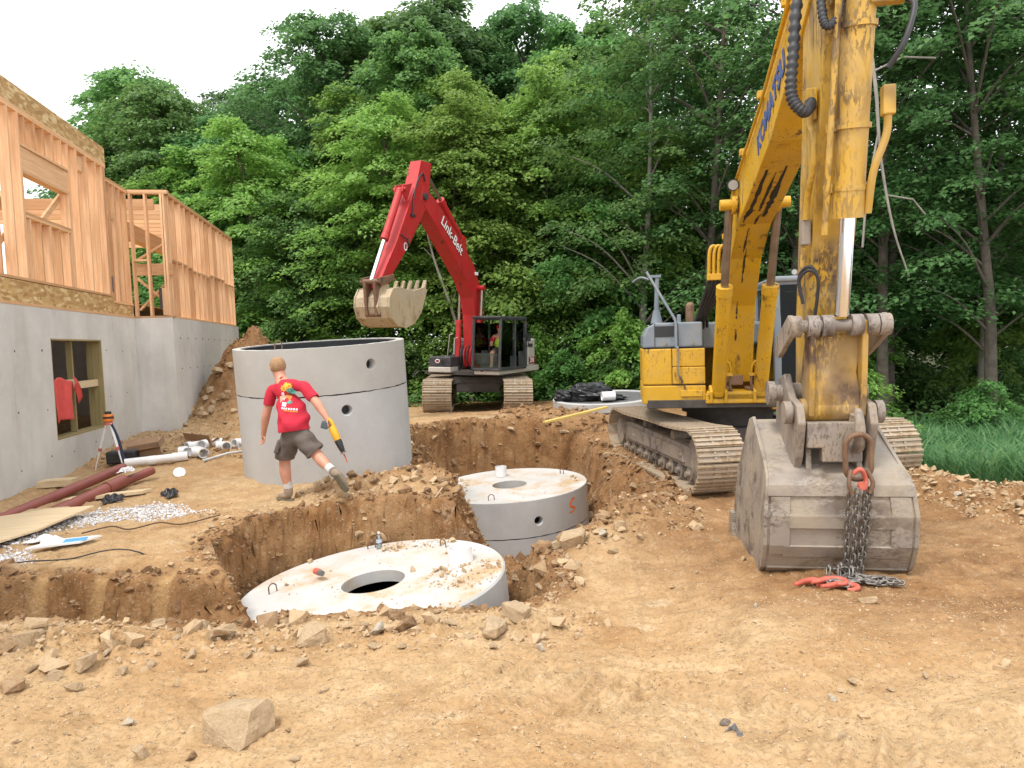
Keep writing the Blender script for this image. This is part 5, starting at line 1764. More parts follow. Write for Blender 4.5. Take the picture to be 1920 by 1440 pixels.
# hair: cropped, higher at the nape
hm = M().ball(hc_ + Vector((.006, -.010, .004)), .100, 22, 14, scale=(.98, 1.04, 1.10))
vv = []
for v in hm.v:
    v = Vector(v)
    rel = v - hc_
    if rel.z < -.07: v = v - rel.normalized() * min(.035, (-.07 - rel.z) * .9)
    if rel.dot(face) > .055 and rel.z < .05: v = v - rel.normalized() * .03
    vv.append(tuple(v))
hm.v = vv
hm.build('hair', m_hair, man)

S = {
    'hem': ((.155, -.295, .80), (.205, .165)), 'pelvis': ((.142, -.275, .945), (.205, .165)), 'belly': ((.110, -.215, 1.08), (.205, .155)), 'chest': ((.040, -.115, 1.28), (.208, .148)), 'upper': ((-.025, -.06, 1.425), (.165, .112)), 'neck': ((-.070, -.035, 1.515), .074),
    'shL': ((-.175, -.022, 1.405), .082), 'slL': ((-.238, -.015, 1.235), .075), 'slL2': ((-.262, -.012, 1.15), .074),
    'shR': ((.235, -.142, 1.42), .082), 'slR': ((.352, -.218, 1.302), .075), 'slR2': ((.405, -.252, 1.238), .074)}
nm = list(S)
p_, e_, r_ = chain(S, nm, [('hem', 'pelvis'), ('pelvis', 'belly'), ('belly', 'chest'), ('chest', 'upper'), ('upper', 'neck'), ('upper', 'shL'), ('shL', 'slL'), ('slL', 'slL2'), ('upper', 'shR'), ('shR', 'slR'), ('slR', 'slR2')])
shirt = skin_mesh(p_, e_, r_, 't_shirt', m_shirt, man, 3)
def open_end(obj, co, no, rad=.26, thick=.007):
    """cut the closed end off and leave an open hem"""
    bm = bmesh.new()
    bm.from_mesh(obj.data)
    bmesh.ops.bisect_plane(bm, geom=bm.verts[:] + bm.edges[:] + bm.faces[:], plane_co=co, plane_no=no, clear_outer=False)
    co, no = Vector(co), Vector(no).normalized()
    kill = [f for f in bm.faces if (f.calc_center_median() - co).dot(no) > 1e-4 and (f.calc_center_median() - co).length < rad]
    bmesh.ops.delete(bm, geom=kill, context='FACES')
    bm.to_mesh(obj.data)
    bm.free()
    if 'hem' not in obj.modifiers:
        so = obj.modifiers.new('hem', 'SOLIDIFY')
        so.thickness = thick
        so.offset = -1


# folds
for v in shirt.data.vertices:
    x, y, z = v.co
    k = .013 * math.sin(11 * x + 30 * z + 2.5 * math.sin(14 * x)) * min(1, max(0, (1.30 - z) / .3)) + .006 * math.sin(36 * x - 15 * z + 2 * math.sin(9 * z))
    v.co += v.normal * k
open_end(shirt, (.150, -.285, .895), (.10, -.05, -1))
open_end(shirt, (-.248, -.014, 1.195), (-.26, .02, -1), .13)
open_end(shirt, (.378, -.235, 1.268), (.64, -.40, -.75), .13)
C_ = {'waist': ((.122, -.245, 1.03), (.175, .140)), 'pelvis': ((.144, -.280, .89), (.205, .170)), 'hipL': ((.048, -.225, .78), .150), 'thL': ((-.02, -.155, .62), .132), 'hemL': ((-.052, -.11, .535), .128), 'hemL2': ((-.060, -.095, .49), .126),
      'hipR': ((.238, -.290, .79), .150), 'thR': ((.325, -.295, .685), .132), 'hemR': ((.378, -.298, .632), .126), 'hemR2': ((.405, -.299, .605), .124)}
p_, e_, r_ = chain(C_, list(C_), [('waist', 'pelvis'), ('pelvis', 'hipL'), ('hipL', 'thL'), ('thL', 'hemL'), ('hemL', 'hemL2'), ('pelvis', 'hipR'), ('hipR', 'thR'), ('thR', 'hemR'), ('hemR', 'hemR2')])
shorts = skin_mesh(p_, e_, r_, 'cargo_shorts', m_short, man, 3, root=1)
for v in shorts.data.vertices:
    x, y, z = v.co
    v.co += v.normal * (.006 * math.sin(30 * x + 18 * z) + .005 * math.sin(44 * z - 11 * x))


open_end(shorts, (-.050, -.11, .545), (-.12, .15, -1), .17)
open_end(shorts, (.385, -.30, .625), (.62, -.05, -.75), .17)


def on_cloth(obj, poly, mt, name, parent, off=.004, y0=-1.2, n_sub=3):
    """small flat pieces laid on the cloth: (x,z) outline fan projected along +y"""
    bvh = BVHTree.FromPolygons([v.co.copy() for v in obj.data.vertices], [tuple(p.vertices) for p in obj.data.polygons])
    m = M()
    for pl in poly:
        c = (sum(p[0] for p in pl) / len(pl), sum(p[1] for p in pl) / len(pl))
        rings = []
        for k in range(n_sub + 1):
            f = k / n_sub
            rg = []
            for (a, b) in pl:
                x, z = c[0] + (a - c[0]) * f, c[1] + (b - c[1]) * f
                hit = bvh.ray_cast(Vector((x, y0, z)), Vector((0, 1, 0)))
                rg.append((hit[0] - Vector((0, off, 0))) if hit[0] is not None else Vector((x, -.2, z)))
            rings.append(rg)
        n = len(pl)
        vs = [p for r in rings for p in r]
        fs = [(k * n + i, k * n + (i + 1) % n, (k + 1) * n + (i + 1) % n, (k + 1) * n + i) for k in range(n_sub) for i in range(n)]
        m.add(vs, fs, True)
    return m.build(name, mt, parent)


def star(cx, cz, r0, r1, n, a0=0.0):
    return [(cx + (r1 if i % 2 else r0) * math.cos(a0 + math.pi * i / n), cz + (r1 if i % 2 else r0) * math.sin(a0 + math.pi * i / n)) for i in range(2 * n)]


def blob(cx, cz, rx, rz, seed, n=12):
    rg = random.Random(seed)
    return [(cx + rx * rg.uniform(.65, 1.1) * math.cos(2 * math.pi * i / n), cz + rz * rg.uniform(.65, 1.1) * math.sin(2 * math.pi * i / n)) for i in range(n)]


m_py = simple('yellow print', (.75, .42, .04), .8, 0, .2, 30)
m_po = simple('orange print', (.75, .20, .04), .8, 0, .2, 30)
m_pt = simple('teal print', (.10, .33, .27), .8, 0, .5, 40)
m_pw = simple('white print', (.78, .70, .70), .8, 0, .1, 30)
on_cloth(shirt, [star(.01, 1.405, .052, .028, 8), star(.075, 1.43, .045, .024, 8, .2), star(.035, 1.445, .038, .02, 7, .4)], m_py, 'print_yellow', shirt)
on_cloth(shirt, [blob(.01, 1.405, .02, .02, 1), blob(.075, 1.43, .018, .018, 2), blob(.05, 1.31, .05, .03, 7), blob(.09, 1.29, .02, .035, 9)], m_po, 'print_orange', shirt, .006)
on_cloth(shirt, [blob(.09, 1.375, .05, .035, 3), blob(.125, 1.355, .035, .022, 4), blob(.10, 1.24, .03, .02, 6)], m_pt, 'print_teal', shirt, .0065)
on_cloth(shirt, [blob(-.005, 1.33, .02, .03, 5), [(.01, 1.20), (.065, 1.19), (.068, 1.235), (.012, 1.245)], star(.02, 1.285, .03, .008, 5)] +
         [[(.01 + .028 * k, 1.165 - .004 * k), (.01 + .028 * k + R_.uniform(.014, .022), 1.163 - .004 * k), (.01 + .028 * k + .02, 1.185 - .004 * k), (.011 + .028 * k, 1.187 - .004 * k)] for k in range(7)], m_pw, 'print_white', shirt, .0055)
on_cloth(shirt, [[(.05, 1.142), (.20, 1.118), (.20, 1.126), (.05, 1.150)]], m_py, 'print_line', shirt, .006)
# pockets
def pocket(pl, nm_='pocket_flap'): return on_cloth(shorts, [pl], m_short, nm_, shorts, .012)
pocket([(.015, .955), (.125, .985), (.125, .960), (.02, .925)]), pocket([(.175, .985), (.275, .995), (.28, .965), (.18, .955)])
for (x, z) in ((-.085, .70), (.385, .76)):
    M().box((x, -.235 if x < 0 else -.30, z), (.055, .13, .17), (0, .35 if x < 0 else -.55, .2)).build('cargo_pocket', m_short, shorts, bevel=.02, seg=3)
# socks and boots
M().tube([(-.043, -.088, .245), (-.04, -.085, .16)], [.054, .055], 14).build('sock', m_sock, man)
M().tube([(.565, -.445, .468), (.62, -.485, .43)], [.054, .055], 14).build('sock', m_sock, man)


def boot(ank, toe, heel, up, name='boot'):
    """ankle, toe and heel points; sole on the far side of up"""
    a, t, h, u = Vector(ank), Vector(toe), Vector(heel), Vector(up).normalized()
    d = (t - h).normalized()
    sole_c = h.lerp(t, .5)
    pts = [a + u * .045, a, h + u * .055 + d * .04, h.lerp(t, .55) + u * .05, t + u * .032 - d * .045, t + u * .03 - d * .01]
    bt = skin_mesh(pts, [(0, 1), (1, 2), (2, 3), (3, 4), (4, 5)], [.062, .058, (.055, .06), (.05, .052), (.05, .038), (.032, .026)], name, m_boot, man, 2)
    sd_ = d.cross(u).normalized()
    out = [(-.135, -.03), (-.145, 0), (-.135, .03), (-.06, .036), (.03, .042), (.09, .045), (.135, .03), (.15, 0), (.135, -.032), (.09, -.046), (.03, -.042), (-.06, -.036)]
    M().prism(out, sole_c + u * .008, d, sd_, u, .032).build('boot_sole', m_sole, bt, bevel=.006)
    return bt


boot((-.04, -.085, .13), (-.205, .03, .005), (.005, -.11, .005), (0, 0, 1))
boot((.635, -.495, .40), (.77, -.44, .165), (.675, -.56, .385), (.10, .78, .42))

# reciprocating saw held in the right hand
saw = empty('reciprocating_saw', (man.location.x + .60, man.location.y - .365, man.location.z + .965),
            label='yellow and black cordless reciprocating saw held by the man in red', cat='saw')
ux = Vector((.13, -.04, -.30)).normalized()
uy = Vector((0, -1, 0)) - ux * Vector((0, -1, 0)).dot(ux)
uy.normalize()
uz = ux.cross(uy)
m_sy = simple('saw yellow plastic', (.72, .38, .02), .45, 0, .1)
def sp_(a, b, c): return ux * a + uy * b + uz * c
M().tube([sp_(.03, 0, 0), sp_(.08, 0, 0), sp_(.20, 0, 0), sp_(.22, 0, 0)], [.034, .046, .044, .036], 12).build('motor_housing', m_sy, saw)
M().tube(smooth_path([sp_(.05, .0, -.02), sp_(-.02, .0, -.02), sp_(-.07, 0, .0)], 4), .022, 10).build('grip', m_sy, saw)
M().box(sp_(-.02, .01, .065), (.085, .10, .085), (0, .35, .25)).build('battery', simple('dark grey battery', (.07, .09, .10), .5), saw, bevel=.012)
M().tube([sp_(.20, 0, 0), sp_(.24, 0, 0), sp_(.34, 0, 0), sp_(.36, 0, 0)], [.040, .044, .032, .024], 12).build('nose', m_blk, saw)
M().bar(sp_(.35, -.012, 0), sp_(.40, .02, .0), .012, .03).bar(sp_(.37, -.02, -.03), sp_(.37, .02, .03), .012, .02).build('shoe_plate', m_steel, saw)
M().bar(sp_(.38, 0, 0), sp_(.50, 0, 0.004), .003, .016).build('blade', m_orange, saw)

# the digger driver
rm = Matrix.Translation((-1.0, 20.0, 0.07)) @ Euler((0, math.radians(2.2), -0.42)).to_matrix().to_4x4()
op = empty('person', tuple(rm @ L(.74, .12, 1.50)), rot=(0, math.radians(2.2), -0.42 + .25),
           label='operator in red shirt and yellow-green safety vest sitting in the red excavator cab', cat='person')
O = {'pelvis': ((0, .02, .06), (.13, .10)), 'belly': ((0, .03, .18), (.12, .095)), 'chest': ((0, .02, .36), (.14, .10)), 'upper': ((0, .0, .46), (.10, .085)), 'neck': ((0, -.02, .53), .048), 'h0': ((0, -.035, .60), .062), 'h1': ((0, -.03, .67), .074), 'h2': ((0, -.02, .72), .058),
     'shL': ((.155, .0, .44), .058), 'elL': ((.215, -.06, .24), .04), 'wrL': ((.16, -.27, .22), .027), 'haL': ((.15, -.32, .23), .03),
     'shR': ((-.155, .0, .44), .058), 'elR': ((-.215, -.06, .24), .04), 'wrR': ((-.16, -.27, .22), .027), 'haR': ((-.15, -.32, .23), .03),
     'hipL': ((.08, -.02, .05), .085), 'knL': ((.12, -.40, .05), .058), 'anL': ((.12, -.42, -.26), .04), 'toL': ((.12, -.52, -.30), .035),
     'hipR': ((-.08, -.02, .05), .085), 'knR': ((-.12, -.40, .05), .058), 'anR': ((-.12, -.42, -.26), .04), 'toR': ((-.12, -.52, -.30), .035)}
p_, e_, r_ = chain(O, list(O), [('pelvis', 'belly'), ('belly', 'chest'), ('chest', 'upper'), ('upper', 'neck'), ('neck', 'h0'), ('h0', 'h1'), ('h1', 'h2'), ('upper', 'shL'), ('shL', 'elL'), ('elL', 'wrL'), ('wrL', 'haL'),
      ('upper', 'shR'), ('shR', 'elR'), ('elR', 'wrR'), ('wrR', 'haR'), ('pelvis', 'hipL'), ('hipL', 'knL'), ('knL', 'anL'), ('anL', 'toL'), ('pelvis', 'hipR'), ('hipR', 'knR'), ('knR', 'anR'), ('anR', 'toR')])
op.scale = (1.13, 1.13, 1.13)
ob_ = skin_mesh(p_, e_, r_, 'body', m_skin, op)
fm_ = M()
for sg, a in ((1, 'L'), (-1, 'R')): add_fingers(fm_, O['wr' + a][0], (sg * .15, -.315, .23), (-sg, 0, 0), .5)
bm = bmesh.new()
bm.from_mesh(ob_.data)
bm.from_mesh(fm_.mesh('fingers'))
bm.to_mesh(ob_.data)
bm.free()
ob_.data.polygons.foreach_set('use_smooth', [True] * len(ob_.data.polygons))
p_, e_, r_ = chain({'a': ((0, .03, .10), (.14, .11)), 'b': ((0, .025, .30), (.145, .11)), 'u': ((0, .0, .45), (.11, .09)), 'l': ((.16, .0, .435), .068), 'l2': ((.205, -.045, .30), .055), 'r': ((-.16, .0, .435), .068), 'r2': ((-.205, -.045, .30), .055)},
                   ['a', 'b', 'u', 'l', 'l2', 'r', 'r2'], [('a', 'b'), ('b', 'u'), ('u', 'l'), ('l', 'l2'), ('u', 'r'), ('r', 'r2')])
skin_mesh(p_, e_, r_, 'shirt', m_shirt, op)
p_, e_, r_ = chain({'a': ((0, .01, .11), (.148, .12)), 'b': ((0, .005, .30), (.148, .122)), 'u': ((0, -.01, .43), (.10, .10))}, ['a', 'b', 'u'], [('a', 'b'), ('b', 'u')])
skin_mesh(p_, e_, r_, 'safety_vest', simple('safety vest yellow', (.50, .75, .05), .7), op)
p_, e_, r_ = chain({'a': ((0, .02, .06), (.15, .12)), 'l': ((.085, -.06, .055), .098), 'l2': ((.118, -.36, .055), .07), 'r': ((-.085, -.06, .055), .098), 'r2': ((-.118, -.36, .055), .07)}, ['a', 'l', 'l2', 'r', 'r2'], [('a', 'l'), ('l', 'l2'), ('a', 'r'), ('r', 'r2')])
skin_mesh(p_, e_, r_, 'shorts', m_short, op)
M().ball((0, -.02, .685), .083, 14, 8, scale=(1, 1.05, .85)).box((0, -.12, .69), (.11, .09, .012)).build('cap', m_shirt, op)

# ------------------------------------------------------------------ tools, pipes and scraps lying about
def G(x, y, dz=0.0): return Vector((x, y, ground_z(x, y) + dz))


# lifting chain on the coupler: ring, two doubled legs, hooks on the ground
chain_ = empty('lifting_chain', (2.80, 5.95, -.2), label='steel lifting chain with orange hooks hanging down the yellow excavator bucket to the dirt', cat='chain')
CO = chain_.location
YM = Matrix.Translation((3.75, 12.0, -0.42)) @ Euler((0, math.radians(0.3), -0.1640)).to_matrix().to_4x4()


def yw(t, s, z): return YM @ L(t, s, z)


lk = M()
P_ = [(-.020, .030), (.020, .030), (.020, -.030), (-.020, -.030)]
oval = [Vector((.019 * math.cos(a), 0, (.022 if math.sin(a) > 0 else -.022) + .019 * math.sin(a))) for a in np.linspace(0, 2 * math.pi, 13)[:-1]]
lk.tube(oval, .0085, 5, closed=True)
LINK = lk.mesh('link')
LINK.materials.append(m_chain)


def run_links(path, pitch=.058, jitter=.0, phase=0):
    P_ = smooth_path(path, 8)
    d = [0]
    for a, b in zip(P_[:-1], P_[1:]): d.append(d[-1] + (b - a).length)
    n = int(d[-1] / pitch)
    for i in range(n):
        s = (i + .5) * pitch
        j = max(k for k in range(len(d)) if d[k] <= s)
        j = min(j, len(P_) - 2)
        f = (s - d[j]) / max(1e-6, d[j + 1] - d[j])
        p = P_[j].lerp(P_[j + 1], f)
        t = (P_[j + 1] - P_[j]).normalized()
        x, y, _ = frame_of(t)
        a = math.pi / 4 + (math.pi / 2 if (i + phase) % 2 else 0) + R_.uniform(-.25, .25)
        xa = x * math.cos(a) + y * math.sin(a)
        ya = t.cross(xa)
        o = link('link', LINK, chain_)
        mw = Matrix((xa, ya, t)).transposed().to_4x4()
        mw.translation = p - CO + Vector((R_.uniform(-jitter, jitter), R_.uniform(-jitter, jitter), R_.uniform(0, jitter)))
        o.matrix_local = mw


ring_c = yw(.11, 6.44, 1.24)
ov = [ring_c + (YM.to_3x3() @ L(.10 * math.cos(a), 0.02 * math.sin(a), (.09 if math.sin(a) > 0 else -.09) + .10 * math.sin(a))) - CO for a in np.linspace(0, 2 * math.pi, 25)[:-1]]
M().tube(ov, .022, 8, closed=True).build('master_link', m_rust, chain_)
top_c = yw(.10, 6.46, 1.04)
M().tube(smooth_path([top_c + Vector((-.05, -.02, .07)) - CO, top_c + Vector((0, -.05, .11)) - CO, top_c + Vector((.05, -.03, .02)) - CO, top_c + Vector((.03, -.05, -.06)) - CO], 5), .02, 8).build('hook', m_orange, chain_)
for dx in (-.065, .065): M().tube(smooth_path([top_c + Vector((dx, -.02, .10)) - CO, top_c + Vector((dx * 1.5, -.05, .0)) - CO, top_c + Vector((dx * 1.1, -.05, -.09)) - CO], 5), .018, 8).build('shackle', m_rust, chain_)
M().cyl(top_c + Vector((.0, -.09, -.02)) - CO, top_c + Vector((.0, -.05, -.02)) - CO, .032).build('shackle_pin', m_orange, chain_)
for k, (dx, dy) in enumerate(((-.085, 0), (-.035, -.03), (.035, -.02), (.085, 0))):
    a = top_c + Vector((dx, -.04 + dy, -.05))
    mid = yw(.10, 6.40, .62) + Vector((dx * .95, -.02 + dy, 0))
    lowp = yw(.07, 6.36, .25) + Vector((dx * .75, -.03 + dy, 0))
    g = G(2.62 + dx * .8, 5.60 - .1 * k % .2, .03)
    run_links([a, mid, lowp, g + Vector((.03, .05, .10)), g], phase=k)
rg = random.Random(12)
for k in range(5):
    p = G(2.58, 5.52, .03)
    pts = [p + Vector((rg.uniform(-.10, .10) + .085 * i, rg.uniform(-.09, .10) - .02 * i, rg.uniform(0, .035))) for i in range(6)]
    run_links(pts, jitter=.006, phase=k)


def crane_hook(p, rz, s=1.0):
    c, s_ = math.cos(rz), math.sin(rz)
    base = [(-.14, .0), (-.08, .02), (-.02, .045), (.05, .045), (.10, .01), (.10, -.035), (.06, -.065), (.02, -.06)]
    pts = [Vector((c * a * s - s_ * b * s, s_ * a * s + c * b * s, .022)) + p - CO for a, b in base]
    M().tube(smooth_path(pts, 4), [.014 + .013 * math.sin(math.pi * min(1, i / 26)) for i in range(4 * 7 + 1)], 8).build('hook', m_orange, chain_)


crane_hook(G(2.38, 5.56, .02), .2)
crane_hook(G(2.50, 5.46, .03), .05, 1.1)
crane_hook(G(2.55, 5.38, .01), -.1, 1.1)

# water bottle and spray can on the near cap
bo = empty('water_bottle', (S1[0] - .24, S1[1] + 1.10, -.487), label='clear plastic water bottle standing on the far edge of the nearest cap', cat='bottle')
m_clear = glassy('clear bottle plastic', (.80, .86, .88, 1), 1.2)
M().lathe([(0, 0), (.031, 0.002), (.033, .02), (.033, .06), (.030, .075), (.033, .09), (.033, .135), (.026, .165), (.013, .185), (.012, .20)], 18).build('bottle_body', m_clear, bo)
M().lathe([(.031, .002), (.0325, .01), (.0325, .10), (0, .10)], 16).build('water', glassy('water', (.70, .80, .84, 1), .4), bo)
M().lathe([(.0338, .088), (.0338, .132)], 18).build('label', simple('bottle label', (.42, .50, .60), .5, 0, .5, 60), bo)
M().cyl((0, 0, .195), (0, 0, .213), .0145).build('bottle_cap', m_white, bo)
ca = empty('spray_can', (S1[0] - .72, S1[1] + .26, -.487), rot=(math.radians(86), 0, math.radians(40)), label='orange and grey marking paint can lying on the nearest cap', cat='spray can')
ca.location.z = -.47 + .025
M().cyl((0, .0, -.05), (0, 0, .05), .033, n=20).build('can_body', m_orange, ca)
M().cyl((0, 0, .05), (0, 0, .11), .030, .028, n=20).build('can_top', simple('grey can', (.13, .14, .14), .5), ca)

# brown sewer pipes
m_brown = simple('red brown sewer pipe', (.245, .072, .055), .5, 0, .18, 3)
def sewer(x0, y0, x1, y1, z0, z1, r, label, bell=True):
    a, b = G(x0, y0, z0), G(x1, y1, z1)
    mid = (a + b) / 2
    o = empty('sewer_pipe', mid, label=label, cat='pipe', group='brown sewer pipes lying by the foundation wall')
    m = M().pipe(a - mid, b - mid, r, r - .008, 24)
    m.build('pipe_body', m_brown, o)
    if bell:
        d = (b - a).normalized()
        M().pipe(b - mid - d * .30, b - mid, r * 1.17, r + .003, 24).build('pipe_bell', m_brown, o)
sewer(-6.30, 5.6, -5.36, 9.42, .09, .12, .072, 'thickest brown sewer pipe, nearest to the gravel, with a wide bell end')
sewer(-6.60, 5.6, -5.30, 10.05, .08, .14, .060, 'brown sewer pipe that sticks out farthest from between the other two', False)
sewer(-6.72, 5.7, -5.68, 10.0, .14, .18, .066, 'brown sewer pipe lying closest to the foundation wall', False)
def board(name, label, pts, z, th, mt, cat='board', tilt=(0, 0, 0), group=None):
    """flat board from its outline in world x,y"""
    cx, cy = sum(p[0] for p in pts) / len(pts), sum(p[1] for p in pts) / len(pts)
    m = M().prism([(p[0] - cx, p[1] - cy) for p in pts], (0, 0, 0), (1, 0, 0), (0, 1, 0), (0, 0, 1), th)
    o = m.build(name, mt, None, loc=G(cx, cy, z), rot=tilt)
    return tag(o, label, cat, group)
board('plywood_scrap', 'large torn plywood sheet strewn with white gravel beside the brown pipes', [(-6.2, 6.6), (-5.15, 6.75), (-5.0, 7.15), (-4.98, 8.1), (-5.55, 8.15), (-6.3, 7.8)], .07, .02, m_ply, 'plywood', (math.radians(1.5), math.radians(-3), 0))
board('plank', 'short plank under the brown pipes near their bell end', [(-5.75, 8.7), (-4.95, 9.1), (-4.9, 9.28), (-5.75, 8.9)], .04, .04, m_ply)
board('wood_block', 'square wood block propping up the brown pipes', [(-5.85, 8.02), (-5.42, 8.1), (-5.45, 8.38), (-5.88, 8.3)], .05, .06, m_ply, 'block')
board('wood_block', 'pale wood block between the brown pipes and the foundation', [(-6.62, 9.5), (-6.2, 9.6), (-6.22, 9.82), (-6.64, 9.72)], .07, .09, m_ply, 'block')

# laser level on its tripod
la = empty('laser_level', G(-6.40, 10.93), label='orange laser level on a red and white tripod in front of the basement window', cat='laser level')
hz = .74
for (x, y) in ((-.33, .1), (.26, -.12), (.05, .30)):
    top = Vector((x * .12, y * .12, hz))
    ft = Vector((x, y, ground_z(la.location.x + x, la.location.y + y) - la.location.z + .005))
    md = top.lerp(ft, .55)
    lg = M().cyl(top, md, .022, .020, 8).cyl(md, ft, .013, .010, 8).build('leg', m_white, la)
    M().cyl(md - (ft - top).normalized() * .02, md + (ft - top).normalized() * .03, .027, n=10).cyl(ft + Vector((0, 0, .05)), ft, .018, .008, 8).build('leg_clamp', m_orange, lg)
M().cyl((0, 0, hz - .03), (0, 0, hz + .03), .065, .05, 14).build('tripod_head', m_orange, la)
M().lathe([(0, hz + .03), (.07, hz + .03), (.075, hz + .05), (.075, hz + .12), (.06, hz + .14), (0, hz + .14)], 16).build('laser_body', simple('tool orange', (.75, .22, .03), .45), la)
M().lathe([(.077, hz + .07), (.077, hz + .10)], 16).lathe([(.045, hz + .14), (.05, hz + .15), (.045, hz + .18), (0, hz + .185)], 16).build('laser_band', m_blk, la)
M().tube(smooth_path([(.06, -.03, hz - .02), (.14, -.02, .50), (.20, -.04, .28), (.28, -.10, .06)], 6), .02, 6).build('carry_strap', simple('dark blue strap', (.02, .03, .08), .7), la)

# red shirt hung over the rail in the basement window
HM = Matrix.Translation((H0.x, H0.y, 0)) @ Matrix.Rotation(math.atan2(HN.y, HN.x), 4, 'Z')
def cloth_patch(name, f, nu, nv, mt, parent=None):
    vs = [f(i / nu, j / nv) for j in range(nv + 1) for i in range(nu + 1)]
    fs = [(j * (nu + 1) + i, j * (nu + 1) + i + 1, (j + 1) * (nu + 1) + i + 1, (j + 1) * (nu + 1) + i) for j in range(nv) for i in range(nu)]
    o = M().add(vs, fs, True).build(name, mt, parent)
    sl = o.modifiers.new('thick', 'SOLIDIFY')
    sl.thickness = .006
    return o
m_coral = simple('faded red cotton', (.66, .085, .075), .85, 0, .12, 8, .4, 10)
sh = empty('red_shirt', tuple(HM @ Vector((-.06, ymid - .55, WZ0 + .93))), math.atan2(HN.y, HN.x), 'faded red shirt hung up to dry over a rail in the basement window', 'shirt')
def body_f(u, v):
    w = .74 * (1 - .10 * math.sin(math.pi * v))
    y = -.40 + w * u + .05 * v
    z = -.68 * v + .03 * math.sin(5 * u) * (1 - v) - .05 * abs(u - .35) * (1 - v) + .03 * v * math.sin(4 * u)
    x = .012 + .028 * math.sin(9 * u + 2 * v) * (.3 + v) + .01 * math.sin(17 * u)
    return (x, y, z)
cloth_patch('shirt_body', body_f, 22, 22, m_coral, sh)
def sleeve_f(u, v):
    y = .26 + .24 * v + .02 * math.sin(6 * u)
    z = .02 - .20 * u * (1 - .3 * v) - .34 * v * v
    return (.05 + .03 * math.sin(3 * u + 2 * v), y, z)
cloth_patch('sleeve', sleeve_f, 8, 12, m_coral, sh)

# cardboard boxes and fittings on the rubble slope
m_card = simple('brown cardboard', (.33, .205, .12), .85, 0, .12, 5)
def open_box(p, rz, w, d, h, label, flaps=2, tilt=(0, 0)):
    o = empty('cardboard_box', p, rot=(tilt[0], tilt[1], rz), label=label, cat='box')
    t = .008
    M().box((0, 0, t / 2), (w, d, t)).box((-w / 2, 0, h / 2), (t, d, h)).box((w / 2, 0, h / 2), (t, d, h)).box((0, -d / 2, h / 2), (w, t, h)).box((0, d / 2, h / 2), (w, t, h)).build('box_body', m_card, o)
    for k in range(flaps):
        sg = -1 if k % 2 else 1
        if k < 2: M().box((0, sg * (d / 2 + .07), h + .03), (w, .16, .006), (sg * .5, 0, 0)).build('flap', m_card, o)
        else: M().box((sg * (w / 2 + .05), 0, h + .05), (.13, d, .006), (0, -sg * .8, 0)).build('flap', m_card, o)
    return o
open_box(G(-6.30, 11.75, -.02), .5, .50, .42, .22, 'crushed brown cardboard box next to the black case', 3, (.15, -.1))
open_box(G(-5.75, 12.62, -.02), -.2, .52, .30, .14, 'flattened cardboard box with open flaps behind the white fittings', 4, (-.5, .1))
def black_case():
    o = empty('tool_case', G(-6.42, 11.3), .3, 'black tool case lying beside the laser tripod', 'case')
    M().box((0, 0, .11), (.44, .30, .20)).build('case_body', m_blk, o, bevel=.03, seg=3)
    M().box((0, -.155, .16), (.14, .02, .03)).build('handle', m_gasket, o)
    M().box((0, -.153, .115), (.40, .004, .006)).build('case_seam', m_gasket, o)
black_case()
def fitting(x, y, kind, r, rz, label, tilt=0.0):
    o = empty('pipe_fitting', G(x, y, r + .01), rot=(tilt, 0, rz), label=label, cat='pipe fitting', group='white PVC fittings strewn on the dirt')
    if kind == 'tee':
        M().pipe((-2.0 * r, 0, 0), (2.0 * r, 0, 0), r, r * .88, 20).pipe((0, -.8 * r, 0), (0, -2.2 * r, 0.3 * r), r, r * .88, 20).build('fitting_body', m_white, o)
        M().pipe((-2.1 * r, 0, 0), (-1.2 * r, 0, 0), r * 1.12, r * .9, 20).pipe((2.1 * r, 0, 0), (1.2 * r, 0, 0), r * 1.12, r * .9, 20).build('hub', m_white, o)
    elif kind == 'elbow':
        P_ = [(0, 0, 0)] + [(1.6 * r * math.sin(a), -1.6 * r * (1 - math.cos(a)) , .0) for a in np.linspace(0.05, math.pi / 2, 8)]
        M().tube([Vector(p) for p in P_], r, 18, caps=False).build('fitting_body', m_white, o)
        M().pipe((-.9 * r, 0, 0), (.1 * r, 0, 0), r * 1.12, r * .9, 20).pipe((1.6 * r, -1.6 * r + .1 * r, 0), (1.6 * r, -2.5 * r, 0), r * 1.12, r * .9, 20).build('hub', m_white, o)
    else:
        M().pipe((-1.2 * r, 0, 0), (1.2 * r, 0, 0), r * 1.1, r * .92, 22).build('fitting_body', m_white, o)
for f in ((-5.62, 12.2, 'tee', .085, .9, 'largest white PVC tee, leaning against the cardboard'), (-5.55, 11.72, 'tee', .072, .4, 'white PVC tee with an open end towards the brown pipes'),
          (-5.25, 11.55, 'tee', .078, -.9, 'white PVC wye lying nearest to the concrete ring'), (-5.22, 12.25, 'elbow', .075, .3, 'white PVC elbow behind the wye'), (-4.98, 12.4, 'elbow', .070, 1.1, 'white PVC elbow at the right end of the fitting pile'),
          (-5.42, 12.62, 'coupling', .07, .2, 'short white PVC coupling at the back of the pile'), (-4.80, 12.25, 'coupling', .065, 1.0, 'white PVC coupling with a dark opening apart from the pile'), (-5.75, 11.98, 'coupling', .06, .5, 'small white PVC coupling against the crushed box')):
    fitting(*f)
wp = empty('white_pipe', G(-5.75, 11.0, .09), .42, 'white PVC pipe with a bell end lying in front of the cardboard box', 'pipe')
M().pipe((-.42, 0, 0), (.40, 0, .02), .062, .056, 22).build('pipe_body', m_white, wp)
M().pipe((.26, 0, .015), (.48, 0, .022), .074, .064, 22).build('pipe_bell', m_white, wp)
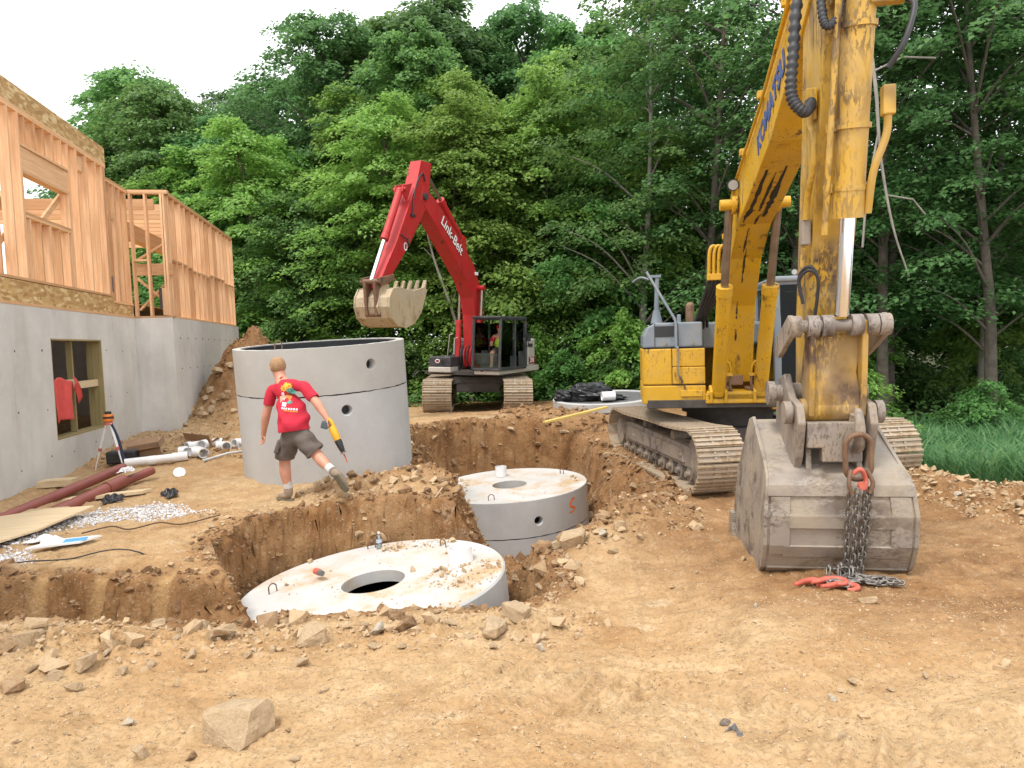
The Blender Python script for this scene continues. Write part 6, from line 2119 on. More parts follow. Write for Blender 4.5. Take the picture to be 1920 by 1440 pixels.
M().pipe((-.1, 0, 0), (.02, 0, .005), .072, .06, 22).build('pipe_collar', m_white, wp)
cd_ = M().tube([G(-4.98, 11.0, .03), G(-4.75, 11.4, .05), G(-4.30, 12.0, .06)], .022, 10).build('conduit', simple('grey white conduit', (.62, .62, .62), .4), None)
tag(cd_, 'thin grey plastic conduit running behind the concrete ring', 'conduit')
wc = M().lathe([(0, 0), (.07, 0), (.085, .03), (.085, .05), (.06, .055), (0, .05)], 18).build('white_cup', m_white, None, loc=G(-5.02, 10.28, .03), rot=(.9, .2, .4))
tag(wc, 'small round white plastic cup on the dirt between fittings and brown pipes', 'cup')


def rag(name, label, p, sx, sy, sz, mt, seed, cat, n=16):
    """crumpled sheet"""
    rg = random.Random(seed)
    ph = [rg.uniform(0, 6) for _ in range(6)]
    def f(u, v):
        a, b = u - .5, v - .5
        ed = 1 + .25 * math.sin(7 * u + ph[0]) * math.sin(6 * v + ph[1])
        z = sz * (abs(math.sin(6 * u + 3 * v + ph[2])) * .6 + abs(math.sin(9 * v - 4 * u + ph[3])) * .4) * (1 - (2 * a) ** 4 * .8) * (1 - (2 * b) ** 4 * .8)
        return (a * sx * ed, b * sy * ed + .03 * math.sin(8 * u + ph[4]), z)
    vs = [f(i / n, j / n) for j in range(n + 1) for i in range(n + 1)]
    fs = [(j * (n + 1) + i, j * (n + 1) + i + 1, (j + 1) * (n + 1) + i + 1, (j + 1) * (n + 1) + i) for j in range(n) for i in range(n)]
    o = M().add(vs, fs, False).build(name, mt, None, loc=p, rot=(0, 0, rg.uniform(0, 3)))
    so = o.modifiers.new('thick', 'SOLIDIFY')
    so.thickness = .004
    return tag(o, label, cat)
m_bag = simple('black plastic film', (.025, .025, .03), .3, 0, .4, 12)
m_wbag = simple('white plastic film', (.72, .72, .74), .4, 0, .15, 12)
rag('black_plastic', 'crumpled black plastic lying alone on the dirt near the man', G(-4.55, 9.05, .01), .34, .16, .09, m_bag, 1, 'plastic sheet')
rag('black_plastic', 'crumpled black and grey plastic beside the wood block and gravel', G(-5.15, 8.75, .01), .30, .22, .10, m_bag, 2, 'plastic sheet')
rag('black_bag', 'small black bag against the foundation behind the cardboard box', G(-6.75, 12.75, .02), .30, .24, .16, m_bag, 3, 'bag')
rag('white_wrapper', 'white plastic wrapper under the edge of the plywood sheet', G(-4.78, 6.95, .01), .34, .22, .06, m_wbag, 4, 'wrapper')
rag('clear_wrapper', 'crumpled clear wrapping caught on the brown pipes', G(-5.42, 9.62, .20), .20, .12, .08, m_wbag, 6, 'wrapper')
bw = board('foam_scrap', 'white foam scrap with a blue face on the dirt above the trench', [(-4.72, 6.55), (-4.30, 6.72), (-4.22, 6.95), (-4.60, 6.84)], .03, .02, m_white, 'scrap')
M().box((.08, .02, .012), (.20, .13, .004), (0, 0, .35)).build('blue_face', simple('sky blue print', (.09, .35, .68), .6), bw)
rag('grey_scrap', 'small dark grey scrap on the bare dirt in the foreground', G(1.02, 3.25, .0), .085, .04, .025, simple('grey lump', (.16, .15, .15), .9, 0, .4, 30), 9, 'scrap', 10)

# cables and roots along the trench
def cable(name, label, pts, r, mt, cat='cable'):
    return tag(M().tube(smooth_path(pts, 8), r, 6).build(name, mt, None), label, cat)
m_root = simple('brown root', (.10, .06, .035), .8)
cable('black_cable', 'black cable curling over the edge of the trench', [G(-2.75, 6.55, .02), G(-3.6, 6.50, .015), G(-4.2, 6.35, .02), G(-4.55, 6.22, .03), G(-4.62, 6.05, .03), G(-4.62, 5.95, .02) - Vector((0, .05, .02)), G(-4.62, 5.9, .02) - Vector((0, .05, .02))], .0065, m_blk)
cable('orange_wire', 'thin orange wire looping up from the trench floor', [G(-3.6, 5.62, .02), G(-3.9, 5.52, .07), G(-4.15, 5.35, .06), G(-4.22, 5.25, .02), G(-4.18, 5.15, .02)], .006, simple('orange wire', (.55, .20, .06), .5), 'wire')
cable('dry_branch', 'dry forked branch lying on the dirt beside the gravel', [G(-4.55, 7.15, .02), G(-4.3, 7.26, .05), G(-4.1, 7.24, .03), G(-3.85, 7.38, .05), G(-3.6, 7.36, .03), G(-3.25, 7.52, .04)], .008, m_root, 'branch')
cable('dry_stick', 'pale stick poking out of the bank behind the nearest cap', [G(-.95, 8.75, .0), G(-.90, 8.55, .06), G(-.98, 8.30, .02)], .012, simple('pale stick', (.42, .31, .19), .8), 'stick')

# yellow board between the far pit and the third cap
yb_ = M().bar((.66, 14.75, .13), (2.12, 15.60, .33), .12, .045).build('yellow_board', simple('yellow form board', (.66, .47, .14), .7, 0, .1, 5), None, bevel=.004)
tag(yb_, 'long yellow board lying across the dirt behind the far pit', 'board')

# black tarpaulin bundle and white pipe on the third cap
def lump(c, s, seed, n=28, m_=18, rough=.16):
    rg = np.random.default_rng(seed)
    mm = M().ball((0, 0, 0), 1.0, n, m_)
    V = np.array([tuple(v) for v in mm.v])
    k = 1 + rough * (fbm(V[:, 0] * 1.3 + seed, V[:, 1] * 1.3 + V[:, 2] * 1.7, 1.2, 3, .55) * 1.6)
    V = V * k[:, None] * np.array(s) + np.array(c)
    mm.v = [tuple(v) for v in V]
    mm.sm = [False] * len(mm.f)
    return mm
tp = empty('tarpaulin', (1.78, 17.3, .36), -.25, 'bundled black tarpaulin lying on the third tank cap', 'tarpaulin')
m_tarp = simple('black tarpaulin', (.018, .019, .022), .42, 0, .4, 6, .5, 9)
lump((.10, 0, .17), (.62, .36, .26), 4, 40, 24, .24).build('tarp_bulk', m_tarp, tp)
lump((-.48, -.12, .12), (.25, .22, .16), 7, 24, 14, .25).build('tarp_roll', m_tarp, tp)
lump((.62, -.05, .06), (.40, .25, .09), 9, 24, 14, .25).build('tarp_tail', m_tarp, tp)
p2 = M().pipe((-.16, 0, 0), (.16, 0, 0), .11, .10, 26).build('pvc_stub', m_white, None, loc=(2.32, 16.75, .485), rot=(0, 0, .1))
tag(p2, 'wide white PVC pipe offcut lying beside the black tarpaulin', 'pipe')

# ------------------------------------------------------------------ woods
def leaf_material(name, c0, c1, c2, hue):
    m, nt, bs, out = nodes_of(name)
    t = NT(nt)
    ge = t.new('ShaderNodeNewGeometry')
    oi = t.new('ShaderNodeObjectInfo')
    k = t.math('ADD', t.math('MULTIPLY', ge.outputs['Random Per Island'], 0.55), t.math('MULTIPLY', t.noise(.55, 3), 0.45))
    c = t.ramp(k, [(0.15, c0), (0.5, c1), (0.85, c2)])
    hs = t.new('ShaderNodeHueSaturation')
    t.lk(c, hs.inputs['Color'])
    t.lk(t.math('ADD', t.math('MULTIPLY', oi.outputs['Random'], 0.03), hue), hs.inputs['Hue'])
    t.lk(t.math('ADD', t.math('MULTIPLY', oi.outputs['Random'], 0.5), 0.95), hs.inputs['Value'])
    t.lk(hs.outputs[0], bs.inputs['Base Color'])
    bs.inputs['Roughness'].default_value = 0.5
    bs.inputs['Specular IOR Level'].default_value = 0.35
    tr = nt.nodes.new('ShaderNodeBsdfTranslucent')
    hv = t.new('ShaderNodeHueSaturation')
    hv.inputs['Value'].default_value = 1.5
    hv.inputs['Hue'].default_value = .49
    t.lk(hs.outputs[0], hv.inputs['Color'])
    t.lk(hv.outputs[0], tr.inputs[0])
    mx = nt.nodes.new('ShaderNodeMixShader')
    mx.inputs[0].default_value = 0.45
    t.lk(bs.outputs[0], mx.inputs[1])
    t.lk(tr.outputs[0], mx.inputs[2])
    t.lk(mx.outputs[0], out.inputs[0])
    return m


m_leaf = leaf_material('maple leaves', (.055, .115, .032, 1), (.105, .20, .055, 1), (.18, .30, .09, 1), .495)
m_leafb = leaf_material('bright young leaves', (.095, .18, .036, 1), (.165, .29, .060, 1), (.26, .40, .10, 1), .490)
m_leafd = leaf_material('dark oak leaves', (.046, .10, .034, 1), (.085, .17, .055, 1), (.15, .26, .088, 1), .498)
m_bark = simple('grey brown bark', (.115, .095, .075), .9, 0, .35, 7, .6, 20)
m_barkp = simple('pale grey bark', (.27, .245, .21), .9, 0, .3, 6, .5, 16)


def leaves_mesh(name, C, N, D, S, mt):
    """leaf blades: centre, normal, direction, length arrays -> folded quads"""
    W_ = np.cross(N, D)
    W_ /= np.linalg.norm(W_, axis=1)[:, None] + 1e-9
    N2 = np.cross(D, W_)
    a = C - D * (S * .5)[:, None]
    b = C + W_ * (S * .34)[:, None] + N2 * (S * .08)[:, None] - D * (S * .05)[:, None]
    c = C + D * (S * .5)[:, None] - N2 * (S * .10)[:, None]
    d = C - W_ * (S * .34)[:, None] + N2 * (S * .08)[:, None] - D * (S * .05)[:, None]
    vs = np.stack([a, b, c, d], 1).reshape(-1, 3)
    q = np.arange(len(vs)).reshape(-1, 4)
    me = np_mesh(name, vs, q, False)
    me.materials.append(mt)
    return me


def tree_meshes(seed, H, z0, rmax, n_spray, per, leaf, mt, bark, shape='round', tr=.16, flat=.16, rs=(.55, 1.1)):
    rg = np.random.default_rng(seed)
    h = rg.uniform(0, 1, n_spray) ** .85
    if shape == 'round': prof = np.sqrt(np.clip(1 - (2 * (h - .42)) ** 2 * .75, .05, 1))
    elif shape == 'cone': prof = np.clip(1.05 - h * .85, .12, 1) * np.clip(.55 + h * 3, 0, 1)
    else: prof = np.clip(.5 + .9 * h, 0, 1) * np.sqrt(np.clip(1 - np.clip((h - .55) / .47, 0, 1) ** 2, .03, 1))
    lump_ = 1 + .28 * np.sin(3 * rg.uniform(0, 6) + np.arange(n_spray))
    az = rg.uniform(0, 2 * np.pi, n_spray)
    lob = 1 + .25 * np.sin(2 * az + seed) + .18 * np.sin(5 * az + 2 * seed + 6 * h)
    r = rmax * prof * lob * (.30 + .70 * np.sqrt(rg.uniform(0, 1, n_spray)))
    bend = rg.uniform(-.35, .35, 2)
    cx = r * np.cos(az) + bend[0] * h * 2
    cy = r * np.sin(az) + bend[1] * h * 2
    cz = z0 + (H - z0) * h + .25 * rg.normal(size=n_spray)
    sz = rg.uniform(rs[0], rs[1], n_spray) * (1.1 - .35 * h)
    n = n_spray * per
    i = np.repeat(np.arange(n_spray), per)
    rad = np.sqrt(rg.uniform(0, 1, n)) * sz[i]
    th = rg.uniform(0, 2 * np.pi, n)
    out = np.stack([np.cos(az), np.sin(az), np.zeros(n_spray)], 1)[i]
    u1, u2 = rad * np.cos(th) * 1.35, rad * np.sin(th) * .62
    tw = rg.uniform(-.6, .6, n_spray)[i]
    ox = u1 * np.cos(az[i] + tw) - u2 * np.sin(az[i] + tw)
    oy = u1 * np.sin(az[i] + tw) + u2 * np.cos(az[i] + tw)
    along = ox * out[:, 0] + oy * out[:, 1]
    oz = -.22 * along - .30 * rad * rad / sz[i] + rg.normal(size=n) * flat
    Cc = np.stack([cx[i] + ox, cy[i] + oy, cz[i] + oz], 1)
    N = np.stack([rg.normal(size=n) * .42, rg.normal(size=n) * .42, np.ones(n)], 1) + out * .35
    N /= np.linalg.norm(N, axis=1)[:, None]
    D = out * .7 + np.stack([ox, oy, np.zeros(n)], 1) / (sz[i][:, None]) + rg.normal(size=(n, 3)) * .5
    D[:, 2] -= .25
    D -= N * np.sum(D * N, 1)[:, None]
    D /= np.linalg.norm(D, axis=1)[:, None] + 1e-9
    S_ = leaf * rg.uniform(.65, 1.25, n)
    crown = leaves_mesh('crown', Cc, N, D, S_, mt)
    m = M()
    top = H * .92
    pts = []
    for k in range(9):
        f = k / 8
        pts.append(Vector((bend[0] * 2 * max(0, (f * top - z0) / (H - z0)) + .10 * math.sin(f * 5 + seed), bend[1] * 2 * max(0, (f * top - z0) / (H - z0)) + .10 * math.sin(f * 4 + seed * 2), f * top - .25)))
    P_ = smooth_path(pts, 3)
    m.tube(P_, [tr * (1.12 - .92 * j / (len(P_) - 1)) * (1.25 if j == 0 else 1) for j in range(len(P_))], 9)
    pick = rg.choice(n_spray, min(n_spray, 30), replace=False)
    for k in pick:
        zt = max(z0 * .75, cz[k] - .55 * r[k])
        f = min(.97, max(.05, (zt + .25) / top))
        j = int(f * (len(P_) - 1))
        a = P_[j]
        e = Vector((cx[k], cy[k], cz[k] - .05))
        mid = a.lerp(e, .5) + Vector((0, 0, .12 * r[k]))
        m.tube(smooth_path([a, mid, e], 4), [tr * .30 * (1 - .8 * q_ / 8) for q_ in range(9)], 5)
    trunk = m.mesh('trunk')
    trunk.materials.append(bark)
    return trunk, crown


KIND = {
    'young0': tree_meshes(1, 8.6, 1.6, 2.0, 165, 150, .150, m_leafb, m_bark, 'cone', .070, .075),
    'young1': tree_meshes(2, 10.2, 2.2, 2.2, 185, 150, .150, m_leafb, m_bark, 'round', .080, .075),
    'young2': tree_meshes(3, 7.2, .8, 2.2, 150, 150, .145, m_leaf, m_bark, 'round', .065, .075),
    'tall0': tree_meshes(4, 16.5, 4.5, 3.6, 280, 125, .225, m_leaf, m_bark, 'oval', .19, .12, (.7, 1.4)),
    'tall1': tree_meshes(5, 17.5, 5.5, 4.0, 290, 125, .225, m_leafd, m_bark, 'oval', .21, .12, (.7, 1.4)),
    'tall2': tree_meshes(6, 15.5, 3.0, 3.4, 280, 125, .220, m_leafd, m_bark, 'round', .17, .12, (.7, 1.3)),
    'edge0': tree_meshes(7, 15.0, 3.4, 3.5, 140, 140, .155, m_leafd, m_bark, 'oval', .15, .08, (.6, 1.25)),
    'edge1': tree_meshes(8, 14.0, 2.6, 3.2, 140, 140, .155, m_leaf, m_barkp, 'round', .14, .08, (.6, 1.25)),
    'shrub0': tree_meshes(9, 2.0, .1, 1.1, 46, 100, .13, m_leafb, m_bark, 'round', .025, .07, (.3, .55)),
    'shrub1': tree_meshes(10, 1.5, .1, 1.0, 40, 100, .12, m_leaf, m_bark, 'round', .02, .07, (.3, .5)),
}
TG = {
    'young': ('tree', 'bright green young trees at the edge of the woods'),
    'tall': ('tree', 'tall forest trees standing deeper in the woods'),
    'edge': ('tree', 'dark trees on the right-hand side of the woods'),
    'shrub': ('shrub', 'low leafy shrubs at the foot of the woods'),
}
LBL = {
    'young': 'slim young tree with bright green leaves among others like it at the wood edge',
    'tall': 'tall broadleaf tree standing deep among the other trunks of the woods',
    'edge': 'dark tree with bare lower trunk in the wood behind the yellow excavator',
    'shrub': 'low leafy shrub under the trees at the foot of the woods',
}


def plant(kind, x, y, s=1.0, label=None, rz=None, sz=None):
    fam = kind.rstrip('0123456789')
    cat, grp = TG[fam]
    nm = {'young': 'young_tree', 'tall': 'forest_tree', 'edge': 'forest_tree', 'shrub': 'shrub'}[fam]
    e = empty(nm, G(x, y, -.05), R_.uniform(0, 6.28) if rz is None else rz, label or LBL[fam], cat, None if label else grp)
    e.scale = (s * R_.uniform(.92, 1.08), s * R_.uniform(.92, 1.08), s * (sz or 1.0))
    link('trunk' if fam != 'shrub' else 'stem', KIND[kind][0], e)
    link('crown' if fam != 'shrub' else 'foliage', KIND[kind][1], e)
    return e


YL = {(-9.2, 26.0): 'young tree just right of the far end of the timber-framed wing', (-7.4, 25.0): 'bushy young tree behind the left half of the tall concrete ring', (-6.0, 26.4): 'young tree behind the tilted stick of the red excavator', (-4.6, 25.2): 'young tree directly behind the raised tan bucket', (-3.2, 26.2): 'young tree seen under the arch of the red boom', (-1.9, 25.0): 'young tree behind the foot of the red boom', (-0.7, 26.6): 'tallest bright young tree, straight behind the red excavator cab', (0.5, 25.0): 'slim young tree right of the red excavator counterweight', (1.7, 25.8): 'young tree midway between the red cab and the black tarpaulin', (2.9, 24.6): 'bushy young tree above the black tarpaulin', (4.0, 25.8): 'young tree between the tarpaulin and the yellow engine cover', (5.3, 24.5): 'slim young tree behind the mirror post of the yellow excavator'}
EL = {(4.4, 22.8): 'tree with a pale trunk standing left of the yellow engine cover', (6.2, 21.6): 'dark tree close to the left edge of the yellow boom', (8.4, 20.4): 'dark tree hidden behind the yellow boom and stick', (10.2, 18.8): 'dark tree just right of the yellow bucket cylinder', (12.0, 17.4): 'nearest dark tree, its bare trunk rising above the tall grass', (13.6, 19.8): 'pale-trunked tree behind the tall grass at the far side'}
# far left, above the framing
plant('tall0', -17.6, 34.5, .93, 'wide-crowned tree rising alone over the timber-framed walls at the far left', .4)
plant('tall1', -14.2, 36.0, .84), plant('tall2', -21.5, 38, .90), plant('tall1', -11.8, 33, .74), plant('tall2', -9.2, 36, .86)
plant('tall0', -14.5, 30, .78), plant('tall2', -11.5, 28.5, .72), plant('tall2', -17.5, 30, .70)
# middle of the wood: tall ones behind, young ones in front
for x, y, k, s in ((-8.2, 31, 'tall1', .96), (-5.2, 33.5, 'tall0', 1.03), (-2.2, 32, 'tall2', 1.10), (.8, 34, 'tall1', .98), (3.6, 32, 'tall0', 1.02), (-6.6, 37, 'tall2', 1.12), (-.6, 38, 'tall0', 1.08), (6.5, 35, 'tall1', 1.0), (4.8, 39, 'tall2', 1.15), (-3.6, 29, 'tall0', .86), (1.6, 29.2, 'tall2', .85),
                   (-12.5, 42, 'tall1', 1.05), (-4, 43, 'tall1', 1.1), (2, 44, 'tall0', 1.1), (8.5, 42, 'tall2', .8), (12, 38, 'tall2', .75), (15.5, 34, 'tall2', .72), (-8, 47, 'tall0', 1.1), (6, 48, 'tall1', 1.15), (14, 45, 'tall2', .75), (19, 40, 'tall2', .72), (-16, 46, 'tall2', 1.0), (21, 33, 'tall2', .68), (25, 37, 'tall2', .7), (28, 33, 'tall2', .7)):
    plant(k, x, y, s * (.95 if x < 7 else 1.0), sz=(1.07 if -7 < x < 3 else 1.0))
for x, y, k, s in ((-9.2, 26.0, 'young1', .95), (-7.4, 25.0, 'young2', 1.0), (-6.0, 26.4, 'young0', 1.0), (-4.6, 25.2, 'young1', 1.0), (-3.2, 26.2, 'young0', 1.08), (-1.9, 25.0, 'young1', .98), (-.7, 26.6, 'young1', 1.12), (.5, 25.0, 'young0', 1.15), (1.7, 25.8, 'young1', 1.08), (2.9, 24.6, 'young2', 1.1), (4.0, 25.8, 'young1', 1.0),
                   (-10.8, 27.4, 'young2', 1.1), (-12.6, 28, 'young1', .9), (-8.6, 28.6, 'young1', .95), (5.3, 24.5, 'young0', 1.05), (-5.4, 28.6, 'young1', 1.15), (-2.4, 28.4, 'young1', 1.2), (0, 29, 'young0', 1.3), (3.2, 28.5, 'young1', 1.25)):
    plant(k, x, y, s, YL.get((x, y)))
# right: darker, nearer, bare trunks low down
for x, y, k, s in ((4.4, 22.8, 'edge1', .98), (6.2, 21.6, 'edge0', 1.0), (8.4, 20.4, 'edge0', .98), (10.2, 18.8, 'edge0', .98), (11.6, 21.0, 'edge0', 1.05), (12.0, 17.4, 'edge0', .95), (13.6, 19.8, 'edge1', 1.05),
                   (15.2, 22.0, 'edge0', 1.1), (14.8, 17.6, 'edge0', 1.0), (17.2, 19.5, 'edge1', 1.1), (9.0, 26.5, 'edge1', 1.0), (6.0, 27, 'edge0', 1.05), (20.5, 23, 'edge0', 1.1), (10.8, 27.5, 'young2', 1.1), (12.4, 28.5, 'young0', .9), (14.3, 27.2, 'young2', 1.15), (16, 28.6, 'young1', .8), (17.6, 26.4, 'young2', 1.1), (19.4, 28, 'young2', 1.2), (21.5, 26.5, 'young0', .9), (8.2, 28.4, 'young2', 1.1), (23.5, 29, 'young2', 1.2), (26, 30.5, 'young2', 1.2)):
    plant(k, x, y, s, EL.get((x, y)))
for x, y, k, s in ((-8.8, 24.2, 'shrub0', 1.1), (-7.2, 23.6, 'shrub1', 1.0), (-6.0, 24.3, 'shrub0', 1.0), (-4.6, 23.8, 'shrub1', 1.2), (-3.3, 24.2, 'shrub0', .9), (-.4, 23.8, 'shrub1', 1.1), (.6, 23.5, 'shrub0', 1.0), (1.5, 22.9, 'shrub1', 1.0), (2.6, 22.6, 'shrub0', 1.15), (3.5, 21.6, 'shrub0', 1.1), (4.3, 20.9, 'shrub1', 1.2), (5.2, 20.2, 'shrub0', 1.05), (7.3, 18.8, 'shrub1', 1.0), (9.0, 17.2, 'shrub0', .8), (11.3, 16.2, 'shrub1', .9), (10.2, 21.5, 'shrub0', 1.2), (12.4, 22.5, 'shrub1', 1.4), (14.2, 21.2, 'shrub0', 1.2), (16.4, 22.6, 'shrub1', 1.5), (18.5, 23.5, 'shrub0', 1.5), (8.0, 22.4, 'shrub1', 1.4), (-1.8, 24.6, 'shrub0', 1.2), (6.2, 22.6, 'shrub0', 1.3)):
    plant(k, x, y, s)
# a dead leaning stem behind the red boom and a grey trunk beside the wing of the house
dl = empty('dead_tree', G(-1.6, 23.2), label='bare grey dead stem leaning to the left behind the red boom', cat='dead tree')
M().tube(smooth_path([(.25, 0, -.1), (.05, 0, 1.6), (-.35, .1, 3.2), (-.85, .1, 4.8), (-1.15, .1, 6.2)], 5), [.075 - .05 * i / 20 for i in range(21)], 8).build('trunk', m_barkp, dl)
M().tube([(-.35, .1, 3.2), (-.1, .1, 3.9), (.0, .2, 4.5)], .018, 5).tube([(-.85, .1, 4.8), (-1.2, .2, 5.2)], .015, 5).build('bare_branch', m_barkp, dl)
br = empty('dead_branch', (8.3, 15.9, 6.5), label='dead forked branch hanging in the leaves right of the yellow stick', cat='branch')
br.scale = (2.3, 2.3, 2.3)
M().tube(smooth_path([(.1, 1.0, 1.3), (0, .2, 1.1), (.03, 0, .4), (.08, 0, -.3), (.20, 0, -1.0), (.36, 0, -1.5)], 4), [.026 - .018 * i / 20 for i in range(21)], 6).tube([(.06, 0, -.1), (-.06, 0, -.7), (-.10, 0, -1.2)], .012, 5).tube([(.03, 0, .5), (.3, .0, .62), (.62, 0, .60)], .010, 5).tube([(.14, 0, -.7), (.4, 0, -.75), (.52, 0, -.9)], .009, 5).build('branch_body', m_barkp, br)

# tall grass on the low ground at the right
rg = np.random.default_rng(77)
n = 22000
gx_ = rg.uniform(5.6, 17, n)
gy_ = rg.uniform(8.6, 17.5, n)
keep = (perlin(gx_ * .6, gy_ * .6) > -.42) & (gx_ > 6.25 + .3 * perlin(gx_, gy_) + np.clip((9.6 - gy_) * .5, 0, 2)) & (rg.uniform(0, 1, n) < 1.15 - (gy_ - 8) * .05)
gx_, gy_ = gx_[keep], gy_[keep]
gz_ = terrain(gx_, gy_)[0]
n = len(gx_)
hh = rg.uniform(.35, .9, n) * (1 + .35 * perlin(gx_ * .9, gy_ * .9 + 4))
aa = rg.uniform(0, 2 * np.pi, n)
ln = hh * rg.uniform(.35, .9, n)
wd = rg.uniform(.009, .019, n)
ux_, uy_ = np.cos(aa), np.sin(aa)
rows = []
for f, k in ((0, 1.0), (.4, 1.0), (.75, .8), (1.0, .05)):
    px_, py_ = gx_ + ux_ * ln * f ** 2, gy_ + uy_ * ln * f ** 2
    pz_ = gz_ + hh * (1.25 * f - .45 * f * f)
    rows += [np.stack([px_ - uy_ * wd * k, py_ + ux_ * wd * k, pz_], 1), np.stack([px_ + uy_ * wd * k, py_ - ux_ * wd * k, pz_], 1)]
V = np.stack(rows, 1).reshape(-1, 3)
b = np.arange(n)[:, None] * 8
Q = np.concatenate([b + np.array([[0, 1, 3, 2]]), b + np.array([[2, 3, 5, 4]]), b + np.array([[4, 5, 7, 6]])])
gm_ = np_mesh('tall_grass', V, Q, False)
gm_.materials.append(leaf_material('grass blades', (.05, .11, .045, 1), (.085, .18, .068, 1), (.17, .26, .11, 1), .495))
tag(link('tall_grass', gm_), kind='stuff')
# leaf litter plants that hide the woodland floor
n = 26000
fx = rg.uniform(-14, 20, n)
fy = 21.5 + rg.uniform(0, 1, n) ** 1.4 * 18
right = fx > 5.5
fy = np.where(right, fy - 5.0 * np.clip((fx - 5.5) / 4, 0, 1), fy)
fz = terrain(fx, fy)[0]
cl = perlin(fx * .8, fy * .8)
ok = cl > -.15
fx, fy, fz, cl = fx[ok], fy[ok], fz[ok], cl[ok]
n = len(fx)
C0 = np.stack([fx, fy, fz + rg.uniform(.05, .75, n) * (.5 + cl)], 1)
N0 = np.stack([rg.normal(size=n) * .5, rg.normal(size=n) * .5, np.ones(n)], 1)
N0 /= np.linalg.norm(N0, axis=1)[:, None]
D0 = rg.normal(size=(n, 3))
D0 -= N0 * np.sum(D0 * N0, 1)[:, None]
D0 /= np.linalg.norm(D0, axis=1)[:, None]
um = leaves_mesh('undergrowth', C0, N0, D0, rg.uniform(.10, .22, n), m_leaf)
tag(link('undergrowth', um), kind='stuff')

# ------------------------------------------------------------------ stones and loose earth
def rock_mesh(seed, n=18, sq=(1, .8, .6), ang=.75, cuts=3, fine=False):
    rg = np.random.default_rng(seed)
    V = rg.normal(size=(n, 3))
    V /= np.linalg.norm(V, axis=1)[:, None]
    V = np.sign(V) * np.abs(V) ** ang * np.array(sq) * rg.uniform(.85, 1.1, (n, 1))
    for _ in range(cuts):                                        # broken faces
        d = rg.normal(size=3)
        d /= np.linalg.norm(d)
        k = V @ d
        lim = .55 * np.abs(k).max()
        V = V - np.maximum(k - lim, 0)[:, None] * d
    bm = bmesh.new()
    for v in V: bm.verts.new(v)
    bmesh.ops.convex_hull(bm, input=bm.verts)
    for v in [v for v in bm.verts if not v.link_faces]: bm.verts.remove(v)
    bmesh.ops.triangulate(bm, faces=bm.faces)
    if fine:                                                     # rough, chipped faces
        bmesh.ops.subdivide_edges(bm, edges=bm.edges[:], cuts=2, use_grid_fill=True)
        bm.normal_update()
        co = np.array([v.co[:] for v in bm.verts])
        d = .085 * fbm(co[:, 0] * 1.2 + seed, co[:, 1] * 1.2 + co[:, 2] * 1.7, 1.6, 4, .6)
        for v, k in zip(bm.verts, d): v.co += v.normal * float(k)
    me = bpy.data.meshes.new('stone')
    bm.to_mesh(me)
    bm.free()
    return me


def stone_mat(name, c0, c1):
    m, nt, bs, out = nodes_of(name)
    t = NT(nt)
    c = t.ramp(t.noise(5, 7, .65), [(.3, c0), (.7, c1)])
    dn = t.ramp(t.noise(2.2, 5, .6), [(.45, 0.0), (.65, .6)])
    c = t.mix(dn, c, (.50, .36, .21, 1))
    t.lk(c, bs.inputs['Base Color'])
    bs.inputs['Roughness'].default_value = .9
    h = t.math('ADD', t.noise(9, 7, .7), t.math('MULTIPLY', t.noise(40, 4), .4))
    t.lk(t.bump(h, .6, .06), bs.inputs['Normal'])
    return m


SM = {'': stone_mat('tan stone', (.42, .29, .165, 1), (.60, .455, .29, 1)), 'red': stone_mat('reddish stone', (.34, .20, .105, 1), (.50, .33, .185, 1)),
      'brown': stone_mat('brown earth clod', (.17, .09, .042, 1), (.32, .19, .095, 1)), 'grey': stone_mat('pale grey stone', (.46, .39, .30, 1), (.66, .60, .50, 1)), 'dark': stone_mat('dark stone', (.13, .11, .10, 1), (.25, .22, .19, 1))}
RK = {}
for k in range(7): RK['g%d' % k] = rock_mesh(100 + k, 18, (1, .8, .62), .8, 3, True)
for k in range(2): RK['block%d' % k] = rock_mesh(200 + k * 3, 34, (1, .82, .66), .30, 1, True)
for k in range(2): RK['slab%d' % k] = rock_mesh(300 + k, 24, (1, .55, .28), .55, 2, True)
for k in range(2): RK['flat%d' % k] = rock_mesh(400 + k, 20, (1, .85, .45), .65, 3, True)
